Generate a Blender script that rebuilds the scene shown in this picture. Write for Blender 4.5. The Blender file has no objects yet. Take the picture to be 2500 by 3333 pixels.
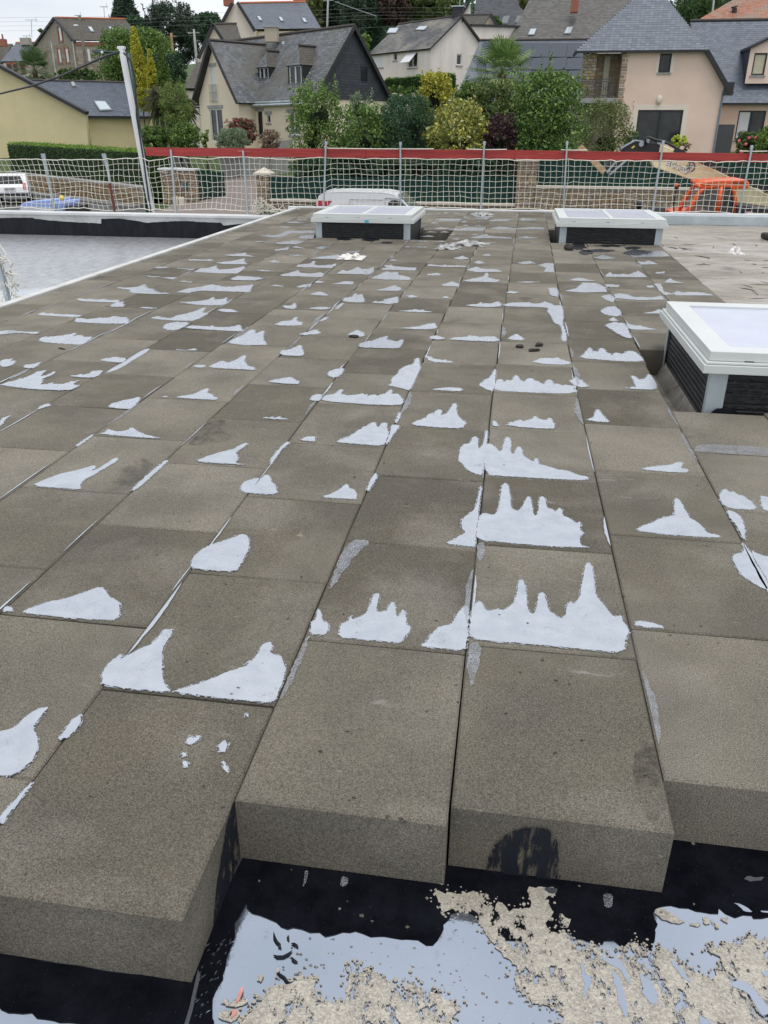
import bpy, bmesh, math, random
import numpy as np
from mathutils import Vector, Matrix
from mathutils.geometry import tessellate_polygon, delaunay_2d_cdt
random.seed(7); rng = np.random.default_rng(11)
R_ = math.radians
scene = bpy.context.scene
COL = scene.collection

# ------------------------------------------------------------------ camera, sky, sun, exposure
CAM = Vector((0.0, 0.0, 1.265))
FOC, CX, CY = 2594.0, 1250.0, 1666.5
RM = Matrix(((0.98845676, -0.06815038, 0.13530986), (0.15146297, 0.42392419, -0.89294303), (0.00349328, 0.90313001, 0.42935299)))
cd = bpy.data.cameras.new('camera'); cam = bpy.data.objects.new('camera', cd); COL.objects.link(cam)
cam.matrix_world = Matrix.Translation(CAM) @ RM.to_4x4()
cd.sensor_fit = 'AUTO'; cd.sensor_width = 36.0; cd.lens = FOC / 3333.0 * 36.0
cd.clip_start = 0.05; cd.clip_end = 1500
scene.camera = cam

world = bpy.data.worlds.new('World'); scene.world = world; world.use_nodes = True
wn = world.node_tree; wn.nodes.clear()
def N(nt, t, **k):
    n = nt.nodes.new(t)
    for a, b in k.items(): setattr(n, a, b)
    return n
SUN_EL, SUN_AZ = R_(74), R_(140)     # azimuth measured from +Y towards +X
out = N(wn, 'ShaderNodeOutputWorld'); bgs = N(wn, 'ShaderNodeBackground'); bgc = N(wn, 'ShaderNodeBackground'); mixw = N(wn, 'ShaderNodeMixShader')
sky = N(wn, 'ShaderNodeTexSky', sky_type='NISHITA'); sky.sun_disc = False; sky.sun_elevation = SUN_EL; sky.sun_rotation = SUN_AZ
bgs.inputs[1].default_value = 0.1
wn.links.new(sky.outputs[0], bgs.inputs[0])
tc = N(wn, 'ShaderNodeTexCoord'); mp = N(wn, 'ShaderNodeMapping'); mp.inputs['Scale'].default_value = (1, 1, 3.2)
nz = N(wn, 'ShaderNodeTexNoise'); nz.inputs['Scale'].default_value = 2.2; nz.inputs['Detail'].default_value = 6; nz.inputs['Roughness'].default_value = .55
cr = N(wn, 'ShaderNodeValToRGB'); cr.color_ramp.elements[0].position = .3; cr.color_ramp.elements[1].position = .72
cr.color_ramp.elements[0].color = (.66, .70, .77, 1); cr.color_ramp.elements[1].color = (.93, .945, .96, 1)
wn.links.new(tc.outputs['Generated'], mp.inputs[0]); wn.links.new(mp.outputs[0], nz.inputs[0]); wn.links.new(nz.outputs[0], cr.inputs[0])
wn.links.new(cr.outputs[0], bgc.inputs[0]); bgc.inputs[1].default_value = .95
mixw.inputs[0].default_value = .88
wn.links.new(bgs.outputs[0], mixw.inputs[1]); wn.links.new(bgc.outputs[0], mixw.inputs[2]); wn.links.new(mixw.outputs[0], out.inputs[0])
sl = bpy.data.lights.new('sun', 'SUN'); sl.energy = 1.5; sl.angle = R_(30); sl.color = (1, .97, .92)
so = bpy.data.objects.new('sun', sl); COL.objects.link(so)
sd = Vector((math.sin(SUN_AZ) * math.cos(SUN_EL), math.cos(SUN_AZ) * math.cos(SUN_EL), math.sin(SUN_EL)))
so.rotation_euler = sd.to_track_quat('Z', 'Y').to_euler(); so.location = (0, 0, 30)
scene.view_settings.view_transform = 'Standard'; scene.view_settings.look = 'None'
scene.view_settings.exposure = 0.33; scene.view_settings.gamma = 1.0; scene.view_settings.use_curve_mapping = False

# ------------------------------------------------------------------ measuring helpers (a sight line from the photograph's standpoint to a real distance)
def ray(px, py): return RM @ Vector((px - CX, -(py - CY), -FOC))
def at(px, py, Y):
    d = ray(px, py); return CAM + d * (Y / d.y)
def zat(px, py, Y): return at(px, py, Y).z
def xat(px, Y): return at(px, 435, Y).x

# ------------------------------------------------------------------ object helpers
ORG = {}
def empty(name, loc, label=None, cat=None, group=None, kind=None):
    o = bpy.data.objects.new(name, None); COL.objects.link(o); o.location = loc; o.empty_display_size = .2
    ORG[o.name] = Vector(loc)
    return tag(o, label, cat, group, kind)
def tag(o, label=None, cat=None, group=None, kind=None):
    if label: o['label'] = label
    if cat: o['category'] = cat
    if group: o['group'] = group
    if kind: o['kind'] = kind
    return o
def link(name, me, parent=None, loc=None):
    o = bpy.data.objects.new(name, me); COL.objects.link(o)
    if parent: o.parent = parent
    if loc is not None: o.location = loc
    ORG[o.name] = ORG[parent.name] if parent else Vector((0, 0, 0))
    return o
class MB:
    def __init__(s): s.v = []; s.f = []
    def poly(s, pts):
        n = len(s.v); s.v += [tuple(p) for p in pts]; s.f.append(tuple(range(n, n + len(pts)))); return s
    def prism(s, pts, vec):
        """solid from a planar outline moved along vec"""
        vec = Vector(vec); n = len(s.v); k = len(pts)
        s.v += [tuple(p) for p in pts] + [tuple(Vector(p) + vec) for p in pts]
        s.f.append(tuple(range(n, n + k))); s.f.append(tuple(range(n + 2 * k - 1, n + k - 1, -1)))
        for i in range(k):
            j = (i + 1) % k; s.f.append((n + i, n + k + i, n + k + j, n + j))
        return s
    def box(s, c, size, ax=None):
        c = Vector(c); X, Y, Z = ax if ax else (Vector((1, 0, 0)), Vector((0, 1, 0)), Vector((0, 0, 1)))
        X, Y, Z = Vector(X) * size[0] / 2, Vector(Y) * size[1] / 2, Vector(Z) * size[2] / 2
        n = len(s.v)
        for a, b, d in ((-1, -1, -1), (1, -1, -1), (1, 1, -1), (-1, 1, -1), (-1, -1, 1), (1, -1, 1), (1, 1, 1), (-1, 1, 1)):
            s.v.append(tuple(c + X * a + Y * b + Z * d))
        for f in ((0, 3, 2, 1), (4, 5, 6, 7), (0, 1, 5, 4), (1, 2, 6, 5), (2, 3, 7, 6), (3, 0, 4, 7)): s.f.append(tuple(n + i for i in f))
        return s
    def bb(s, x0, x1, y0, y1, z0, z1): return s.box(((x0 + x1) / 2, (y0 + y1) / 2, (z0 + z1) / 2), (x1 - x0, y1 - y0, z1 - z0))
    def beam(s, a, b, w, h, up=(0, 0, 1)):
        a, b = Vector(a), Vector(b); d = b - a; L = d.length; d.normalize(); up = Vector(up)
        side = d.cross(up)
        if side.length < 1e-4: side = d.cross(Vector((0, 1, 0)))
        side.normalize(); u2 = side.cross(d)
        return s.box((a + b) / 2, (L, w, h), (d, side, u2))
    def tube(s, path, r, k=6, cap=True):
        P = [Vector(p) for p in path]; rs = r if isinstance(r, (list, tuple)) else [r] * len(P); n0 = len(s.v); ref = None
        for i, p in enumerate(P):
            d = (P[min(i + 1, len(P) - 1)] - P[max(i - 1, 0)])
            d = d.normalized() if d.length > 1e-9 else Vector((0, 0, 1))
            if ref is None or abs(ref.dot(d)) > .98: ref = Vector((0, 0, 1)) if abs(d.z) < .9 else Vector((0, 1, 0))
            a = d.cross(ref).normalized(); b = d.cross(a)
            for j in range(k):
                t = 2 * math.pi * j / k; s.v.append(tuple(p + (a * math.cos(t) + b * math.sin(t)) * rs[i]))
        for i in range(len(P) - 1):
            for j in range(k):
                q = (j + 1) % k; s.f.append((n0 + i * k + j, n0 + i * k + q, n0 + (i + 1) * k + q, n0 + (i + 1) * k + j))
        if cap:
            s.f.append(tuple(n0 + j for j in range(k))[::-1]); s.f.append(tuple(n0 + (len(P) - 1) * k + j for j in range(k)))
        return s
    def blob(s, c, r, k=8, m=5, jit=.0):
        c = Vector(c); n0 = len(s.v); rx, ry, rz = r if isinstance(r, (tuple, list)) else (r, r, r)
        for i in range(m + 1):
            ph = math.pi * i / m
            for j in range(k):
                th = 2 * math.pi * j / k; q = 1 + random.uniform(-jit, jit)
                s.v.append((c.x + rx * math.sin(ph) * math.cos(th) * q, c.y + ry * math.sin(ph) * math.sin(th) * q, c.z + rz * math.cos(ph) * q))
        for i in range(m):
            for j in range(k):
                q = (j + 1) % k; s.f.append((n0 + i * k + j, n0 + (i + 1) * k + j, n0 + (i + 1) * k + q, n0 + i * k + q))
        return s
    def flat(s, P2, z, h=0.0, hole=None):
        """filled flat outline at height z with a real edge of height h"""
        n = len(s.v); k = len(P2)
        V_, _, F_, *_r = delaunay_2d_cdt([Vector(p) for p in P2], [(i, (i + 1) % k) for i in range(k)], [], 1, 1e-6)
        s.v += [(q.x, q.y, z + h) for q in V_]
        for t in F_: s.f.append(tuple(n + i for i in t))
        n = len(s.v); s.v += [(x, y, z + h) for x, y in P2]
        if h:
            s.v += [(x, y, z) for x, y in P2]
            for i in range(k): s.f.append((n + i, n + k + i, n + k + (i + 1) % k, n + (i + 1) % k))
        return s
    def build(s, name, m, parent=None, smooth=False, bevel=0, seg=2, fix=True):
        org = ORG[parent.name] if parent else Vector((0, 0, 0))
        me = bpy.data.meshes.new(name); V = np.array(s.v, float) - np.array(org)
        me.from_pydata(V.tolist(), [], s.f); me.update()
        if fix or bevel:
            b = bmesh.new(); b.from_mesh(me)
            if bevel:
                bmesh.ops.remove_doubles(b, verts=b.verts, dist=1e-5)
                bmesh.ops.recalc_face_normals(b, faces=b.faces)
                ed = [e for e in b.edges if len(e.link_faces) == 2 and e.calc_face_angle(0) > .5]
                bmesh.ops.bevel(b, geom=ed, offset=bevel, segments=seg, affect='EDGES', profile=.6, clamp_overlap=True)
            else: bmesh.ops.recalc_face_normals(b, faces=b.faces)
            b.to_mesh(me); b.free()
        if smooth:
            me.polygons.foreach_set('use_smooth', [True] * len(me.polygons))
        me.materials.append(m)
        return link(name, me, parent)

# ------------------------------------------------------------------ materials
MATS = {}
class NT:
    def __init__(s, name):
        s.m = bpy.data.materials.new(name); s.m.use_nodes = True; s.nt = s.m.node_tree
        s.b = s.nt.nodes['Principled BSDF']; s.out = s.nt.nodes['Material Output']; s._g = None
    def n(s, t, **k): return N(s.nt, t, **k)
    def l(s, a, b): s.nt.links.new(a, b)
    def pos(s):
        if s._g is None: s._g = s.n('ShaderNodeNewGeometry')
        return s._g.outputs['Position']
    def isl(s): s.pos(); return s._g.outputs['Random Per Island']
    def noise(s, scale, detail=3, rough=.5, stretch=None, rot=None, dist=0, src=None):
        n = s.n('ShaderNodeTexNoise'); n.inputs['Scale'].default_value = scale; n.inputs['Detail'].default_value = detail
        n.inputs['Roughness'].default_value = rough; n.inputs['Distortion'].default_value = dist
        src = src or s.pos()
        if stretch or rot:
            m = s.n('ShaderNodeMapping'); s.l(src, m.inputs[0])
            if stretch: m.inputs['Scale'].default_value = stretch
            if rot: m.inputs['Rotation'].default_value = rot
            src = m.outputs[0]
        s.l(src, n.inputs['Vector']); return n.outputs[0]
    def ramp(s, f, stops, const=False):
        r = s.n('ShaderNodeValToRGB'); e = r.color_ramp.elements
        if const: r.color_ramp.interpolation = 'CONSTANT'
        while len(e) < len(stops): e.new(.5)
        for i, (p, c) in enumerate(stops):
            e[i].position = p; e[i].color = (c[0], c[1], c[2], 1) if not isinstance(c, (int, float)) else (c, c, c, 1)
        s.l(f, r.inputs[0]); return r.outputs[0]
    def mix(s, f, a, b, mode='MIX'):
        m = s.n('ShaderNodeMix', data_type='RGBA', blend_type=mode)
        for i, x in ((0, f), (6, a), (7, b)):
            if isinstance(x, (int, float)): m.inputs[i].default_value = x if i == 0 else (x, x, x, 1)
            elif isinstance(x, (tuple, list)): m.inputs[i].default_value = (*x[:3], 1)
            else: s.l(x, m.inputs[i])
        return m.outputs[2]
    def math(s, op, a, b=0.0, clamp=False):
        m = s.n('ShaderNodeMath', operation=op); m.use_clamp = clamp
        for i, x in enumerate((a, b)):
            if isinstance(x, (int, float)): m.inputs[i].default_value = x
            else: s.l(x, m.inputs[i])
        return m.outputs[0]
    def objrand(s): return s.n('ShaderNodeObjectInfo').outputs['Random']
    def bump(s, h, strength=.3, dist=.01):
        b = s.n('ShaderNodeBump'); b.inputs['Strength'].default_value = strength; b.inputs['Distance'].default_value = dist
        s.l(h, b.inputs['Height']); s.l(b.outputs[0], s.b.inputs['Normal']); return b
    def set(s, **k):
        for a, x in k.items():
            i = s.b.inputs[{'col': 'Base Color', 'rough': 'Roughness', 'metal': 'Metallic', 'ior': 'IOR', 'spec': 'Specular IOR Level', 'alpha': 'Alpha', 'trans': 'Transmission Weight', 'coat': 'Coat Weight'}[a]]
            if isinstance(x, (int, float)): i.default_value = x
            elif isinstance(x, (tuple, list)): i.default_value = (*x[:3], 1)
            else: s.l(x, i)
        return s
def simple(name, col, rough=.6, metal=0, var=.12, scale=3, bump=0, bscale=40, spec=.5):
    if name in MATS: return MATS[name]
    t = NT(name); f = t.noise(scale, 5, .6)
    lo = tuple(c * (1 - var) for c in col); hi = tuple(min(1, c * (1 + var)) for c in col)
    t.set(col=t.ramp(f, [(.3, lo), (.7, hi)]), rough=rough, metal=metal, spec=spec)
    if bump: t.bump(t.noise(bscale, 4), bump, .01)
    MATS[name] = t.m; return t.m
def leafmat(name, cols, rough=.55, trans=.18):
    if name in MATS: return MATS[name]
    t = NT(name)
    cols = [tuple(min(.75, x * 1.75) for x in c) for c in cols]; a = t.ramp(t.isl(), [(i / (len(cols) - 1), c) for i, c in enumerate(cols)])
    f = t.noise(1.1, 4, .6)
    c = t.mix(t.ramp(f, [(.35, 0.0), (.7, .75)]), a, t.mix(.6, a, cols[-1]))
    t.set(col=c, rough=rough, spec=.35)
    tr = t.n('ShaderNodeBsdfTranslucent'); t.l(c, tr.inputs[0]); mx = t.n('ShaderNodeMixShader'); mx.inputs[0].default_value = trans
    t.l(t.b.outputs[0], mx.inputs[1]); t.l(tr.outputs[0], mx.inputs[2]); t.l(mx.outputs[0], t.out.inputs[0])
    MATS[name] = t.m; return t.m
def wallmat(name, col, stain=.0):
    if name in MATS: return MATS[name]
    t = NT(name); f = t.noise(.7, 5, .6); g = t.noise(25, 3)
    c = t.ramp(f, [(.3, tuple(x * .93 for x in col)), (.7, tuple(min(1, x * 1.05) for x in col))])
    if stain:
        s = t.noise(1.6, 5, .65, stretch=(1, 1, .12)); c = t.mix(t.ramp(s, [(.5, 0.0), (.75, stain)]), c, tuple(x * .45 for x in col))
    t.set(col=c, rough=.9, spec=.2); t.bump(g, .25, .01)
    MATS[name] = t.m; return t.m
def slatemat(name, a, b, moss=None, rough=.5):
    if name in MATS: return MATS[name]
    t = NT(name); c = t.ramp(t.isl(), [(0, a), (1, b)])
    if moss:
        f = t.noise(.55, 6, .7); c = t.mix(t.ramp(f, [(.42, 0.0), (.62, .85)]), c, moss)
        g = t.noise(9, 4, .7); c = t.mix(t.ramp(g, [(.55, 0.0), (.7, .5)]), c, tuple(x * 1.5 for x in moss))
    t.set(col=c, rough=rough, spec=.4); t.bump(t.noise(30, 3), .2, .01)
    MATS[name] = t.m; return t.m
def stonemat(name, cols):
    if name in MATS: return MATS[name]
    t = NT(name); r = t.math('FRACT', t.math('ADD', t.math('MULTIPLY', t.objrand(), 7.3), t.isl()))
    c = t.ramp(r, [(i / (len(cols) - 1), x) for i, x in enumerate(cols)])
    c = t.mix(t.ramp(t.noise(14, 4, .6), [(.35, .0), (.75, .45)]), c, (.22, .17, .12))
    t.set(col=c, rough=.9, spec=.2); t.bump(t.noise(22, 5, .7), .6, .02)
    MATS[name] = t.m; return t.m

def m_slab():
    t = NT('cellular_glass')
    oi = t.n('ShaderNodeObjectInfo'); off = t.n('ShaderNodeVectorMath', operation='ADD'); cb_ = t.n('ShaderNodeCombineXYZ'); k_ = t.math('MULTIPLY', oi.outputs['Random'], 37.0)
    for i in range(3): t.l(k_, cb_.inputs[i])
    t.l(t.pos(), off.inputs[0]); t.l(cb_.outputs[0], off.inputs[1]); own = off.outputs[0]
    g = t.math('ADD', t.math('MULTIPLY', t.noise(600, 2, .9), .5), t.math('MULTIPLY', t.noise(270, 2, .9), .5)); g2 = t.noise(140, 3, .8, src=own); big = t.noise(3.0, 3, .5, src=own); big2 = t.noise(2.1, 4, .6, dist=.3, src=own)
    base = t.ramp(oi.outputs['Random'], [(0, (.116, .103, .080)), (.35, (.152, .137, .107)), (.7, (.190, .172, .137)), (1, (.240, .218, .177))])
    c = t.mix(t.ramp(big, [(.38, .0), (.66, .48)]), base, (.095, .090, .080))
    c = t.mix(t.ramp(big2, [(.48, .0), (.70, .42)]), c, (.30, .275, .235))
    sp = t.ramp(g, [(.38, .35), (.5, .95), (.62, 1.75)])
    c = t.mix(1.0, c, sp, 'MULTIPLY')
    c = t.mix(t.ramp(g2, [(.60, 0.0), (.70, .4)]), c, (.33, .30, .25))
    sc_ = t.noise(9, 6, .75, stretch=(.35, 1.6, 1), rot=(0, 0, .4), src=own); c = t.mix(t.ramp(sc_, [(.64, 0.0), (.70, .35)]), c, (.42, .41, .38))
    pn = t.noise(5, 6, .75, src=own); c = t.mix(t.ramp(pn, [(.70, 0.0), (.73, .5)]), c, (.40, .34, .24))
    wet = t.noise(1.15, 5, .62, dist=.6); c = t.mix(t.ramp(wet, [(.645, 0.0), (.685, .5)]), c, (.05, .05, .048))
    t.set(col=c, rough=.95, spec=.15); t.bump(t.math('ADD', g, t.math('MULTIPLY', pn, .5)), .9, .004)
    return t.m
def m_film():
    # fresh bitumen film: a thin mirror-like skin, the grain of the block showing through in places
    t = NT('glossy_bitumen'); f = t.noise(16, 4, .6); w = t.noise(120, 2, .6); fine = t.noise(330, 3, .8); reg = t.noise(10, 4, .6)
    c = t.ramp(f, [(.3, (.55, .585, .635)), (.7, (.67, .70, .745))])
    thr = t.ramp(reg, [(.50, .0), (.75, .13)])
    a = t.ramp(t.math('SUBTRACT', fine, thr), [(.29, 0.0), (.32, 1.0)])
    t.set(col=c, metal=.88, rough=t.ramp(w, [(.3, .16), (.8, .36)]), alpha=a); t.bump(w, .10, .003)
    return t.m
def m_edge():
    # broken, half dried rim of a spill
    t = NT('bitumen_rim'); f = t.noise(170, 4, .8); g = t.noise(45, 3, .7)
    t.set(col=(.55, .58, .63), metal=.85, rough=.42, alpha=t.ramp(t.math('ADD', t.math('MULTIPLY', f, .6), t.math('MULTIPLY', g, .4)), [(.51, 0.0), (.53, 1.0)]))
    return t.m
def m_thinfilm():
    t = NT('thin_bitumen_film'); f = t.noise(420, 2, .7); f2 = t.noise(14, 3, .6)
    h = t.n('ShaderNodeBsdfTransparent'); mx = t.n('ShaderNodeMixShader')
    t.set(col=(.52, .54, .58), metal=.8, rough=.5)
    t.l(t.math('MULTIPLY', t.ramp(f, [(.38, 0.0), (.62, 1.0)]), t.ramp(f2, [(.3, .45), (.6, 1.0)])), mx.inputs[0]); t.l(h.outputs[0], mx.inputs[1]); t.l(t.b.outputs[0], mx.inputs[2]); t.l(mx.outputs[0], t.out.inputs[0])
    return t.m
def m_front():
    # mirror-like skin of mopped bitumen lying on the membrane
    t = NT('mopped_bitumen'); n2 = t.noise(7, 5, .6)
    film = t.ramp(t.noise(2.2, 3, .5), [(.3, (.40, .46, .54)), (.7, (.53, .57, .66))])
    film = t.mix(t.ramp(t.noise(300, 2, .6), [(.70, 0.0), (.76, .6)]), film, (.05, .05, .055))
    t.set(col=film, metal=.93, rough=t.ramp(n2, [(.3, .05), (.7, .16)]))
    t.bump(t.math('ADD', n2, t.math('MULTIPLY', t.noise(40, 3, .6), .25)), .10, .01)
    return t.m
def m_crust():
    # worn, dulled bitumen skin: pale grey-beige, finely cracked, broken through to the wet film
    t = NT('bitumen_crust'); fine = t.noise(210, 5, .8); net_ = t.noise(60, 7, .7, stretch=(1, 2.0, 1), rot=(0, 0, .5), dist=.8); tone = t.noise(13, 4, .6)
    big = t.noise(13, 7, .72, stretch=(1.7, .8, 1), rot=(0, 0, .75)); med = t.noise(48, 5, .75)
    v = t.math('ADD', t.math('MULTIPLY', big, .65), t.math('MULTIPLY', med, .35))
    c = t.ramp(fine, [(.34, (.20, .18, .16)), (.5, (.42, .385, .325)), (.66, (.66, .61, .50))])
    c = t.mix(t.ramp(tone, [(.35, 0.0), (.65, .55)]), c, (.60, .555, .46))
    c = t.mix(t.ramp(net_, [(.455, 0.0), (.485, .55), (.50, .55), (.53, 0.0)]), c, (.16, .145, .15))
    c = t.mix(t.ramp(v, [(.525, 0.0), (.548, .7)]), c, (.09, .08, .085))
    t.set(col=c, metal=.3, rough=.38, alpha=t.ramp(v, [(.548, 1.0), (.552, 0.0)])); t.bump(t.math('ADD', t.math('MULTIPLY', fine, .5), net_), .35, .003)
    return t.m
def m_right():
    t = NT('wrinkled_membrane'); a = t.noise(1.4, 6, .7, stretch=(.5, 1.6, 1), rot=(0, 0, .35)); b = t.noise(7, 6, .75, stretch=(.5, 2.5, 1), rot=(0, 0, -.25)); g = t.noise(60, 3, .7)
    c = t.ramp(a, [(.3, (.22, .195, .16)), (.5, (.40, .365, .31)), (.72, (.60, .58, .56))])
    c = t.mix(t.ramp(b, [(.34, .8), (.48, 0.0)]), c, (.12, .10, .075))
    c = t.mix(t.ramp(t.noise(3.2, 5, .7, stretch=(.35, 3, 1), rot=(0, 0, .15)), [(.66, 0.0), (.7, .7)]), c, (.05, .045, .04))
    c = t.mix(t.ramp(g, [(.4, .25), (.6, 0.0)]), c, (.2, .18, .15))
    t.set(col=c, rough=t.ramp(b, [(.3, .75), (.7, .38)]), metal=.25); t.bump(b, .5, .03)
    return t.m
def m_lower():
    t = NT('damp_bitumen_sheet'); a = t.noise(.75, 5, .6); b = t.noise(5, 6, .75, stretch=(2.2, .8, 1)); g = t.noise(40, 4, .7)
    sep = t.n('ShaderNodeSeparateXYZ'); t.l(t.pos(), sep.inputs[0])
    wet = t.math('ADD', a, t.math('MULTIPLY', t.math('SUBTRACT', 10.3, sep.outputs[1]), .16))
    c = t.ramp(b, [(.35, (.33, .335, .35)), (.6, (.56, .565, .59))])
    c = t.mix(t.ramp(wet, [(.44, 0.0), (.62, 1.0)]), c, (.78, .80, .84))
    c = t.mix(t.ramp(g, [(.33, .55), (.42, 0.0)]), c, (.05, .05, .055))
    t.set(col=c, metal=t.ramp(wet, [(.44, .6), (.6, .92)]), rough=t.ramp(wet, [(.44, .3), (.6, .06)])); t.bump(b, .06, .01)
    return t.m
def m_black(name='black_bitumen', rough=.45):
    t = NT(name); f = t.noise(9, 5, .7, stretch=(1, 1, .35)); c = t.ramp(f, [(.35, (.004, .005, .008)), (.7, (.016, .018, .025))])
    c = t.mix(t.ramp(t.noise(260, 2, .6), [(.74, 0.0), (.78, .5)]), c, (.2, .2, .2))
    t.set(col=c, rough=rough, spec=.25); t.bump(t.noise(30, 4), .3, .01)
    return t.m
CRUST, EDGE = m_crust(), m_edge()
SLAB, FILM, THIN, FRONT, RIGHTM, LOWER, BLACK = m_slab(), m_film(), m_thinfilm(), m_front(), m_right(), m_lower(), m_black()
PVC = simple('white_pvc', (.62, .645, .63), .35, var=.04)
DOME = NT('opal_glazing'); DOME.set(col=DOME.ramp(DOME.noise(5, 5, .7), [(.3, (.50, .53, .64)), (.7, (.56, .59, .69))]), rough=.22, spec=.6); DOME = DOME.m
ZINC = NT('zinc_sheet'); ZINC.set(col=ZINC.ramp(ZINC.noise(2.5, 5, .6), [(.3, (.36, .42, .46)), (.7, (.55, .62, .65))]), rough=.45, metal=.35); ZINC = ZINC.m
COPE = NT('painted_coping'); _c = COPE.ramp(COPE.noise(3, 6, .7), [(.3, (.42, .42, .40)), (.6, (.62, .62, .60))]); COPE.set(col=_c, rough=.8); COPE = COPE.m
GALV = simple('galvanised_steel', (.42, .47, .50), .42, .55, var=.15)
NETM = simple('net_cord', (.70, .68, .60), .9, var=.1)
REDB = NT('red_board'); _c = REDB.ramp(REDB.noise(2.2, 6, .7, stretch=(.5, 1, 7)), [(.3, (.22, .018, .016)), (.55, (.36, .035, .03)), (.8, (.46, .07, .06))]); _c = REDB.mix(REDB.ramp(REDB.noise(6, 4, .7, stretch=(.3, 1, 2)), [(.68, 0.0), (.75, .5)]), _c, (.55, .35, .3)); REDB.set(col=_c, rough=.6); REDB = REDB.m
GLASS = NT('dark_glass'); GLASS.set(col=GLASS.ramp(GLASS.noise(1.5, 2), [(.3, (.008, .010, .012)), (.7, (.035, .04, .043))]), rough=.08, spec=.45); GLASS = GLASS.m
SKYG = NT('skylight_glass'); SKYG.set(col=(.50, .57, .62), rough=.15, metal=.3); SKYG = SKYG.m
WHITE = simple('white_paint', (.66, .67, .68), .45, var=.03)
DARKM = simple('dark_trim', (.02, .021, .024), .5, var=.3)
GREY = simple('grey_cement', (.33, .33, .32), .85, var=.15)
ASPH = simple('asphalt', (.085, .085, .088), .9, var=.2, scale=4, bump=.4, bscale=70)
GRASS = simple('grass_ground', (.05, .085, .022), .9, var=.5, scale=2, bump=.7, bscale=18)
BARK = simple('bark', (.10, .075, .055), .9, var=.3, bump=.6, bscale=20)

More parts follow.
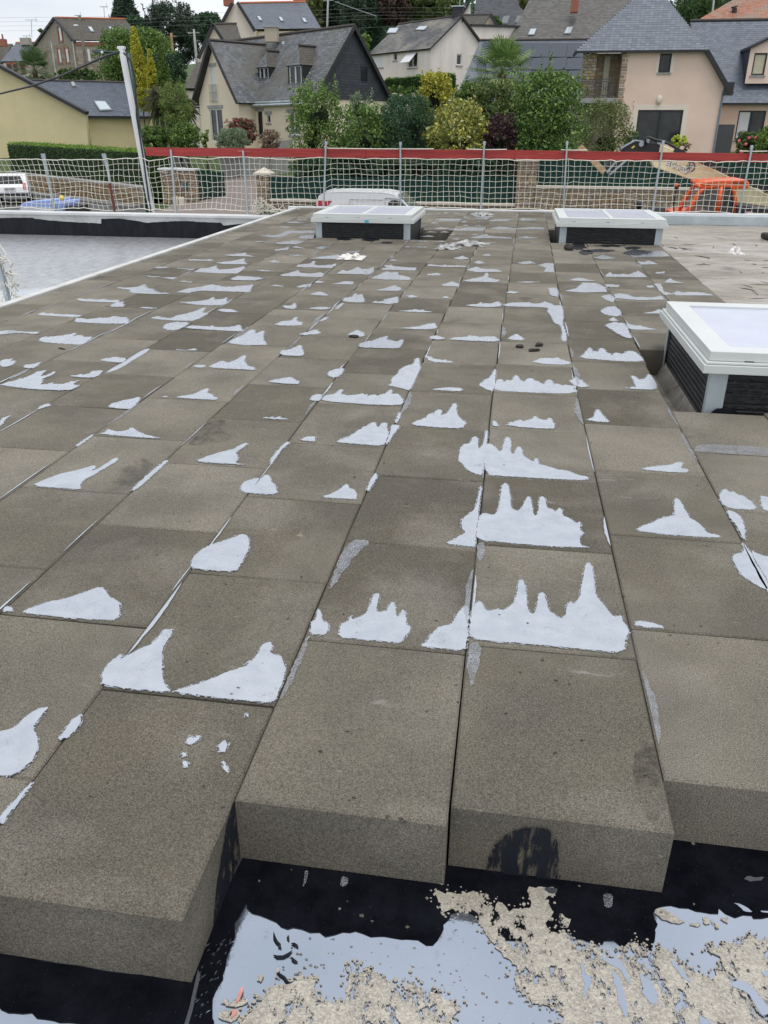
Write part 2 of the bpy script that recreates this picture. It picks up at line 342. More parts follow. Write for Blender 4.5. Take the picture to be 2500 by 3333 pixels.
PATCHES = '''
-39,1858 -45,1939 -39,2015 -31,2048 -22,2062 -11,2048 -3,2014 12,2010 29,2025 49,2018 69,2045 82,2073 89,2142 93,2192 102,2210 111,2195 116,2132 119,2059 126,2016 138,2015 149,2070 154,2125 163,2142 172,2127 178,2082 181,2037 198,2021 215,2000 229,2019 234,2071 247,2102 256,2090 267,2102 280,2158 298,2276 308,2338 317,2355 327,2341 329,2281 325,2145 339,2114 355,2064 365,2035 379,2041 389,2045 391,2008 403,1968 389,1932 376,1860 292,1857 168,1860 43,1858
-51,2459 -54,2552 -49,2659 -26,2679 0,2667 16,2689 23,2784 26,2940 35,2972 51,2962 61,2855 65,2738 92,2712 109,2766 120,2831 132,2860 143,2835 142,2750 147,2700 159,2683 168,2775 173,2851 184,2866 195,2843 194,2779 205,2754 220,2753 229,2724 236,2759 246,2769 254,2748 253,2698 276,2685 291,2661 299,2643 311,2664 315,2640 307,2592 320,2561 304,2551 299,2475 338,2463 186,2449 69,2456
-56,2407 -156,2414 -128,2447 -103,2486 -88,2510 -107,2544 -112,2596 -100,2641 -81,2674 -66,2717 -61,2802 -58,2926 -54,2927 -53,2668 -53,2407
-54,3038 -87,3053 -118,3086 -141,3147 -161,3184 -165,3337 -151,3384 -126,3403 -119,3481 -104,3499 -89,3470 -88,3379 -79,3337 -64,3413 -60,3587 -51,3598 -53,3188
-47,3044 -55,3400 -38,3418 -11,3377 11,3314 22,3353 29,3474 38,3516 54,3503 58,3418 56,3316 72,3296 83,3378 94,3400 108,3376 109,3291 131,3258 155,3222 166,3269 176,3252 177,3198 198,3189 221,3174 245,3157 268,3148 301,3141 327,3107 363,3096 378,3079 355,3051 203,3046 64,3047
-481,1809 -492,1868 -482,1882 -488,1931 -486,1946 -472,1914 -461,1879 -446,1875 -438,1853 -436,1812
-401,1810 -406,1858 -404,1882 -390,1878 -389,1928 -379,1898 -357,1920 -341,1948 -343,2019 -338,2053 -326,2055 -321,2035 -321,1957 -304,1953 -288,1965 -285,2004 -277,2013 -268,1998 -259,1942 -248,1937 -246,1972 -238,1977 -229,1953 -224,1905 -205,1884 -212,1859 -221,1835 -224,1809 -273,1810 -337,1809
-160,1800 -170,1804 -156,1828 -144,1870 -122,1909 -96,1919 -91,1944 -81,1989 -66,2023 -55,2028 -52,2006 -47,1868 -48,1801 -112,1800
416,1998 431,2021 454,2022 479,2016 508,1998 463,1996
498,2617 525,2655 562,2689 606,2738 642,2760 663,2773 677,2889 690,2928 701,2914 704,2862 709,2801 709,2761 725,2725 739,2698 744,2662 751,2636 790,2622 775,2604 628,2603
852,2590 845,2529 835,2502 802,2489 791,2447 789,2399 792,2354 810,2313 830,2281 851,2263 863,2307 860,2426 860,2531 855,2573
868,2532 877,2509 898,2493 940,2487 894,2270 866,2300 863,2396 861,2490
859,2851 888,2830 897,2781 886,2685 867,2601 861,2617 866,2700 856,2775
859,2961 867,2996 895,3052 904,3047 906,3018 927,3035 935,2996 949,2998 957,2977 972,2936 974,2884 954,2865 872,2868 856,2907
1020,3009 1030,3000 1045,2996 1071,2963 1058,2857 996,2867 1001,2920
598,3208 631,3239 691,3265 726,3281 760,3313 781,3325 783,3298 764,3250 794,3240 785,3203 681,3201
-949,1507 -963,1538 -972,1572 -965,1604 -944,1630 -919,1674 -897,1700 -894,1734 -894,1757 -887,1772 -872,1772 -863,1756 -863,1722 -860,1684 -852,1653 -824,1595 -803,1549 -782,1519 -766,1511 -788,1506 -874,1505
-963,1534 -972,1567 -973,1607 -954,1644 -952,1611 -957,1582 -955,1545
-768,1509 -741,1526 -704,1555 -663,1596 -634,1620 -611,1649 -598,1688 -598,1731 -594,1750 -582,1755 -570,1741 -567,1703 -538,1700 -524,1684 -504,1636 -500,1541 -500,1506 -608,1505
-1338,1786 -1321,1817 -1296,1851 -1256,1873 -1222,1906 -1200,1936 -1187,1955 -1167,1953 -1142,1932 -1126,1907 -1098,1896 -1075,1876 -1039,1794 -1116,1785 -1221,1783
-1394,1787 -1401,1805 -1391,1813 -1372,1803 -1366,1786
-951,2114 -967,2198 -954,2249 -935,2286 -903,2312 -881,2347 -863,2368 -842,2368 -820,2331 -801,2257 -797,2177 -798,2116 -872,2111
-1813,2645 -1792,2711 -1758,2782 -1712,2823 -1678,2876 -1659,2883 -1651,2863 -1651,2824 -1632,2853 -1628,2914 -1621,2978 -1606,2980 -1596,2955 -1606,2883 -1616,2821 -1624,2771 -1636,2736 -1624,2675 -1594,2642 -1682,2643
-973,2721 -995,2775 -991,2823 -956,2864 -938,2855 -932,2900 -911,2896 -890,2839 -862,2808 -827,2716 -919,2714
-655,2724 -625,2755 -599,2804 -591,2857 -579,2858 -568,2821 -545,2813 -526,2760 -522,2722 -600,2720
-1130,1296 -1103,1308 -1084,1315 -1074,1337 -1071,1362 -1063,1389 -1042,1406 -1035,1403 -1037,1381 -1036,1343 -1026,1320 -1002,1300 -986,1271 -976,1235 -979,1208 -991,1183 -1019,1175 -1055,1180
-957,1307 -956,1347 -953,1385 -944,1391 -935,1375 -930,1347 -935,1318 -948,1306
-663,1341 -662,1361 -646,1356 -642,1366 -633,1358 -641,1343 -646,1334
-583,1335 -582,1354 -572,1358 -561,1346 -563,1323 -574,1323
-657,1308 -646,1306 -645,1295 -651,1298
-645,1280 -638,1283 -628,1272 -632,1262
-558,1294 -548,1288 -536,1268 -536,1261 -551,1277
-558,1460 -551,1457 -545,1447 -550,1445
-1265,2999 -1239,3058 -1212,3100 -1171,3144 -1150,3167 -1135,3228 -1120,3250 -1108,3223 -1128,3142 -1129,3113 -1104,3080 -1096,3045 -1092,3001 -1027,2997 -1174,2993
-1833,3254 -1815,3279 -1817,3322 -1795,3308 -1760,3292 -1720,3320 -1727,3352 -1710,3357 -1684,3326 -1626,3282 -1580,3262 -1516,3243 -1630,3239
-1975,3637 -1980,3683 -1955,3735 -1921,3773 -1899,3817 -1878,3815 -1862,3755 -1850,3691 -1844,3623 -1910,3622
-2742,3909 -2721,3965 -2693,4025 -2676,4109 -2685,4190 -2663,4210 -2638,4181 -2611,4103 -2589,4123 -2591,4212 -2575,4208 -2562,4150 -2572,4077 -2574,4039 -2532,3974 -2524,3945 -2465,3970 -2406,3980 -2393,4006 -2390,4044 -2370,4032 -2352,3989 -2304,3942 -2311,3871 -2531,3863
-2458,4145 -2389,4156 -2361,4194 -2375,4258 -2353,4262 -2306,4236 -2293,4172 -2308,4127 -2399,4122
-3115,4959 -3091,4986 -3069,5026 -3006,5056 -2973,5099 -2959,5158 -2937,5128 -2929,5059 -2878,5091 -2845,5050 -2789,5060 -2772,5017 -2760,4929 -2749,4844 -2893,4850 -3063,4878
-3037,4378 -3031,4416 -3007,4428 -2977,4388 -2929,4367 -2913,4308 -2923,4260 -2971,4273
-2817,4264 -2836,4321 -2810,4336 -2773,4385 -2749,4300 -2752,4254
-2387,3346 -2399,3390 -2389,3428 -2377,3427 -2381,3389 -2359,3327 -2341,3273
-2445,4496 -2416,4538 -2395,4579 -2354,4567 -2303,4545 -2279,4461 -2385,4476
-2280,4240 -2289,4359 -2279,4461 -2292,4597 -2294,4714 -2287,4816 -2259,4813 -2247,4702 -2250,4528 -2241,4402 -2248,4314 -2261,4260
-2437,5435 -2454,5546 -2415,5596 -2348,5607 -2310,5587 -2290,5564 -2291,5434 -2306,5356 -2374,5355
-2280,5436 -2254,5517 -2119,5499 -2003,5498 -1941,5519 -1927,5599 -1906,5587 -1879,5504 -1822,5399 -2027,5404
-1825,5043 -1813,5201 -1790,5298 -1791,5444 -1766,5473 -1718,5334 -1702,5409 -1689,5451 -1639,5254 -1593,5126 -1549,5046 -1677,5011
-2093,4828 -2027,4819 -1975,4860 -1956,4823 -2076,4811
-1740,4443 -1723,4543 -1704,4601 -1652,4565 -1622,4652 -1619,4748 -1600,4751 -1576,4659 -1574,4622 -1522,4522 -1461,4479 -1444,4437 -1543,4438
-1835,4452 -1826,4479 -1789,4485 -1761,4447 -1780,4433
-1696,3845 -1660,3884 -1622,3919 -1607,3993 -1590,4031 -1574,4013 -1562,3943 -1533,3933 -1502,3883 -1475,3868 -1470,3841 -1557,3838
-1774,3846 -1763,3862 -1741,3849 -1752,3836
-1402,2662 -1406,2742 -1406,2831 -1400,2942 -1396,2991 -1381,2986 -1383,2919 -1384,2810 -1385,2737 -1389,2675
-1861,3090 -1861,3160 -1858,3244 -1846,3235 -1847,3162 -1846,3077
-2316,3563 -2317,3615 -2292,3632 -2273,3609 -2292,3580 -2299,3541
-955,1074 -948,1113 -944,1166 -938,1171 -940,1133 -940,1082 -937,1049
-1299,4209 -1277,4260 -1232,4293 -1180,4302 -1149,4250 -1123,4217 -1125,4192 -1205,4194
-1407,4842 -1415,4909 -1376,4936 -1350,4994 -1341,5059 -1324,5075 -1291,4963 -1255,4868 -1250,4798 -1369,4797
-1003,4403 -1007,4476 -978,4535 -945,4558 -933,4543 -923,4449 -933,4365 -968,4359
-994,3939 -990,3995 -964,4024 -949,4016 -939,3989 -934,3913 -970,3908
-930,3914 -926,4005 -888,4026 -875,4085 -871,4129 -855,4132 -849,4089 -850,4046 -812,4024 -773,4039 -737,4073 -717,4054 -704,4028 -649,4043 -614,4085 -601,4173 -587,4161 -585,4090 -538,4083 -519,4031 -498,3966 -514,3903 -697,3894
-720,3320 -686,3382 -659,3471 -628,3542 -610,3613 -596,3620 -584,3595 -576,3555 -563,3557 -560,3610 -544,3624 -533,3603 -520,3516 -505,3475 -502,3371 -507,3310 -609,3314
-891,3318 -881,3351 -862,3375 -841,3378 -827,3349 -819,3316
-940,3008 -957,3067 -956,3151 -953,3228 -945,3289 -928,3286 -936,3231 -942,3162 -941,3070
-1148,3595 -1091,3600 -1023,3594 -1072,3589
-947,5104 -947,5190 -922,5225 -870,5292 -831,5376 -811,5426 -798,5409 -796,5327 -750,5299 -720,5273 -688,5345 -677,5302 -675,5171 -685,5093 -806,5086 -928,5086
-1081,5394 -1068,5492 -1049,5569 -1023,5549 -978,5483 -960,5382
-1413,5386 -1377,5440 -1351,5518 -1313,5500 -1276,5433 -1299,5391 -1355,5396 -1365,5347
-621,4251 -610,4292 -626,4400 -602,4486 -606,4587 -572,4680 -540,4722 -538,4871 -518,4866 -505,4727 -486,4659 -489,4488 -489,4297 -492,4177 -518,4187 -547,4212
-377,4211 -345,4236 -297,4262 -246,4262 -210,4238 -225,4201
-418,3610 -399,3671 -358,3713 -356,3761 -322,3767 -324,3828 -308,3873 -291,3858 -287,3809 -291,3772 -260,3813 -249,3916 -238,3988 -224,3972 -217,3857 -205,3786 -177,3707 -160,3675 -170,3599 -287,3598
-492,4936 -480,4958 -475,4912 -432,4869 -372,4842 -306,4790 -444,4792
-509,5398 -479,5463 -453,5477 -411,5415 -440,5387
-368,5399 -340,5459 -288,5458 -226,5483 -196,5520 -173,5478 -111,5525 -79,5503 -36,5433 -65,5383 -325,5393
-509,3595 -491,3598 -467,3587 -482,3458 -493,3333 -498,3322 -499,3476
-496,3609 -500,3713 -496,3799 -487,3788 -484,3680
-496,2809 -498,2889 -494,2978 -483,2991 -477,2964 -480,2891 -485,2810
-127,4342 -104,4423 -84,4458 -61,4559 -47,4697 -39,4664 -39,4237 -77,4251 -104,4300
-34,4254 -39,4343 -27,4461 13,4421 39,4448 64,4500 70,4575 88,4563 97,4482 123,4439 143,4513 169,4527 188,4473 231,4410 253,4508 275,4511 289,4434 332,4404 370,4411 408,4408 378,4322 408,4305 350,4253 115,4244
36,3686 69,3726 102,3773 113,3750 158,3793 176,3839 190,3798 225,3786 249,3825 267,3724 254,3661 113,3665
-35,3726 -21,3739 0,3663 -24,3659
422,3825 459,3878 481,4000 497,3995 506,3904 535,3802 470,3809
469,5042 497,5134 535,5262 561,5310 560,5205 595,5192 613,5319 642,5311 652,5190 676,5134 705,5211 744,5175 799,5275 827,5268 858,5118 849,5003 655,5005
376,4504 403,4533 415,4617 440,4515 478,4419 444,4387 402,4416
665,4414 733,4416 739,4565 733,4670 753,4673 768,4593 811,4624 837,4717 852,4690 856,4537 843,4408 731,4403
357,7524 420,7559 439,7419 422,7112 365,7179
-28,6693 50,6786 164,6806 220,6755 316,6852 386,6715 441,6695 435,6397 414,6054 417,5535 397,5451 378,5528 396,5744 398,5972 351,6043 343,6293 314,6466 331,6628 218,6637 -23,6625
11,5467 50,5577 81,5632 144,5455
174,4891 233,4991 318,5005 405,4918 395,4862 257,4850
-341,5442 -273,5488 -201,5479 -68,5522 -43,5444 -188,5379 -330,5395
-516,5447 -480,5488 -402,5411 -454,5375
716,6026 777,6132 868,6131 865,5823 862,5644 827,5638 768,5807
872,6092 958,6051 1065,5946 876,5914
730,6556 790,6716 866,6749 892,6565 852,6362 761,6408
914,7296 972,7373 1008,7346 1070,7213 1205,7215 1312,7287 1309,7147 1092,7089 908,7142
797,7198 878,7323 904,7109 869,6947 821,7042
758,6194 795,6310 816,6271 829,6198
1055,6529 1133,6588 1191,6681 1242,6607 1239,6534
505,7407 606,7567 690,7896 816,7879 871,7674 869,7436 673,7367
557,8005 665,8161 746,8079 828,8012 675,7985
1340,7945 1404,7956 1368,7522 1450,7422 1344,7370 1336,7575
1439,7477 1496,7579 1520,7491 1592,7561 1718,7503 1760,7420 1440,7365
1247,7802 1314,7838 1320,7740 1256,7717
934,8349 1002,8582 1021,8437 1181,8465 1303,8711 1330,8491 1329,8319 939,8279
887,7840 949,7838 1013,7786 988,7707 894,7703
1447,8028 1546,8315 1560,8141 1624,8020
1378,9383 1466,9399 1509,9532 1578,9245 1387,9178
1456,8662 1565,8712 1537,8602 1454,8572
293,8932 383,9118 461,9098 445,8484 342,8495 372,8750
925,9612 1052,9885 1168,9618 1030,9501
1343,10037 1642,10296 1807,10326 1802,9883 1387,9751
-741,5686 -624,5759 -574,5846 -514,5880 -488,5706 -614,5669
-812,6292 -710,6355 -575,6296 -736,6268
-1100,7211 -1037,7428 -955,7296 -990,7171
-1000,6555 -1029,6744 -964,6840 -928,6868 -913,6691 -935,6566
-321,6593 -212,6681 -119,6727 -83,6804 -47,6709 -60,6590 -207,6564
-13,7225 16,7346 88,7266 47,7213
-610,7540 -539,7720 -456,7631 -457,7480 -586,7507
-851,6892 -821,6973 -764,6907 -808,6867
65,7813 152,7867 303,7867 173,7792
-442,8480 -390,8615 -348,8736 -293,8584 -126,8567 -76,8422 -329,8347
-866,8776 -664,8729 -459,8765 -465,8666 -854,8662
-809,8114 -717,8233 -671,8110 -746,8053
73,9063 211,9228 271,9064 135,8988
-633,9295 -527,9464 -456,9289 -550,9218
-384,8981 -341,9129 -272,8967 -332,8922
-1320,8645 -1272,8654 -1149,8480 -960,8514 -952,8343 -1226,8341
-1250,8184 -1208,8222 -1105,7990 -1038,8002 -953,7876 -931,7784 -1182,7740
-563,11312 -477,11463 -379,11761 -325,11574 -39,11355 -466,11224
68,11375 177,11584 359,11403 175,11316
-798,12220 -671,12629 -391,12518 -429,12197
-324,12531 -194,12819 14,12595 288,12810 457,12743 451,12517 -185,12398
-292,13888 -144,13995 6,13945 -139,13686
81,14039 156,14214 380,14017 155,13780
-756,14803 -654,15190 -506,14545 -327,14452 -412,14104 -609,14230
-1265,13780 -961,13760 -835,13553 -1164,13490
-1150,12376 -1043,12526 -892,12360 -1051,12235
-1016,6674 -1002,6759 -957,6653 -981,6558
-3549,6295 -3566,6348 -3483,6327 -3291,6326 -3194,6322 -3155,6241 -3332,6244 -3466,6241
-3156,6065 -3180,6210 -3145,6276 -3041,6084
-3552,5692 -3556,5733 -3451,5727 -3306,5717 -3202,5711 -3195,5650 -3338,5659 -3519,5669
-3533,5109 -3446,5138 -3374,5136 -3227,5122 -3209,5082 -3345,5107 -3470,5010
-3143,5482 -3193,5622 -3136,5609 -3087,5584 -3046,5625 -2971,5648 -2940,5710 -2859,5696 -2800,5650 -2730,5499 -2874,5475 -3046,5482
-2647,5704 -2642,5761 -2584,5742 -2494,5730 -2491,5844 -2443,5911 -2416,6005 -2400,6131 -2369,6118 -2347,5987 -2279,5939 -2282,5683 -2417,5660 -2558,5680
-2665,6345 -2591,6358 -2532,6416 -2476,6481 -2474,6608 -2425,6489 -2360,6535 -2363,6641 -2254,6284 -2457,6249
-3484,6887 -3369,6907 -3311,6974 -3314,7097 -3233,6947 -3146,6882 -3051,6744 -2910,6678 -3054,6653 -3259,6670 -3311,6814
-2901,6077 -2839,6100 -2749,6071 -2814,6041
-2865,6776 -2842,6935 -2762,7029 -2709,7203 -2571,7103 -2475,7079 -2432,7168 -2320,7229 -2241,6884 -2693,6883 -2759,6757
-3493,7536 -3342,7535 -3379,7473
-3310,7494 -3164,7520 -3163,7402
-3640,8080 -3599,8141 -3491,8085 -3579,8016
-3401,8069 -3180,8056 -3201,7980
-3065,7312 -3032,7344 -2927,7267
-3510,8692 -3219,8696 -3212,8626 -3471,8615
-3123,7862 -3149,8061 -3090,8124 -3045,8326 -2996,8141 -2931,8048 -2824,8119 -2779,8233 -2758,8323 -2700,8194 -2668,7844 -2885,7825
-3117,8481 -3078,8568 -2999,8641 -2923,8895 -2874,8687 -2766,8453 -3014,8432
-3240,9090 -3175,9167 -3058,9320 -2989,9161 -2858,9031 -3134,9045
-2639,7521 -2623,7708 -2526,7697 -2420,7650 -2368,7478 -2575,7469
-2259,6093 -2221,6131 -2157,6129 -2075,6033 -2185,6027
-2211,8386 -2219,8516 -2120,8624 -2132,8818 -2092,8779 -2066,8577 -2006,8499 -1885,8554 -1848,8695 -1821,8565 -1829,8368 -2140,8367
-2235,7842 -2178,7949 -2139,8167 -2072,7998 -1962,7968 -1874,8062 -1808,7946 -1796,7787 -2196,7783
-1698,8014 -1694,8267 -1613,8179 -1573,8478 -1517,8350 -1454,8361 -1404,8497 -1359,8224 -1362,8006
-1321,8385 -1266,8500 -1258,8721 -1215,8596 -1092,8531 -963,8533 -947,8399 -1290,8338
-1319,7797 -1282,7991 -1228,8247 -1199,8152 -1111,8197 -1074,7980 -951,7908 -932,7756 -1231,7767
-2190,8988 -2107,9165 -1949,9348 -1873,9021
-877,8789 -801,8691 -674,8736 -496,8746 -443,8679 -714,8631
-818,8073 -737,8184 -672,8147 -680,8068
-614,7485 -566,7594 -535,7755 -504,7630 -459,7595 -459,7495
-626,9306 -544,9510 -460,9274
-1315,9000 -1287,9101 -1224,8993
-1163,7163 -1097,7278 -1042,7435 -994,7296 -942,7249 -970,7166
-1358,6604 -1373,6740 -1315,6786 -1322,6967 -1283,6900 -1256,6979 -1218,6803 -1187,6702 -1172,6582
-1101,6581 -1019,6676 -969,6775 -945,6886 -911,6785 -896,6583
-1623,7409 -1566,7487 -1526,7581 -1451,7577 -1423,7427
-1704,6864 -1674,6944 -1613,6977 -1535,6871 -1540,6834
-1792,6330 -1728,6354 -1729,6459 -1685,6349 -1663,6226 -1749,6242
-1567,6273 -1505,6328 -1390,6323 -1433,6234
-1675,5625 -1643,5764 -1583,5801 -1583,5941 -1565,5916 -1549,5807 -1478,5738 -1472,5644
-2147,7234 -2119,7289 -2028,7197
-1904,7218 -1876,7306 -1811,7401 -1787,7239 -1874,7183
-1802,7489 -1790,7561 -1719,7478 -1761,7436
-2420,7650 -2399,7681 -2336,7573 -2375,7503
-2613,8709 -2548,8756 -2432,8648 -2530,8631
-2562,8113 -2460,8100 -2349,8049 -2471,8027
-2531,9242 -2436,9260 -2308,9218 -2434,9182
-2799,9642 -2735,9754 -2682,9881 -2645,9670 -2755,9552
-2654,9886 -2628,10010 -2451,9806
-2962,10291 -2869,10470 -2773,10571 -2635,10432 -2673,10186 -2910,10174
-2370,9864 -2310,10068 -2217,10085 -2228,9789
-2041,9571 -1894,9625 -1766,9731 -1788,9549
-2805,10822 -2840,11084 -2684,11242 -2595,10774
-3394,10981 -3183,11075 -3167,11498 -2807,11766 -2716,11426 -3033,11328 -3059,10863 -3181,10841
-3259,10399 -3094,10396 -3231,10306
-436,7799 -355,7921 -250,8078 -237,8322 -210,8307 -204,8039 -89,7877 -115,7767 -375,7765
-866,6950 -823,6980 -761,6903
-556,6903 -528,6958 -493,6892
-329,6614 -238,6676 -126,6715 -91,6809 -49,6630 -233,6566
-843,6286 -711,6358 -581,6288 -700,6268
-1349,6249 -1357,6470 -1329,6555 -1325,6315
-1373,5810 -1369,5949 -1332,5973 -1345,5842
-337,9586 -254,9732 -212,9544
-393,8966 -353,9172 -261,8967
-1319,10129 -1269,10258 -1226,10146
-1198,10151 -1122,10239 -1025,10183
-1252,10686 -1198,10912 -1125,10758
-978,10736 -910,10864 -832,10763
-1230,11291 -1130,11438 -1031,11292
-1213,11823 -1160,11953 -1041,11856
-1019,11860 -956,12011 -878,11866
-912,12162 -884,12377 -829,12240
-856,11582 -822,11702 -770,11579
-794,11055 -731,11170 -671,11043
-843,12134 -847,12491 -789,12310 -630,12277 -422,12379 -424,12151 -622,12135
-764,12795 -714,12941 -647,12794
-560,11600 -515,11759 -465,11617
-473,11342 -378,11541 -355,11789 -315,11552 -209,11481 -3,11376 -2,11270 -430,11296
-312,12442 -236,12563 -149,12732 -12,12499 -142,12369
-1293,13042 -1219,13273 -1140,13071
-1257,13669 -1176,13895 -816,13806 -841,13620
-820,13300 -775,13556 -709,13346
-766,14027 -599,13979 -399,14044 -417,13830
-388,13707 -271,13937 -48,13696 -334,13541
-1215,14794 -1213,15101 -1135,14810
-1055,14825 -852,14805 -1007,14715
-829,14015 -819,14347 -761,14164
-1396,12675 -1254,12657 -1366,12613
-1557,14578 -1393,14551 -1515,14441
-1598,15088 -1520,15135 -1561,15002
-3514,12786 -3427,12925 -3185,12753 -3420,12708
-3438,12111 -3383,12209 -3215,12110 -3282,12011
-3472,13295 -3253,13285 -3362,13162
-3465,13835 -3300,13867 -3357,13772
-3278,11576 -3078,11674 -2841,11718 -3029,11484
'''
# ================================================================== THE ROOF
TH = 0.176
def drift(y, k=.0132): return max(0.0, y - 4.5) * k
BASE = {-9: -3.975, -8: -3.662, -7: -3.212, -6: -2.76, -5: -2.307, -4: -1.856, -3: -1.402, -2: -.946, -1: -.497, 0: -.046, 1: .407, 2: .857, 3: 1.31, 4: 1.765}
def cx_(k, y): return BASE[k] + drift(y, .005 if k == -9 else .0132)
# first joint of each column (cellular glass blocks 0.6 x 0.45 m, every column shifted by half a block)
PH = {-9: 6.659, -8: 5.734, -7: 4.885, -6: 4.464, -5: 3.63, -4: 2.638, -3: 1.78, -2: .90, -1: 1.195, 0: 1.243, 1: 1.391, 2: 1.664, 3: 7.357}
YEND = 15.42; PITCH = .5965
def visible(x, y, m=160):
    v = RM.transposed() @ (Vector((x, y, 0)) - CAM)
    if v.z > -.1: return False
    px = CX + FOC * v.x / -v.z; return -m < px < 2500 + m
SK = [(-2.60, 10.97, 1.27, 1.36), (.60, 10.97, 1.27, 1.42), (1.03, 4.10, 1.50, 1.26)]
PIT = [(-2.66, 10.96, -1.24, 12.50), (.47, 10.94, 2.3, 12.50), (.88, 4.085, 2.7, 5.35)]
slabs = []
for k in range(-9, 4):
    y = PH[k]
    while y - PITCH > .3: y -= PITCH
    if k in (0, 1, -1, -2): y = PH[k]
    if k == -2: y = .905
    while y < YEND - .06:
        y1 = min(y + PITCH - .0045, YEND); w0 = 0.0; ok = True
        xa, xb = cx_(k, (y + y1) / 2), cx_(k + 1, (y + y1) / 2)
        if not (visible(xa, y) or visible(xb, y) or visible(xb, y1) or visible(xa, y1)): ok = False
        for X0, Y0, X1, Y1 in PIT:
            if xb > X0 + .06 and xa < X1 - .06 and y1 > Y0 and y < Y1:
                if y < Y0 - .12: y1 = min(y1, Y0)
                elif y1 > Y1 + .12: y = max(y, Y1)
                else: ok = False
        if k >= 2 and y > 12.4: ok = False
        if k == 3 and y > 10.97: ok = False
        if ok and y1 - y > .08: slabs.append((k, y, y1, xa, xb))
        y = y1 + .0045 if y1 > y else y + PITCH
        if not ok:
            y = y if y > .1 else y
slabs.sort(key=lambda s: s[1])
layer = empty('insulation_layer', (0, 0, 0), 'cellular glass insulation slabs laid in staggered columns across the flat roof', None, None, 'structure')
def slab_mesh():
    mb = MB(); mb.box((0, 0, -.5), (1, 1, 1)); return mb
def make_slab(k, y0, y1, xa, xb, i):
    """one block with slightly worn top edges, own size and height"""
    g = .0015; mb = MB(); r = random.Random(i * 13 + 5)
    dz = r.uniform(-.0016, .0010); t1, t2 = r.uniform(-.0008, .0008), r.uniform(-.0006, .0006); j = [r.uniform(-.0018, .0018) for _ in range(8)]
    xl, xr = xa + g, xb - g; yl, yh = y0 + .0005, y1 - .0005; e = .005
    def zz(a, b): return dz + t1 * a + t2 * b - .0012
    c = [(xl + j[0], yl + j[1], -1, -1), (xr + j[2], yl + j[3], 1, -1), (xr + j[4], yh + j[5], 1, 1), (xl + j[6], yh + j[7], -1, 1)]
    v = [(x, y, -TH) for x, y, a, b in c] + [(x, y, zz(a, b) - e) for x, y, a, b in c] + [(x - a * e, y - b * e, zz(a, b)) for x, y, a, b in c]
    mb.v = v; mb.f = [(4, 5, 1, 0), (5, 6, 2, 1), (6, 7, 3, 2), (7, 4, 0, 3), (8, 9, 5, 4), (9, 10, 6, 5), (10, 11, 7, 6), (11, 8, 4, 7), (8, 11, 10, 9)]
    return mb
far = MB()
for i, s in enumerate(slabs):
    mb = make_slab(*s, i)
    if i < 300: mb.build('slab', SLAB, layer, fix=True)
    else:
        n = len(far.v); far.v += mb.v; far.f += [tuple(n + q for q in f) for f in mb.f]
if far.v: tag(far.build('slab_rows_beyond', SLAB, layer), kind='stuff')

def smooth(P, it=2):
    for _ in range(it):
        Q = []
        for i in range(len(P)):
            a, b = P[i], P[(i + 1) % len(P)]
            Q += [(a[0] * .78 + b[0] * .22, a[1] * .78 + b[1] * .22), (a[0] * .22 + b[0] * .78, a[1] * .22 + b[1] * .78)]
        P = Q
    return P
def inside(P, x, y):
    c = False; j = len(P) - 1
    for i in range(len(P)):
        if (P[i][1] > y) != (P[j][1] > y) and x < (P[j][0] - P[i][0]) * (y - P[i][1]) / (P[j][1] - P[i][1]) + P[i][0]: c = not c
        j = i
    return c
def fringe(P, amp):
    """small ragged runs of bitumen along the outline"""
    Q = []; n = len(P)
    for i in range(n):
        a, b = P[i], P[(i + 1) % n]; L = math.dist(a, b); m = max(1, int(L / .012)); m = min(m, 8)
        for q in range(m):
            t = q / m; Q.append((a[0] + (b[0] - a[0]) * t + random.gauss(0, amp), a[1] + (b[1] - a[1]) * t + random.gauss(0, amp)))
    return Q
npatch = 0
rdp = random.Random(40)
def drips(P, ym):
    """fingers of bitumen that ran on downhill (away from the near joint)"""
    ar = sum(P[i - 1][0] * P[i][1] - P[i][0] * P[i - 1][1] for i in range(len(P)))
    if ar < 0: P = P[::-1]
    Q = []; w = .020 + .0022 * ym; hmax = .028 + .004 * ym
    for i in range(len(P)):
        a, b = P[i], P[(i + 1) % len(P)]; L = math.dist(a, b)
        if L < 1e-6: continue
        ny = -(b[0] - a[0]) / L; n = int(L / w)          # outline runs anticlockwise: upper edges go towards -x
        if ny > .35 and n >= 1:
            for q in range(n):
                t0, t1 = q / n, (q + 1) / n; base = [(a[0] + (b[0] - a[0]) * t, a[1] + (b[1] - a[1]) * t) for t in (t0, t0 + .25 / n, t0 + .5 / n, t0 + .75 / n)]
                h = hmax * rdp.random() ** 2.2 * (1.6 if rdp.random() < .12 else .8)
                Q += [base[0], (base[1][0], base[1][1] + h * .75), (base[2][0] + rdp.uniform(-.1, .25) * w, base[2][1] + h), (base[3][0], base[3][1] + h * .55)]
        else: Q.append(a)
    return Q
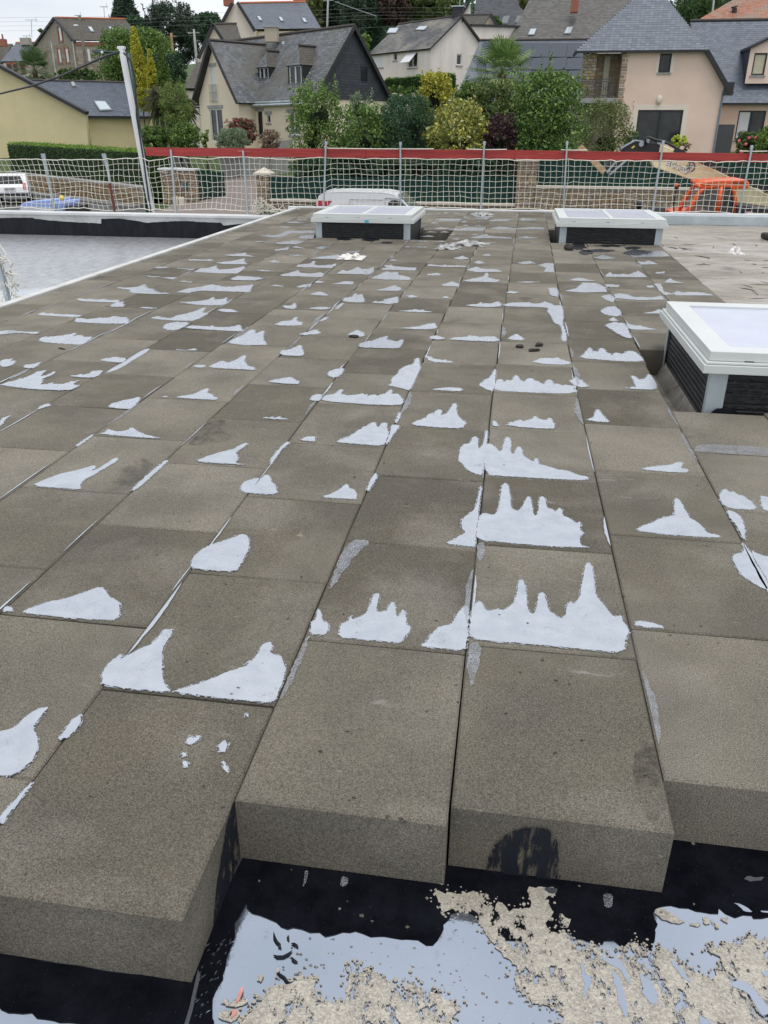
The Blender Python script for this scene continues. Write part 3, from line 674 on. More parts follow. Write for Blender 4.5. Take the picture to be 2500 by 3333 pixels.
for line in PATCHES.strip().split('\n'):
    P = [tuple(int(q) / 1000 for q in p.split(',')) for p in line.split()]
    ym = sum(p[1] for p in P) / len(P)
    if len(P) > 4: P = [p for i, p in enumerate(P) if math.dist(p, P[i - 1]) > .002]
    if ym > 3.3: P = drips(P, ym)
    Q = smooth(P, 1) if ym < 7 else P
    if ym < 7.5:
        cx0_, cy0_ = sum(p[0] for p in Q) / len(Q), sum(p[1] for p in Q) / len(Q); ar = sum(Q[i - 1][0] * Q[i][1] - Q[i][0] * Q[i - 1][1] for i in range(len(Q))); sg_ = 1 if ar > 0 else -1; gw = .003 + .0009 * ym; O2 = []
        for i in range(len(Q)):
            a, b = Q[i - 1], Q[(i + 1) % len(Q)]; dx, dy = b[0] - a[0], b[1] - a[1]; L = math.hypot(dx, dy) or 1; O2.append((Q[i][0] + sg_ * dy / L * gw, Q[i][1] - sg_ * dx / L * gw))
        MB().flat(fringe(O2, .0012), .0003, .0006 + .00006 * (npatch % 11)).build('spill_rim', EDGE, layer)
    Q = fringe(Q, .0013 if ym < 5 else .0035)
    MB().flat(Q, .0003, .0011 + .00008 * (npatch % 13)).build('bitumen_spill', FILM, layer); npatch += 1
# smaller overflow marks in the far rows, always pooled against the near edge of a block
r = random.Random(3); small = MB(); strips = MB(); haze = MB()
for (k, y0, y1, xa, xb) in slabs:
    if y0 > 10.6 and r.random() < .55 and -7 < k < 2:
        w = r.uniform(.08, .30); x = r.uniform(xa + .02, xb - w - .02) if xb - xa > w + .05 else xa + .03; n = 9
        P = [(x + w * i / n, y0 + .006 + (.02 + r.random() * r.choice((.03, .05, .10))) * math.sin(math.pi * i / n)) for i in range(n + 1)]
        P += [(x + w, y0 + .005), (x, y0 + .005)]
        small.flat(P, .0005, .0022)
    # thin squeezed-out bitumen along the long joints
    if y0 > 1.3 and r.random() < .75:
        a = r.uniform(0, .35); b = r.uniform(.45, 1.0); side = r.choice((-1, 1)); wmax = r.choice((.004, .006, .008, .012, .02) if y0 < 3 else (.006, .008, .012, .02, .035)) * (1 if y0 < 7 else .8); n = 14; L = y1 - y0
        ya = y0 + L * a; yb = y0 + L * b
        xj = xa if side > 0 else xb
        P = [(xj + side * .004, ya + (yb - ya) * i / n) for i in range(n + 1)]
        P += [(xj + side * (.005 + wmax * abs(math.sin(math.pi * (1 - i / n))) ** .7 * r.uniform(.55, 1)), yb - (yb - ya) * i / n) for i in range(n + 1)]
        (haze if wmax > .015 else strips).flat(P, .0006, .0016)
tag(small.build('overflow_mark', FILM, layer), kind='stuff')
tag(strips.build('joint_bead', FILM, layer), kind='stuff')
tag(haze.build('joint_smear', THIN, layer), kind='stuff')
# dull wet-looking thin films seen on some blocks
for P in ([(-.045, 1.845), (-.03, 1.62), (-.012, 1.7), (-.004, 1.84)], [(-.49, 2.39), (-.40, 2.40), (-.44, 2.30), (-.46, 2.15), (-.485, 2.02)], [(-.047, 2.44), (-.015, 2.44), (-.02, 2.36), (-.036, 2.29)],
          [(-.49, 1.80), (-.475, 1.80), (-.478, 1.55), (-.492, 1.5)], [(1.32, 3.46), (1.38, 3.55), (1.0, 3.57), (.90, 3.56), (.87, 3.50), (.86, 3.455), (1.5, 3.455)]):
    MB().flat(fringe(smooth(P, 2), .002), .0006, .0012).build('thin_film', THIN, layer)

DAMP = NT('damp_mark'); _f = DAMP.noise(45, 5, .75); _g = DAMP.noise(9, 4, .6); DAMP.set(col=(.05, .046, .04), rough=.7, spec=.3, alpha=DAMP.math('MULTIPLY', DAMP.ramp(_f, [(.38, .0), (.62, .55)]), DAMP.ramp(_g, [(.42, .1), (.58, 1.0)]))); DAMP = DAMP.m
def roofpt(px, py):
    d = ray(px, py); t = CAM.z / -d.z; return (d.x * t, d.y * t)
for P in ([(2080, 2330), (2125, 2400), (2150, 2520), (2170, 2640), (2120, 2690), (2075, 2600), (2060, 2480), (2085, 2420)], [(607, 1447), (648, 1411), (668, 1371), (743, 1364), (713, 1396), (753, 1416), (748, 1432), (703, 1442), (643, 1449)]):
    MB().flat(fringe(smooth([roofpt(*p) for p in P], 2), .002), .0003, .0006).build('damp_mark', DAMP, layer)

# membrane in front, low strip under everything
mf = MB()
nx, ny = 60, 40
for j in range(ny + 1):
    for i in range(nx + 1):
        x = -2.2 + 4.9 * i / nx; y = -.6 + 2.6 * j / ny
        mf.v.append((x, y, -TH - .001 + .0012 * math.sin(x * 9 + y * 5) * math.cos(y * 8 - x * 3)))
for j in range(ny):
    for i in range(nx):
        a = j * (nx + 1) + i; mf.f.append((a, a + 1, a + nx + 2, a + nx + 1))
tag(mf.build('roof_membrane', FRONT, smooth=True), 'black bitumen roofing membrane, wet and crusted, in front of the slabs', kind='structure')
dd = MB(); rr = random.Random(9)
for _ in range(420):
    x = rr.uniform(-.35, .75); y = rr.gauss(.98, .07) if rr.random() < .75 else rr.uniform(.7, 1.1)
    if y > 1.15: continue
    q = rr.uniform(.0007, .0026); dd.blob((x, y, -TH - .001), (q * rr.uniform(1, 1.8), q, q * .8), 6, 4)
tag(dd.build('bitumen_droplets', NT('droplet').set(col=(.22, .19, .16), metal=.5, rough=.25).m, smooth=True), 'small hardened bitumen droplets scattered on the front membrane', 'droplets', kind='stuff')
# black strip with the blocks' dark reflection put into its colour, crumbly crusts and film runs: outlines measured on the membrane
def ground(px, py, z=0.0):
    d = ray(px, py); t = (CAM.z - z) / -d.z; return Vector((d.x * t, d.y * t, z))
def lay(P, ox, oy, k, z, h, m, name, amp=.0018, it=1):
    W_ = [tuple(ground(ox + x * k, oy + y * k, -TH))[:2] for x, y in P]; W_ = fringe(smooth(W_, it), amp); W_ = fringe(W_, amp * .4) if len(P) > 12 else W_
    return MB().flat(W_, z, h).build(name, m, MEM)
MEM = empty('front_membrane_layers', (0, .9, -TH), 'crusted patches of bitumen and a painted dark reflection of the slabs on the membrane before them', None, None, 'structure')
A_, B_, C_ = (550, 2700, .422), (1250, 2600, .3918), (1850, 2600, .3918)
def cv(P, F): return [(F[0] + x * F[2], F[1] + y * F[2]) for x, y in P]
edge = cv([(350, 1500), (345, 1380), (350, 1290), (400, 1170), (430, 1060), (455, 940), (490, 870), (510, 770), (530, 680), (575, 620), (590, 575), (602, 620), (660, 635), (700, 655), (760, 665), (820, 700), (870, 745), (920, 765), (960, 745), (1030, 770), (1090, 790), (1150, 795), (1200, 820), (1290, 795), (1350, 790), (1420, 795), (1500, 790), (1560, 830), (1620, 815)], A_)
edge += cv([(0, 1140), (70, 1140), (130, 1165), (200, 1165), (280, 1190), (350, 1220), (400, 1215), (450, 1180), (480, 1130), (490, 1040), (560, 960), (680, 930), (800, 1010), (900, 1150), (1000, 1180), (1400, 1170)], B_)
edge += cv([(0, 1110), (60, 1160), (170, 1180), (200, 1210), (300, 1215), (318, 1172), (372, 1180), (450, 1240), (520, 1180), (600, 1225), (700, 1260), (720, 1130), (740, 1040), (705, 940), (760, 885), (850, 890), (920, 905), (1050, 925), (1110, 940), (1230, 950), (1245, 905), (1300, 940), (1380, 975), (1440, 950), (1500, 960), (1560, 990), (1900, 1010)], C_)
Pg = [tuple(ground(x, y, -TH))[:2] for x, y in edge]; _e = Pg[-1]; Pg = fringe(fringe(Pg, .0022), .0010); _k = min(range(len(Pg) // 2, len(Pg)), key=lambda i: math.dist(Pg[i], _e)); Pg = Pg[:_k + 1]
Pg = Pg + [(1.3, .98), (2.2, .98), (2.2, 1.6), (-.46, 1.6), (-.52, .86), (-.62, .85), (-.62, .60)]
DARKREFL = NT('painted_reflection'); _c = DARKREFL.ramp(DARKREFL.noise(12, 5, .7), [(.35, (.0025, .003, .005)), (.7, (.008, .009, .013))]); _c = DARKREFL.mix(DARKREFL.ramp(DARKREFL.noise(340, 2, .6), [(.72, 0.0), (.77, .35)]), _c, (.25, .25, .25)); DARKREFL.set(col=_c, rough=.8, spec=.03); DARKREFL.bump(DARKREFL.noise(60, 4), .25, .005); DARKREFL = DARKREFL.m  # near-black matte colour painted for the slab fronts mirrored in the film
MB().flat(Pg, -TH + .0005, .0012).build('painted_reflection_strip', DARKREFL, MEM)
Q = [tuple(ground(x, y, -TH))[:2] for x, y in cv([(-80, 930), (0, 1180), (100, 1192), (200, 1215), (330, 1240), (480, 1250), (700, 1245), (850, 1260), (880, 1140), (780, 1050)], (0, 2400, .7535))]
MB().flat(fringe(Q, .002), -TH + .0006, .0013).build('painted_reflection_strip', DARKREFL, MEM)
CR = [(A_, [(560, 1520), (600, 1440), (680, 1360), (720, 1330), (760, 1240), (830, 1215), (900, 1215), (960, 1180), (1000, 1130), (1060, 1160), (1110, 1130), (1130, 1150), (1120, 1260), (1100, 1300), (1180, 1320), (1250, 1330), (1320, 1340), (1370, 1280), (1380, 1130), (1390, 1080), (1440, 1050), (1460, 1090), (1500, 1130), (1520, 1080), (1560, 1110), (1600, 1130), (1680, 1170), (1720, 1180), (1790, 1240), (1840, 1280), (1850, 1190), (1900, 1180), (1960, 1260), (2030, 1240), (2100, 1290), (2170, 1330), (2220, 1370), (2170, 1430), (2210, 1500), (2210, 1620), (560, 1620)]),
      (B_, [(410, 770), (440, 770), (520, 800), (560, 770), (700, 785), (870, 780), (850, 850), (830, 900), (900, 900), (890, 960), (940, 860), (1000, 870), (1040, 930), (1120, 930), (1180, 900), (1250, 900), (1180, 780), (1200, 720), (1270, 740), (1330, 740), (1430, 750), (1430, 800), (1350, 820), (1360, 880), (1400, 920), (1390, 980), (1360, 1060), (1380, 1120), (1430, 1130), (1520, 1130), (1560, 1200), (1600, 1260), (1700, 1240), (1760, 1240), (1760, 2000), (1480, 2000), (1480, 1780), (1400, 1760), (1440, 1690), (1370, 1710), (1280, 1720), (1180, 1640), (1100, 1600), (1080, 1540), (1090, 1420), (1060, 1330), (980, 1300), (920, 1230), (880, 1150), (820, 1080), (790, 1000), (780, 950), (700, 900), (640, 950), (600, 945), (560, 920), (500, 960), (470, 940), (490, 870), (430, 820)]),
      (C_, [(150, 1225), (220, 1230), (300, 1330), (380, 1320), (450, 1290), (480, 1240), (540, 1200), (620, 1250), (700, 1290), (730, 1250), (780, 1230), (860, 1290), (900, 1340), (960, 1400), (1060, 1450), (1130, 1480), (1190, 1520), (1240, 1470), (1290, 1420), (1260, 1340), (1150, 1250), (1230, 1240), (1330, 1200), (1400, 1210), (1470, 1130), (1540, 1150), (1580, 1170), (1900, 1200), (1900, 2000), (150, 2000)]),
      (C_, [(700, 930), (760, 900), (880, 960), (900, 1000), (970, 1020), (950, 1035), (830, 1020), (760, 990)]), (C_, [(1000, 1040), (1060, 1030), (1110, 1050), (1050, 1065)]), (C_, [(1110, 990), (1150, 980), (1180, 1010), (1160, 1050), (1130, 1040)]),
      (C_, [(1260, 1000), (1330, 990), (1330, 1030), (1280, 1025)]), (C_, [(1190, 1020), (1230, 1030), (1260, 1070), (1210, 1070)]), (B_, [(1430, 970), (1470, 960), (1500, 990), (1550, 1000), (1550, 1060), (1480, 1080), (1430, 1040)]),
      (A_, [(675, 1140), (700, 1122), (740, 1130), (715, 1170), (680, 1175)]), (A_, [(400, 1330), (440, 1300), (500, 1320), (590, 1290), (610, 1340), (540, 1370), (420, 1365)]), (A_, [(395, 1400), (480, 1390), (560, 1420), (500, 1480), (380, 1470)]), (A_, [(825, 1090), (845, 1072), (855, 1095), (835, 1112)]), (A_, [(1195, 1090), (1210, 1080), (1222, 1100), (1205, 1125)])]
for q, (F, P) in enumerate(CR): lay(P, *F, -TH + .0006, .0012 + .00009 * q, CRUST, 'crust_patch', .0026 if len(P) > 12 else .0015)
isl = MB(); ri_ = random.Random(55)
for F, P in CR[:3]:
    for _ in range(260):
        i = ri_.randrange(len(P)); a, b = P[i - 1], P[i]; t = ri_.random(); x, y = a[0] + (b[0] - a[0]) * t + ri_.gauss(0, 28), a[1] + (b[1] - a[1]) * t + ri_.gauss(-8, 30)
        p = ground(F[0] + x * F[2], F[1] + y * F[2], -TH)
        if p.y > 1.20: continue
        q = ri_.uniform(.0010, .0034) * (1 if ri_.random() < .8 else 1.8); n = 7
        isl.flat([(p.x + q * math.cos(k * 6.283 / n) * ri_.uniform(.6, 1.2), p.y + q * math.sin(k * 6.283 / n) * ri_.uniform(.5, 1.0)) for k in range(n)], -TH + .0008, .0022)
tag(isl.build('crust_flecks', NT('crust_fleck').set(col=(.34, .31, .26), rough=.45).m, MEM), kind='stuff')
FI = [[(100, 1370), (140, 1380), (130, 1450), (200, 1490), (180, 1560), (150, 1640), (110, 1680), (130, 1560), (100, 1470)], [(360, 1430), (430, 1490), (470, 1640), (490, 1760), (480, 1850), (430, 1740), (400, 1600), (380, 1520)], [(230, 1290), (340, 1340), (420, 1330), (480, 1420), (520, 1560), (470, 1500), (430, 1420), (330, 1380)],
      [(600, 1440), (640, 1500), (700, 1520), (720, 1600), (750, 1680), (700, 1720), (620, 1640), (600, 1560)], [(840, 1350), (890, 1360), (950, 1440), (1000, 1500), (1020, 1540), (960, 1500), (900, 1430)], [(1340, 1570), (1400, 1500), (1480, 1530), (1560, 1620), (1659, 1720), (1659, 1810), (1600, 1800), (1540, 1700), (1470, 1610), (1390, 1580)], [(1600, 1440), (1700, 1430), (1700, 1490), (1620, 1480)], [(1080, 1820), (1130, 1830), (1200, 1871), (1090, 1900)]]
for q, P in enumerate(FI): lay(P, *C_, -TH + .001, .0024 + .00006 * q, FRONT, 'film_run', .0012)
sl_ = MB(); rs_ = random.Random(77)
for _ in range(75):
    x, y = rs_.uniform(190, 480), rs_.uniform(860, 1480); 
    if x > 330 + (1300 - y) * .35: continue
    L = rs_.uniform(14, 60); a_ = rs_.uniform(-1.1, -.6); w_ = rs_.uniform(2, 5); dx, dy = math.cos(a_) * L, math.sin(a_) * L
    sl_.flat([tuple(ground(550 + u * .422, 2700 + v * .422, -TH))[:2] for u, v in ((x, y), (x + dx * .5 + w_, y + dy * .5), (x + dx, y + dy), (x + dx * .5 - w_, y + dy * .5 - w_))], -TH + .001, .0022)
sl_.flat([tuple(ground(550 + u * .422, 2700 + v * .422, -TH))[:2] for u, v in ((118, 1520), (160, 1380), (200, 1200), (225, 1090), (245, 1130), (215, 1260), (185, 1400), (150, 1520))], -TH + .001, .0026)
tag(sl_.build('film_streaks', FRONT, MEM), kind='stuff')
PKM = simple('pink_print', (.55, .25, .22), .6, var=.3, scale=60)
lay([(560, 1225), (580, 1235), (545, 1330), (520, 1350), (535, 1290)], *A_, -TH + .001, .0055, PKM, 'pink_scrap', .0005); lay([(490, 1410), (525, 1400), (515, 1455), (480, 1465)], *A_, -TH + .001, .0056, PKM, 'pink_scrap', .0005)
fl = MB()
for F, P in ((C_, [(1450, 670), (1500, 650), (1550, 665), (1625, 655), (1610, 680), (1560, 692), (1500, 685)]), (C_, [(1355, 865), (1420, 875), (1480, 910), (1530, 950), (1470, 945), (1420, 900)]), (C_, [(290, 795), (375, 800), (360, 915), (310, 905), (288, 850)]), (B_, [(1320, 740), (1430, 745), (1440, 790), (1380, 800)]), (A_, [(1050, 320), (1080, 325), (1065, 400), (1030, 455), (1042, 380)]), (A_, [(1335, 365), (1385, 380), (1380, 430), (1330, 450), (1318, 420)]), (C_, [(1590, 940), (1700, 940), (1700, 955), (1600, 950)])):
    lay(P, *F, -TH + .0014, .0014, THIN if F is A_ or P[0][0] == 290 else FRONT, 'film_fleck', .0008)
# curled scratches in the wet film
sc = MB()
for P in ([(808, 795), (815, 840), (832, 870), (855, 892), (850, 905), (868, 918)], [(805, 970), (835, 985), (880, 985), (920, 965), (952, 935)], [(920, 818), (918, 840), (925, 860)], [(942, 882), (965, 885), (985, 898), (998, 914)], [(945, 985), (955, 1005), (972, 1018), (995, 1026)], [(830, 1105), (860, 1125), (890, 1145), (905, 1170), (940, 1192)]):
    sc = MB(); W_ = [ground(550 + x * .422, 2700 + y * .422, -TH) for x, y in P]; sc.tube([(p.x, p.y, -TH + .001) for p in W_], [.0007] + [.0030] * (len(W_) - 2) + [.0007], 6); sc.build('curled_scrape', BLACK, MEM)
# black smears on the two front blocks
mb = MB(); yf = 1.2415
out = [at(px, py, yf) for px, py in ((1580, 2835), (1590, 2790), (1610, 2755), (1640, 2722), (1680, 2702), (1730, 2692), (1780, 2694), (1805, 2720), (1815, 2760), (1820, 2830), (1822, 2868), (1700, 2858), (1600, 2846))]
out = [(p.x, p.z) for p in out]
sm = smooth(out, 2); sm = [(x + random.gauss(0, .003), max(z, -TH + .002)) for x, z in sm]
tri = tessellate_polygon([[Vector((x, z, 0)) for x, z in sm]]); mb.v = [(x, yf - .001, z) for x, z in sm]; mb.f = [tuple(t) for t in tri]
SMEAR = NT('dry_bitumen_smear'); _f = SMEAR.noise(40, 5, .75, stretch=(2.4, 1, .35)); SMEAR.set(col=(.012, .014, .022), rough=.8, spec=.2)
_h = SMEAR.n('ShaderNodeBsdfTransparent'); _m = SMEAR.n('ShaderNodeMixShader'); SMEAR.l(SMEAR.ramp(_f, [(.445, 0.0), (.49, 1.0)]), _m.inputs[0]); SMEAR.l(_h.outputs[0], _m.inputs[1]); SMEAR.l(SMEAR.b.outputs[0], _m.inputs[2]); SMEAR.l(_m.outputs[0], SMEAR.out.inputs[0]); SMEAR = SMEAR.m
mb.build('bitumen_smear', SMEAR, layer, fix=False)
mb = MB(); xs = -.4965
pl = [(1.19, -.003), (1.19, -TH + .003), (1.02, -TH + .004), (1.06, -.10), (1.10, -.06), (1.14, -.02)]
mb.poly([(xs, y, z) for y, z in pl]); mb.build('bitumen_smear', SMEAR, layer, fix=False)

# roof deck body + right hand membrane
tag(MB().bb(-4.02, 30.0, .5, 15.44, -.62, -TH - .012).build('roof_deck', BLACK), 'black bitumen roof deck under the slabs', kind='structure')
rm = MB(); nx, ny = 90, 110
for j in range(ny + 1):
    for i in range(nx + 1):
        x = .86 + 8 * i / nx; y = 4.0 + 11.4 * j / ny
        rm.v.append((x, y, -TH + .004 + .004 * math.sin(x * 7.1 + 1.3 * math.sin(y * 3)) * math.cos(y * 5.3 + x)))
for j in range(ny):
    for i in range(nx):
        a = j * (nx + 1) + i; rm.f.append((a, a + 1, a + nx + 2, a + nx + 1))
tag(rm.build('roof_sheet', RIGHTM, smooth=True), 'pale wrinkled roofing sheet right of the slabs, not yet covered', kind='structure')
# long ridges and folds in that sheet
fo = MB(); r = random.Random(21)
for _ in range(90):
    x = r.uniform(2.1, 4.6); y = r.uniform(6, 13.4); a = r.uniform(-.5, .5) + r.choice((0, 1.57, 1.4)); L = r.uniform(.08, .35); q = r.uniform(.003, .009)
    fo.tube([(x + math.cos(a + t * .3) * L * t, y + math.sin(a + t * .3) * L * t, -TH + .006) for t in (0, .3, .6, 1)], [.001, q, q * .8, .001], 5)
tag(fo.build('sheet_creases', simple('crease', (.12, .10, .085), .8)), 'dark raised creases in the pale roofing sheet', 'creases', kind='stuff')
# right upstand and edge strip in front of the guard rail
ze = -.02
tag(MB().bb(1.9, 9.0, 15.42, 15.52, -TH, ze).build('zinc_upstand', ZINC, bevel=.006), 'bluish zinc upstand along the far edge of the pale roof sheet', kind='structure')
tag(MB().bb(-4.2, 9.0, 15.52, 15.66, -.7, .012).build('edge_flashing', WHITE, bevel=.006), 'white metal edge flashing at the far end of the slabs', kind='structure')

# left lower roof
LZ = -.58
LW = tag(MB().bb(-16, -4.05, 1.5, 15.4, LZ - .1, LZ).build('lower_roof', LOWER), 'lower flat roof with shiny grey bitumen sheet left of the slabs', kind='structure')
tag(MB().bb(-4.065, -3.985, 3.0, 15.4, LZ, .008).build('slab_edge_kerb', COPE, bevel=.006), 'grey kerb along the left edge of the slabs', kind='structure')
pw = empty('parapet_wall', (-8, 15.5, LZ), 'low parapet wall with grey coping and ragged black bitumen paint', 'parapet')
MB().bb(-16, -4.07, 15.42, 15.66, LZ - 1.5, -.205).build('wall', COPE, pw)
MB().bb(-16, -4.05, 15.38, 15.70, -.203, -.155).build('coping', simple('coping_white', (.62, .63, .63), .7), pw, bevel=.008)
bl = MB(); r = random.Random(5); top = []; x = -16.0; z = -.30
steps = [(-16, -.29), (-10.1, -.28), (-9.35, -.262), (-9.3, -.285), (-8.7, -.325), (-7.93, -.345), (-7.92, -.262), (-7.55, -.245), (-7.2, -.285), (-7.0, -.315), (-6.4, -.275), (-6.05, -.268), (-6.0, -.28), (-5.5, -.285), (-5.45, -.335), (-5.1, -.30), (-4.85, -.285), (-4.8, -.31), (-4.5, -.285), (-4.1, -.25)]
for (a, za), (b, zb) in zip(steps, steps[1:]):
    n = max(1, int((b - a) / .05))
    for i in range(n): top.append((a + (b - a) * i / n, za + (zb - za) * i / n + r.uniform(-.004, .004)))
top.append((-4.1, -.25))
for (a, za), (b, zb) in zip(top, top[1:]):
    bl.poly([(a, 15.414, LZ), (b, 15.414, LZ), (b, 15.414, zb), (a, 15.414, za)])
bl.build('bitumen_coat', BLACK, pw, fix=False)
bl = MB()
for k, (px, py) in enumerate(((480, 826), (516, 818))):
    p = at(px, py, 9.7); bl = MB().box((p.x, 9.6 + .5 * k, LZ + .03), (.22, .1, .05)); tag(bl.build('white_offcut', WHITE, bevel=.004), ('white foam strip lying on the lower roof beside the kerb, nearer one', 'white foam strip lying on the lower roof beside the kerb, farther one')[k], 'offcut', 'white offcuts by the kerb')

# ------------------------------------------------------------------ skylights
CURB = NT('curb_black'); _f = CURB.noise(18, 5, .7, stretch=(1, 1, 4)); CURB.set(col=CURB.ramp(_f, [(.35, (.006, .007, .010)), (.6, (.03, .031, .034)), (.8, (.13, .13, .125))]), rough=.4, spec=.4); CURB.bump(CURB.noise(60, 4), .5, .01); CURB = CURB.m
def skylight(x0, y0, w, d, label, bar=True, sticker=False):
    t = empty('roof_skylight', (x0 + w / 2, y0 + d / 2, -TH), label, 'skylight', 'skylights on the flat roof')
    zt = .205; c = MB().bb(x0 + .02, x0 + w - .02, y0 + .02, y0 + d - .02, -TH, zt - .012); c.build('curb', CURB, t)
    n = 11
    for fx in range(4):
        m = MB()
        for i in range(n):
            z = -TH + .02 + (zt + TH - .04) * (i + .5) / n; h = (zt + TH) / n * .55; q = .007 + .003 * random.random()
            if fx == 0: m.bb(x0 + .07, x0 + w - .07, y0 + .02 - q, y0 + .0205, z - h / 2, z + h / 2)
            if fx == 1: m.bb(x0 + .07, x0 + w - .07, y0 + d - .0205, y0 + d - .02 + q, z - h / 2, z + h / 2)
            if fx == 2: m.bb(x0 + .02 - q, x0 + .0205, y0 + .07, y0 + d - .07, z - h / 2, z + h / 2)
            if fx == 3: m.bb(x0 + w - .0205, x0 + w - .02 + q, y0 + .07, y0 + d - .07, z - h / 2, z + h / 2)
        m.build('ribbed_panel', CURB, t, bevel=.002, seg=1)
    lw = .085
    for sx in (0, 1):
        for sy in (0, 1):
            m = MB(); X = x0 + sx * w; Y = y0 + sy * d; dx = 1 - 2 * sx; dy = 1 - 2 * sy
            m.prism([(X, Y, -TH), (X + dx * lw, Y, -TH), (X + dx * lw, Y + dy * .004, -TH), (X + dx * .004, Y + dy * .004, -TH), (X + dx * .004, Y + dy * lw * .55, -TH), (X, Y + dy * lw * .55, -TH)], (0, 0, zt + TH - .015))
            m.build('corner_angle', ZINC, t)
    def ring(z0, z1, o, wd, name, m=PVC, par=None):
        a = MB(); X0, X1, Y0, Y1 = x0 - o, x0 + w + o, y0 - o, y0 + d + o
        o1 = [(X0, Y0), (X1, Y0), (X1, Y1), (X0, Y1)]; o2 = [(X0 + wd, Y0 + wd), (X1 - wd, Y0 + wd), (X1 - wd, Y1 - wd), (X0 + wd, Y1 - wd)]
        n0 = len(a.v); a.v += [(x, y, z0) for x, y in o1] + [(x, y, z0) for x, y in o2] + [(x, y, z1) for x, y in o1] + [(x, y, z1) for x, y in o2]
        for i in range(4):
            j = (i + 1) % 4; a.f += [(i, j, 4 + j, 4 + i), (8 + i, 12 + i, 12 + j, 8 + j), (i, 8 + i, 8 + j, j), (4 + i, 4 + j, 12 + j, 12 + i)]
        return a.build(name, m, par or t, bevel=.0035)
    ring(zt - .008, zt + .035, .052, .10, 'lower_frame'); ring(zt + .037, zt + .049, .043, .09, 'frame_lip'); up = ring(zt + .051, zt + .098, .026, .115, 'upper_frame')
    g = MB()
    if bar:
        xm = x0 + w / 2
        for a, b in ((x0 + .088, xm - .026), (xm + .026, x0 + w - .088)): MB().bb(a, b, y0 + .088, y0 + d - .088, zt + .06, zt + .088).build('pane', DOME, t, bevel=.006)
        MB().bb(xm - .027, xm + .027, y0 + .085, y0 + d - .085, zt + .058, zt + .100).build('middle_bar', PVC, t, bevel=.004)
    else: MB().bb(x0 + .088, x0 + w - .088, y0 + .088, y0 + d - .088, zt + .06, zt + .085).build('pane', DOME, t, bevel=.006)
    for i in range(int(w / .42)):
        x = x0 + .14 + i * .42; MB().bb(x, x + .045, y0 - .0275, y0 - .026, zt + .052, zt + .0555).build('drain_slot', DARKM, t)
    if sticker: MB().bb(x0 + w * .53, x0 + w * .53 + .055, y0 - .054, y0 - .052, zt - .002, zt + .031).build('sticker', simple('cyan_sticker', (.05, .45, .62), .5), t)
    return t
skylight(*SK[0], 'white skylight between the van and the slabs, with a small cyan sticker', sticker=True)
skylight(*SK[1], 'white skylight at the far edge of the slabs in front of the orange cab')
skylight(*SK[2], 'large near skylight cut off by the right edge of the picture', bar=False)
# tan kerb strip and bitumen strings in the near pit
MB().prism([(.995, 4.09, -TH), (1.045, 4.09, -TH), (1.045, 4.09, -.075)], (0, 1.25, 0)).build('upstand_fillet', RIGHTM)
tag(bpy.data.objects['upstand_fillet'], 'pale sheet turned up against the near skylight curb', kind='structure')
bs = MB(); r = random.Random(4)
for i in range(7):
    x = .90 + .02 * i; bs.tube([(x + r.uniform(-.01, .01), 4.25 + .05 * i, -TH + .012), (x + .03, 4.27 + .05 * i, -TH + .02 + r.random() * .02), (x + .06, 4.3 + .045 * i, -TH + .014)], .0022, 5)
tag(bs.build('bitumen_strings', BLACK), 'stringy drips of black bitumen in the gap beside the near skylight', 'bitumen drips')
bb_ = MB().flat(fringe(smooth([(x, z) for x, z in ((1.06, -.10), (1.05, -.03), (1.08, .01), (1.14, .018), (1.19, .0), (1.22, -.05), (1.2, -.12), (1.1, -.13))], 2), .001), 0)
b3 = MB(); b3.v = [(x, 4.088, y) for x, y, z in bb_.v]; b3.f = bb_.f; sb = b3.build('bitumen_blot', BLACK, fix=False)
tag(sb, 'black bitumen blot daubed on the near skylight corner', 'bitumen blot')
# dark splashes in front of the two far skylights
ds = MB()
for px, py, w, h in ((1120, 778, 26, 4), (1205, 780, 30, 6), (1882, 801, 28, 14), (1985, 800, 48, 4), (1950, 816, 50, 5), (2060, 808, 30, 5), (2075, 822, 46, 9), (1905, 822, 26, 9), (1260, 790, 20, 3)):
    P = []
    for i in range(18):
        a = 2 * math.pi * i / 18; q = random.uniform(.7, 1.15); p = at(px, py, 10); d = ray(px + w * q * math.cos(a), py + h * q * math.sin(a)); tt = 1.265 / -d.z; P.append((d.x * tt, d.y * tt))
    ds.flat(P, .001, .0015)
tag(ds.build('dark_splash', BLACK, layer), kind='stuff')

cm = MB(); rc_ = random.Random(17)
for _ in range(260):
    y = .95 + 6 * rc_.random() ** 1.6; x = rc_.uniform(-.55, .5) * (1 + y * .55); q = rc_.uniform(.0012, .0035); k = int((x - BASE[0]) // .452)
    if k >= 2 and y > 3.9: continue
    if y < 1.5 and not -.9 < x < .8: continue
    cm.blob((x, y, .0008), (q * rc_.uniform(.8, 1.8), q, q * .8), 5, 3, .3)
tag(cm.build('crumbs', simple('crumb', (.09, .08, .065), .9, var=.8, scale=40), layer), kind='stuff')
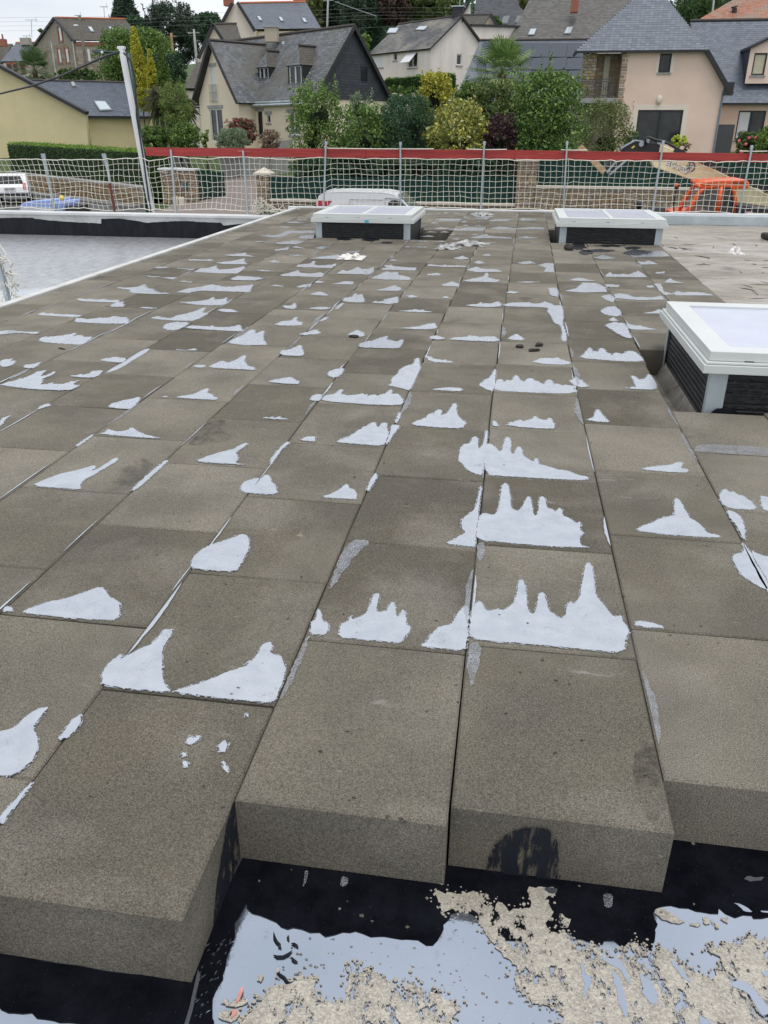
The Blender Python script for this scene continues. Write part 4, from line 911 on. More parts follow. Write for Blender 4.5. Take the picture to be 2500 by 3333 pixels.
# ------------------------------------------------------------------ bits lying on the slabs
def ground(px, py, z=0.0):
    d = ray(px, py); t = (CAM.z - z) / -d.z; return Vector((d.x * t, d.y * t, z))
def chunk(px, py, sx, sy, sz, label, cat, m, name, group=None, z=0, jit=.25, rot=0):
    p = ground(px, py, z); b = bmesh.new(); bmesh.ops.create_icosphere(b, subdivisions=2, radius=1); rr_ = random.Random(int(px))
    for v in b.verts:
        v.co *= 1 + rr_.uniform(-jit, jit); v.co.x *= sx; v.co.y *= sy; v.co.z = max(v.co.z * sz, -sz * .5)
    bmesh.ops.rotate(b, verts=b.verts, cent=(0, 0, 0), matrix=Matrix.Rotation(rot, 3, 'Z'))
    me = bpy.data.meshes.new(name); b.to_mesh(me); b.free(); me.materials.append(m)
    o = link(name, me, None, (p.x, p.y, p.z + sz * .5)); return tag(o, label, cat, group)
CH = simple('dark_chip', (.035, .032, .028), .8, var=.4, scale=30)
chunk(1692, 1131, .030, .018, .014, 'small dark stone chip, leftmost of three lying on one slab', 'stone chip', CH, 'stone_chip', 'dark chips on the slabs')
chunk(1754, 1126, .032, .020, .016, 'dark stone chip, uppermost right of three lying on one slab', 'stone chip', CH, 'stone_chip', 'dark chips on the slabs', rot=.6)
chunk(1738, 1143, .042, .014, .013, 'flat dark stone chip, lowest of three lying on one slab', 'stone chip', CH, 'stone_chip', 'dark chips on the slabs', rot=.3)
chunk(1152, 1098, .034, .014, .012, 'dark oval pebble lying at a joint beside a white spill', 'pebble', CH, 'pebble')
chunk(1852, 814, .06, .04, .05, 'dark lump of insulation in front of the far right skylight', 'lump', CH, 'insulation_lump')
chunk(201, 1136, .035, .008, .006, 'thin black sliver lying on a slab at the left', 'sliver', CH, 'black_sliver', rot=-.4, jit=.1)
p = ground(2431, 737, -TH + .01)
tag(MB().box((p.x, 13.4, -TH + .055), (.44, .34, .085), (Matrix.Rotation(.15, 3, 'Z') @ Vector((1, 0, 0)), Matrix.Rotation(.15, 3, 'Z') @ Vector((0, 1, 0)), Vector((0, 0, 1)))).build('insulation_offcut', simple('offcut_dark', (.03, .028, .025), .9, var=.3), bevel=.02, seg=1), 'dark insulation block lying on the pale sheet near the zinc upstand', 'insulation block')
def film_rag(px, py, w, d, h, label, m, seed, name='plastic_film'):
    p = ground(px, py); rr_ = random.Random(seed); n = 16; mb = MB(); g = {}
    for j in range(n + 1):
        for i in range(n + 1):
            u, v = i / n - .5, j / n - .5; e = max(0, 1 - (abs(u) * 2) ** 3) * max(0, 1 - (abs(v) * 2) ** 3)
            edge = .75 + .3 * math.sin(i * .8 + seed) * math.cos(j * .9 + seed * 2)
            mb.v.append((p.x + u * w * edge + rr_.uniform(-.006, .006), p.y + v * d * edge + rr_.uniform(-.006, .006), .004 + e * h * (.25 + .75 * abs(math.sin(u * 8 + v * 5 + seed) * math.cos(v * 7 - u * 4 + seed))) + rr_.uniform(0, .003)))
    for j in range(n):
        for i in range(n):
            a = j * (n + 1) + i; mb.f.append((a, a + 1, a + n + 2, a + n + 1))
    return tag(mb.build(name, m, smooth=True), label, 'plastic film')
PF = NT('clear_film'); PF.set(col=PF.ramp(PF.noise(14, 4, .7), [(.35, (.30, .29, .28)), (.65, (.66, .66, .66))]), rough=.25, alpha=PF.ramp(PF.noise(10, 4, .7), [(.35, .45), (.6, .9)])); PF = PF.m
film_rag(1460, 808, .34, .42, .05, 'crumpled clear plastic film, the left piece of two mid roof', PF, 2)
film_rag(1528, 797, .52, .40, .06, 'crumpled clear plastic film, the wide right piece of two mid roof', PF, 5)
film_rag(1145, 842, .36, .30, .06, 'crumpled white plastic bag lying on a long spill', simple('white_bag', (.72, .70, .67), .5), 9, 'plastic_bag')
film_rag(1575, 700, .34, .55, .05, 'torn clear plastic film on the farthest slabs', PF, 11)
film_rag(2395, 826, .16, .28, .09, 'small white plastic scrap on the pale roof sheet', simple('white_bag', (.72, .70, .67), .5), 4, 'plastic_scrap')

# ------------------------------------------------------------------ guard rail, posts and net
YB = 15.74
bd = MB()
rail = empty('guard_board', (0, YB, .93), 'long red painted timber guard board above the net', 'guard board')
JO = [(-7.0, 1.004, .857), (-3.55, 1.003, .855), (-2.75, 1.0, .852), (-.05, 1.0, .853), (.95, .992, .845), (4.9, .965, .825)]
for (a, ta, ba), (b, tb, bb2) in zip(JO, JO[1:]):
    q = .004 * (JO.index((a, ta, ba)) % 2)
    m = MB(); m.prism([(a + .002, YB - q, ba), (b - .002, YB - q, bb2), (b - .002, YB - q, tb), (a + .002, YB - q, ta)], (0, .032, 0)); m.build('plank', REDB, rail, bevel=.003)
posts = [(1062, 464, 676), (1304, 466, 676), (1577, 464, 686), (1846, 464, 690), (2159, 461, 698), (2447, 477, 702)]
for i, (px, a, b) in enumerate(posts):
    px2 = {1062: 1053, 1304: 1304, 1577: 1564, 1846: 1833, 2159: 2122, 2447: 2405}[px]
    T, B = at(px, a, YB - .04), at(px2, b, YB - .06)
    o = empty('rail_post', (B.x, B.y, 0), 'galvanised guard post, %s from the left of the six thin posts holding the red board' % ('first', 'second', 'third', 'fourth', 'fifth', 'sixth')[i], 'post', 'galvanised posts holding the red guard board')
    MB().beam((B.x, B.y, -.03), (T.x, B.y + .0, T.z), .028, .028).build('pole', GALV, o, bevel=.003)
    MB().box((T.x, T.y - .0, T.z - .01), (.045, .05, .06)).build('clamp', GALV, o, bevel=.004)
    MB().bb(T.x - .012, T.x + .012, YB - .036, YB - .022, .955, 1.0).build('bolt', DARKM, o)
for i, (px, a, b, lab) in enumerate(((560, 487, 687, 'short grey guard post with rusty foot behind the white sloping pole'), (795, 490, 700, 'grey guard post wrapped in bunched net near the end of the parapet'))):
    T, B = at(px - 3, a, YB - .04), at(px + 12, b, YB - .05)
    o = empty('rail_post', (B.x, B.y, B.z), lab, 'post')
    MB().beam((B.x, B.y, -.2), (T.x, B.y, T.z), .035, .03).build('pole', GALV, o, bevel=.003)
for i, (px, a, b, lab) in enumerate(((147, 500, 684, 'leftmost grey net post standing on the parapet'), (345, 500, 690, 'second net post with rusty lower half on the parapet'))):
    T, B = at(px - 4, a, YB + .03), at(px + 32, b, YB + .03)
    o = empty('net_post', (B.x, B.y, B.z), lab, 'post')
    MB().beam(B, T, .04, .035).build('pole', GALV, o, bevel=.003)
    MB().beam(B + Vector((-.06, .02, .72)), T + Vector((-.06, .02, 0)), .03, .025).build('side_bar', GALV, o)
    if i: MB().beam(B + Vector((0, -.03, 0)), B + (T - B) * .5 + Vector((0, -.03, 0)), .045, .04).build('rusty_sleeve', simple('rust', (.13, .035, .02), .8, var=.3), o)
# net: real knotted cords, sagging between the posts
nt = MB(); rn = random.Random(12)
X0, X1, S = -10.6, 4.75, .1045; nc = int((X1 - X0) / S); rows = 9; G = {}
anch = [-9.2, -7.9, -6.5, -5.07, -3.5, -2.1, -.57, .9, 2.55, 4.03]
for i in range(nc + 1):
    x = X0 + i * S
    d = min(abs(x - a) for a in anch); sag = min(1, d / .65)
    if x < -7: zt_, zb_ = .77 + .07 * math.exp(-min(abs(x + 6.6), 9)) - .0 * sag, -.115 + .02 * math.sin(x * 5)
    else:
        f = min(1, (x + 7) / .6); zt_ = (.775 * (1 - f) + .850 * f) - (.012 * sag if x > -3.6 else .03 * sag); zb_ = -.115 * (1 - f) + (.0 if x > -3.4 else -.10) * f + .03 * sag
    for j in range(rows + 1):
        t = j / rows; w_ = math.sin(x * 2.1 + t * 3) * .018 + math.sin(x * 5.3 - t * 5) * .012
        dist = .62 if x < -3.3 else .3
        yy = YB - .02 + .10 * math.sin(math.pi * t) * sag + .03 * math.sin(x * 3.3 + j) * dist
        xx = x + (w_ + rn.gauss(0, .007)) * dist * 1.3 + (.07 * math.sin(math.pi * t) * math.sin(x * 1.9) * dist)
        z = zt_ + (zb_ - zt_) * (t ** (1.05 if dist == 1 else 1)) + rn.gauss(0, .006) + (.022 * math.sin(x * 4.1 + j * .8) * dist if 0 < j < rows else 0)
        G[i, j] = Vector((xx, yy, z))
for j in range(rows + 1): nt.tube([G[i, j] for i in range(nc + 1)], .0085 if j in (0, rows) else .0042, 3, False)
for i in range(nc + 1): nt.tube([G[i, j] for j in range(rows + 1)], .0042, 3, False)
tag(nt.build('safety_net', NETM, fix=False), 'white knotted safety net hung along the far roof edge under the red board', 'safety net')
# cord along the top of the board
cordm = MB()
for a, b in ((-3.47, -1.5), (-.9, -.2), (.75, 1.2), (3.75, 4.2)):
    tag(MB().tube([(a + (b - a) * t, YB - .02, 1.012 - .006 * math.sin(t * 3.1)) for t in np.linspace(0, 1, 8)], .008, 5).build('tie_cord', NETM), {-3.47: 'longest white cord on top of the red board, above the van', -.9: 'short white cord on the red board left of the third thin post', .75: 'white cord on the red board around the fourth thin post', 3.75: 'white cord end on the red board at the far right post'}[a], 'cord', 'white cords on the red board')
# bunched net at the end of the parapet
bn = MB(); rb = random.Random(8)
for _ in range(26):
    a = Vector((rb.uniform(-4.98, -4.55), YB - .12 + rb.uniform(-.03, .03), rb.uniform(-.14, -.02))); P = [a]
    for q in range(5): P.append(P[-1] + Vector((rb.uniform(-.05, .10), rb.uniform(-.02, .02), rb.uniform(-.05, .11) if q < 3 else rb.uniform(-.12, .03))))
    bn.tube(P, .0055, 4)
tag(bn.build('bunched_net', NETM, smooth=True), 'loose bunch of white net heaped where the parapet ends', 'net bundle')
# near-left corner: leaning post with net
o = empty('corner_post', (-4.35, 7.2, LZ), 'leaning steel post wrapped in net at the left edge of the picture', 'post')
a, b = at(-14, 800, 6.6), at(30, 965, 6.6)
MB().beam(b + Vector((0, 0, -.3)), a + (a - b) * .6, .05, .035).build('pole', GALV, o, bevel=.004)
wr = MB(); rb = random.Random(31)
for _ in range(30):
    t = rb.uniform(-.05, 1.0); c = b + (a - b) * t; P = [c + Vector((rb.uniform(-.07, .09), rb.uniform(-.05, .05), rb.uniform(-.05, .05)))]
    for q in range(5): P.append(P[-1] + Vector((rb.uniform(-.04, .05), rb.uniform(-.02, .02), rb.uniform(-.07, .03))))
    wr.tube(P, .0055, 4)
wr.build('net_wrap', NETM, o, smooth=True)
# white sloping pole with black cable, and the overhead cable
T, B = at(396, 160, 15.85), at(500, 690, 15.85)
o = empty('sloping_pole', (B.x, B.y, B.z), 'tall white leaning pole with a black cable strapped along it', 'pole')
MB().beam(B + Vector((0, 0, -.4)), T, .095, .085).build('shaft', simple('white_pole', (.66, .67, .68), .7, var=.1), o, bevel=.01)
MB().box(T + Vector((0, 0, .02)), (.125, .10, .05)).build('cap', WHITE, o, bevel=.01)
cb = MB()
pts = [at(402, 172, 15.72), at(425, 195, 15.72), at(440, 260, 15.72), at(445, 380, 15.74), at(466, 510, 15.75), at(478, 600, 15.76), at(490, 690, 15.78)]
cb.tube(pts, .018, 6); cb.build('cable_down', DARKM, o, smooth=True)
cb = MB(); pa = [at(px, py, Y) for px, py, Y in ((-60, 318, 22), (0, 305, 21), (100, 281, 19.6), (200, 247, 18.3), (300, 202, 17), (350, 180, 16.4), (390, 170, 15.8))]
cb.tube(pa, .022, 6); tag(cb.build('overhead_cable', DARKM, smooth=True), 'thick black cable hanging from the left to the top of the white pole', 'cable')
# ================================================================== GROUND AND STREET
def ywall(x):
    if x < -32: return 50.6
    if x < -16: return 38.2 + (-16 - x) * .775
    if x < -10: return 37.3 + (-10 - x) * .15
    return 37.3
def zter(x, y):
    w = ywall(x) + .75; g = y - w
    if -17.2 < x < -10.6 and g > -1: return min(-2.12 + (g + 1) * .11, -1.35 + max(g, 0) * .078 - .0) if g < 24 else -1.35 + 24 * .078 + (g - 24) * .105
    if g < .0: return -2.12 + max(0, (y - 40)) * .004
    z = -1.35 + min(g, 24) * .078
    if g > 24: z += (g - 24) * .105
    return z
tm = MB(); xs = list(np.linspace(-95, 95, 96)); ys = list(np.linspace(8, 60, 70)) + list(np.linspace(62, 260, 60))
for y in ys:
    for x in xs: tm.v.append((x, y, zter(x, y) + .05 * math.sin(x * .7) * math.sin(y * .5) * (1 if y > 60 else 0)))
n = len(xs)
for j in range(len(ys) - 1):
    for i in range(n - 1):
        a = j * n + i; tm.f.append((a, a + 1, a + n + 1, a + n))
tag(tm.build('hillside_ground', GRASS, smooth=True), 'grassy garden ground rising up the hill behind the walls', kind='structure')
st = MB(); xx = list(np.linspace(-60, 40, 101)); yy0 = 10.0
for i in range(len(xx) - 1):
    a, b = xx[i], xx[i + 1]
    for q in range(6):
        f0, f1 = q / 6, (q + 1) / 6; ya0, ya1 = yy0 + (ywall(a) + .1 - yy0) * f0, yy0 + (ywall(a) + .1 - yy0) * f1; yb0, yb1 = yy0 + (ywall(b) + .1 - yy0) * f0, yy0 + (ywall(b) + .1 - yy0) * f1
        st.poly([(a, ya0, -2.07 + max(0, ya0 - 40) * .004), (b, yb0, -2.07 + max(0, yb0 - 40) * .004), (b, yb1, -2.07 + max(0, yb1 - 40) * .004), (a, ya1, -2.07 + max(0, ya1 - 40) * .004)])
tag(st.build('street', ASPH), 'grey asphalt street between the roof and the garden walls', kind='structure')
# pavement strip with kerb along the wall, driveway
pv = MB()
for a, b in zip(xx, xx[1:]):
    if -19 < a < -10: continue
    ya, yb = ywall(a) - .3, ywall(b) - .3; pv.prism([(a, ya - 1.3, -2.06), (b, yb - 1.3, -2.06), (b, yb, -2.06), (a, ya, -2.06)], (0, 0, .12))
tag(pv.build('pavement', simple('pavement_mat', (.17, .165, .16), .9, var=.15, scale=2)), 'pavement with kerb along the garden walls', kind='structure')
DW = simple('driveway_mat', (.22, .18, .165), .9, var=.1)
dv = MB(); gx_ = np.linspace(-16.4, -11.3, 14); gy_ = np.linspace(33, 47.5, 30)
for i in range(13):
    for j in range(29): dv.poly([(x, y, max(zter(x, y), -2.12) + .085) for x, y in ((gx_[i], gy_[j]), (gx_[i + 1], gy_[j]), (gx_[i + 1], gy_[j + 1]), (gx_[i], gy_[j + 1]))])
tag(dv.build('driveway', DW), 'pinkish paved driveway between the stone pillars', kind='structure')

# ================================================================== WALLS, FENCES
ST1 = stonemat('stone_warm', [(.27, .20, .13), (.40, .33, .25), (.34, .23, .12), (.44, .39, .33), (.24, .19, .15), (.46, .35, .20)])
ST2 = stonemat('stone_orange', [(.30, .21, .12), (.36, .27, .17), (.24, .17, .11), (.40, .32, .22), (.33, .22, .11)])
MORT = simple('mortar', (.30, .26, .21), .95, var=.15, scale=8, bump=.5, bscale=40)
CAPM = simple('cap_stone', (.58, .52, .44), .85, var=.12)
def stone_mesh(seed):
    r_ = random.Random(seed); b = bmesh.new(); bmesh.ops.create_cube(b, size=1)
    for v in b.verts: v.co = Vector((v.co.x * r_.uniform(.86, 1), v.co.y, v.co.z * r_.uniform(.84, 1)))
    ed = [e for e in b.edges if all(v.co.y < 0 for v in e.verts)]
    bmesh.ops.bevel(b, geom=ed, offset=.10, segments=1, affect='EDGES')
    me = bpy.data.meshes.new('stone'); b.to_mesh(me); b.free(); return me
STONES = {}
def stones(parent, A, B, zb, zt, m, h=.14, w=.30, depth=.09, limit=300, rubble=False):
    """courses of stone laid on the face of a wall from A to B (seen side = right hand of A->B turned to the street)"""
    if m.name not in STONES:
        STONES[m.name] = [stone_mesh(s) for s in range(7)]
        for me in STONES[m.name]: me.materials.append(m)
    A, B = Vector((A[0], A[1], 0)), Vector((B[0], B[1], 0)); U = (B - A); L = U.length; U.normalize(); Nn = Vector((U.y, -U.x, 0)); ang = math.atan2(U.y, U.x)
    org = ORG[parent.name]; z = 0.0; cnt = parent.get('_n', 0); rest = MB(); rs = random.Random(int(L * 100) + int(abs(A.x) * 10))
    zb_ = zb if callable(zb) else (lambda s: zb); zt_ = zt if callable(zt) else (lambda s: zt)
    Hmax = max(zt_(0) - zb_(0), zt_(L) - zb_(L))
    while z < Hmax - .03:
        hh = min(rs.uniform(.7, 1.35) * h, Hmax - z); s = -rs.uniform(0, w * .5)
        while s < L:
            ww = rs.uniform(.5, 1.5) * w; s0, s1 = max(0, s), min(L, s + ww)
            if s1 - s0 > .05:
                sm_ = (s0 + s1) / 2; Ht = zt_(sm_) - zb_(sm_); k = Ht / Hmax; zc = zb_(sm_) + (z + hh / 2) * k
                c = A + U * sm_ + Nn * (depth * .5 - .03 + rs.uniform(-.012, .015)); c.z = zc; sc_ = ((s1 - s0) - .018, depth, hh * k - .016)
                if sc_[2] > .02:
                    jz = rs.uniform(-.05, .05) if rubble else 0
                    if cnt < limit:
                        o = bpy.data.objects.new('stone', rs.choice(STONES[m.name])); COL.objects.link(o); o.parent = parent; o.location = c - org; o.rotation_euler = (0, jz, ang); o.scale = sc_; cnt += 1
                    else: rest.box(c, sc_, (U, Vector((-U.y, U.x, 0)), Vector((0, 0, 1))))
            s += ww
        z += hh
    parent['_n'] = cnt
    if rest.v: tag(rest.build('stonework', m, parent), kind='stuff')
# left retaining wall with hedge
A, B = (-31.3, 49.75), (-18.2, 39.7)
w = empty('retaining_wall', (A[0], A[1], -2.1), 'long sloping rubble stone retaining wall below the clipped hedge at the left', 'stone wall')
ztA, ztB = zat(36, 563, 49.8), zat(466, 613, 39.7); L = math.dist(A, B)
U = Vector((B[0] - A[0], B[1] - A[1], 0)).normalized(); Nn = Vector((U.y, -U.x, 0)); bk = -Nn * .5
MB().prism([(A[0], A[1], -2.3), (B[0], B[1], -2.3), (B[0], B[1], ztB), (A[0], A[1], ztA)], bk).build('core', MORT, w)
MB().prism([(A[0] + Nn.x * .08, A[1] + Nn.y * .08, ztA), (B[0] + Nn.x * .08, B[1] + Nn.y * .08, ztB), (B[0] + Nn.x * .08, B[1] + Nn.y * .08, ztB + .09), (A[0] + Nn.x * .08, A[1] + Nn.y * .08, ztA + .09)], bk * 1.3).build('coping', GREY, w)
stones(w, A, B, -2.05, lambda s: ztA + (ztB - ztA) * s / L, ST2, h=.17, w=.27, depth=.14, rubble=True)
def pillar(name, pxl, pxr, pt, Y, zb, label, m=ST1, cap=.10, pyr=False, dpt=None, capm=CAPM):
    x0, x1 = xat(pxl, Y), xat(pxr, Y); zt = zat((pxl + pxr) / 2, pt, Y); d = dpt or (x1 - x0)
    o = empty(name, ((x0 + x1) / 2, Y + d / 2, zb), label, 'pillar')
    MB().bb(x0, x1, Y, Y + d, zb, zt - cap).build('core', MORT, o)
    stones(o, (x0, Y), (x1, Y), zb, zt - cap, m, h=.13, w=.26); stones(o, (x1, Y), (x1, Y + d), zb, zt - cap, m, h=.13, w=.26)
    if pyr:
        c = MB(); e = .1; b4 = [(x0 - e, Y - e, zt - cap), (x1 + e, Y - e, zt - cap), (x1 + e, Y + d + e, zt - cap), (x0 - e, Y + d + e, zt - cap)]; ap = ((x0 + x1) / 2, Y + d / 2, zt + .22)
        c.prism([tuple(q) for q in b4], (0, 0, .08)); b5 = [(a, b, z + .08) for a, b, z in b4]
        for i in range(4): c.poly([b5[i], b5[(i + 1) % 4], ap])
        c.build('cap', capm, o)
    else: MB().bb(x0 - .09, x1 + .09, Y - .1, Y + d + .09, zt - cap + .002, zt).build('cap', capm, o, bevel=.02)
    return o, x0, x1, zt
pillar('gate_pillar', 508, 572, 547, 40.0, -2.1, 'wide stone gate pillar with pale coping, left half beside the white pole', dpt=.6, capm=WHITE)
o, *_ = pillar('gate_pillar', 574, 618, 549, 39.8, -2.1, 'stone gate pillar beside the green gate leaf, right half with a letter box', dpt=.6, capm=WHITE)
MB().bb(xat(579, 39.6), xat(590, 39.6), 39.6, 39.8, zat(585, 615, 39.6), zat(585, 594, 39.6)).build('letter_box', simple('teal_box', (.03, .12, .15), .5), o, bevel=.02)
for i, (a, b, y0, y1) in enumerate(((540, 556, 640, 674), (559, 576, 641, 676))):
    tag(MB().bb(xat(a, 39.1), xat(b, 39.1), 39.1, 39.25, -2.1, zat(a, y0, 39.1)).build('utility_box', simple('cream_box', (.62, .58, .48), .6), bevel=.03), 'cream utility cabinet at the foot of the gate pillar, %s of the pair' % ('left', 'right')[i], 'utility box', 'cream cabinets by the gate pillar')
tag(MB().bb(xat(458, 39.4), xat(467, 39.4), 39.2, 39.4, -2.1, zat(462, 628, 39.4)).build('utility_box', simple('cream_box', (.62, .58, .48), .6), bevel=.03), 'narrow cream utility cabinet left of the white sloping pole', 'utility box')
pillar('gate_pillar', 825, 868, 562, 38.2, -2.1, 'stone gate pillar with pyramid cap right of the driveway', pyr=True)
rp, rpx0, rpx1, rpz = pillar('fence_pillar', 1692, 1755, 516, 36.6, -2.1, 'tall stone pillar with flat pale cap in the middle of the street fence', cap=.12)
GM = NT('green_screen'); _f = GM.noise(9, 4, .6); GM.set(col=GM.ramp(_f, [(.3, (.009, .034, .028)), (.7, (.016, .052, .043))]), rough=.85, spec=.15); GM.bump(GM.noise(50, 2), .5, .01); GM = GM.m
def screen(pxa, pxb, Ya, Yb, ptop, pbot, label, name='fence_screen', n=None):
    A, B = Vector((xat(pxa, Ya), Ya, 0)), Vector((xat(pxb, Yb), Yb, 0)); zt0, zt1 = zat(pxa, ptop[0], Ya), zat(pxb, ptop[1], Yb); zb0, zb1 = zat(pxa, pbot[0], Ya), zat(pxb, pbot[1], Yb)
    o = empty(name, (A.x, A.y, zb0), label, 'fence'); L = (B - A).length; n = n or max(1, round(L / 2.5)); U = (B - A) / n; s = U.normalized()
    for i in range(n):
        p, q = A + U * i, A + U * (i + 1); f0, f1 = i / n, (i + 1) / n; t0, t1 = zt0 + (zt1 - zt0) * f0, zt0 + (zt1 - zt0) * f1; b0, b1 = zb0 + (zb1 - zb0) * f0, zb0 + (zb1 - zb0) * f1
        m = MB(); K = 9
        for k in range(K):
            g0, g1 = k / K, (k + 1) / K
            m.prism([(p.x + (q.x - p.x) * g0 + s.x * .005, p.y + (q.y - p.y) * g0 + .012 * (k % 2), b0 + (b1 - b0) * g0), (p.x + (q.x - p.x) * g1 - s.x * .005, p.y + (q.y - p.y) * g1 + .012 * (k % 2), b0 + (b1 - b0) * g1), (p.x + (q.x - p.x) * g1 - s.x * .005, p.y + (q.y - p.y) * g1 + .012 * (k % 2), t0 + (t1 - t0) * g1), (p.x + (q.x - p.x) * g0 + s.x * .005, p.y + (q.y - p.y) * g0 + .012 * (k % 2), t0 + (t1 - t0) * g0)], (0, .012, 0))
        m.build('screen_panel', GM, o)
        MB().bb(q.x - .025, q.x + .025, q.y + .03, q.y + .08, b1 - .2, t1 + .03).build('post', simple('green_post', (.02, .05, .04), .6), o)
    return o
screen(620, 716, 40.0, 41.5, (552, 562), (682, 668), 'dark green screened gate leaf right of the wide stone pillar', 'green_gate', n=2)
screen(868, 1690, 38.0, 36.9, (576, 577), (652, 668), 'long dark green privacy screen on the low wall above the white van')
screen(1757, 2560, 36.9, 36.2, (524, 528), (604, 612), 'dark green privacy screen above the stone wall behind the orange cab')
def lowwall(pxa, pxb, Ya, Yb, pt, label, m=ST1, capz=.10):
    A, B = (xat(pxa, Ya), Ya), (xat(pxb, Yb), Yb); za, zb = zat(pxa, pt[0], Ya), zat(pxb, pt[1], Yb)
    o = empty('street_wall', (A[0], A[1], -2.1), label, 'stone wall'); L = math.dist(A, B)
    MB().prism([(A[0], A[1], -2.3), (B[0], B[1], -2.3), (B[0], B[1], zb - capz), (A[0], A[1], za - capz)], (0, .25, 0)).build('core', MORT, o)
    MB().prism([(A[0], A[1] - .11, za - capz + .002), (B[0], B[1] - .11, zb - capz + .002), (B[0], B[1] - .11, zb), (A[0], A[1] - .11, za)], (0, .46, 0)).build('coping', CAPM, o, bevel=.015)
    stones(o, A, B, -2.08, lambda s: za + (zb - za) * s / L - capz, m, h=.12, w=.25); return o
lowwall(868, 1692, 37.7, 36.6, (648, 664), 'low stone wall with pale coping under the green screen behind the white van')
lowwall(1757, 2580, 36.6, 35.9, (604, 616), 'stone wall of brown and grey blocks behind the orange cab')
# grey rendered wall and garage slope behind the driveway
tag(MB().prism([at(716, 512, 47), at(935, 512, 49), at(940, 590, 49), at(730, 625, 47)], (0, .2, 0)).build('rendered_wall', GREY), 'grey rendered garden wall behind the driveway', 'wall')
tag(MB().prism([at(505, 470 + 40, 50), at(610, 510, 50), at(612, 560, 50), at(520, 552, 50)], (0, .2, 0)).build('rendered_wall', GREY), 'grey rendered wall showing above the wide gate pillar', 'wall')
tag(MB().prism([at(885, 415 + 50, 50), at(950, 453, 50), at(950, 500, 50), at(885, 500, 50)], (0, .2, 0)).build('rendered_wall', GREY), 'grey rendered block beside the cream house under the birch', 'wall')

# ================================================================== HOUSES
class Fr:
    """house frame: U along the front, V into the house"""
    def __init__(s, O, a): s.O = Vector((O[0], O[1], 0)); a = R_(a); s.U = Vector((math.cos(a), math.sin(a), 0)); s.V = Vector((-math.sin(a), math.cos(a), 0))
    def P(s, u, v, z): q = s.O + s.U * u + s.V * v; return Vector((q.x, q.y, z))
    def hit(s, px, py, v=0.0, side=None):
        """where a sight line meets the wall plane: gives (u or v, z)"""
        d = ray(px, py); n = s.V if side is None else s.U; o = (s.O + s.V * v) if side is None else (s.O + s.U * side); t = (o - CAM).dot(n) / d.dot(n); p = CAM + d * t; q = p - s.O
        return (q.dot(s.U) if side is None else q.dot(s.V)), p.z
def wall(fn, outline, holes, m, parent, name='wall', dep=.16, inward=None):
    """wall with real openings and reveals; fn(s,z,d) -> point, d = depth behind the face"""
    pl = [[Vector((a, b, 0)) for a, b in outline]] + [[Vector(q + (0,)) for q in ((h[0], h[1]), (h[2], h[1]), (h[2], h[3]), (h[0], h[3]))] for h in holes]
    tri = tessellate_polygon(pl); mb = MB(); mb.v = [tuple(fn(p.x, p.y, 0)) for pp in pl for p in pp]; mb.f = [tuple(t) for t in tri]
    for h in holes:
        c = [(h[0], h[1]), (h[2], h[1]), (h[2], h[3]), (h[0], h[3])]
        for i in range(4):
            a, b = c[i], c[(i + 1) % 4]; mb.poly([fn(*a, 0), fn(*b, 0), fn(*b, dep), fn(*a, dep)])
    return mb.build(name, m, parent, fix=False)
def window(fn, h, parent, style='2', fm=None, pm=None, lintel=None, sill=True, name='window', shutter=None):
    s0, z0, s1, z1 = h; fm = fm or WHITE; fr = MB(); e = .085 if s1 - s0 > .5 else .045
    def bar(a, b, c, d): fr.prism([fn(a, b, .05), fn(c, b, .05), fn(c, d, .05), fn(a, d, .05)], fn(0, 0, .1) - fn(0, 0, .04))
    bar(s0, z0, s0 + e, z1); bar(s1 - e, z0, s1, z1); bar(s0 + e, z0, s1 - e, z0 + e); bar(s0 + e, z1 - e, s1 - e, z1)
    if '2' in style: bar((s0 + s1) / 2 - e * .7, z0 + e, (s0 + s1) / 2 + e * .7, z1 - e)
    w_ = fr.build(name, fm, parent)
    MB().prism([fn(s0, z0, .10), fn(s1, z0, .10), fn(s1, z1, .10), fn(s0, z1, .10)], fn(0, 0, .03) - fn(0, 0, 0)).build('pane', pm or GLASS, w_)
    if lintel: 
        MB().prism([fn(s0 - .18, z1 + .01, -.03), fn(s1 + .18, z1 + .01, -.03), fn(s1 + .18, z1 + .2, -.03), fn(s0 - .18, z1 + .2, -.03)], fn(0, 0, .06) - fn(0, 0, 0)).build('lintel', lintel, parent)
    if sill: MB().prism([fn(s0 - .08, z0 - .10, -.06), fn(s1 + .08, z0 - .10, -.06), fn(s1 + .08, z0 - .005, -.06), fn(s0 - .08, z0 - .005, -.06)], fn(0, 0, .1) - fn(0, 0, 0)).build('sill', GREY, parent)
    if shutter: MB().prism([fn(s0 + .01, z0 + .01, .03), fn(s1 - .01, z0 + .01, .03), fn(s1 - .01, z1 - .01, .03), fn(s0 + .01, z1 - .01, .03)], fn(0, 0, .02) - fn(0, 0, 0)).build('shutter', shutter, parent)
    return w_
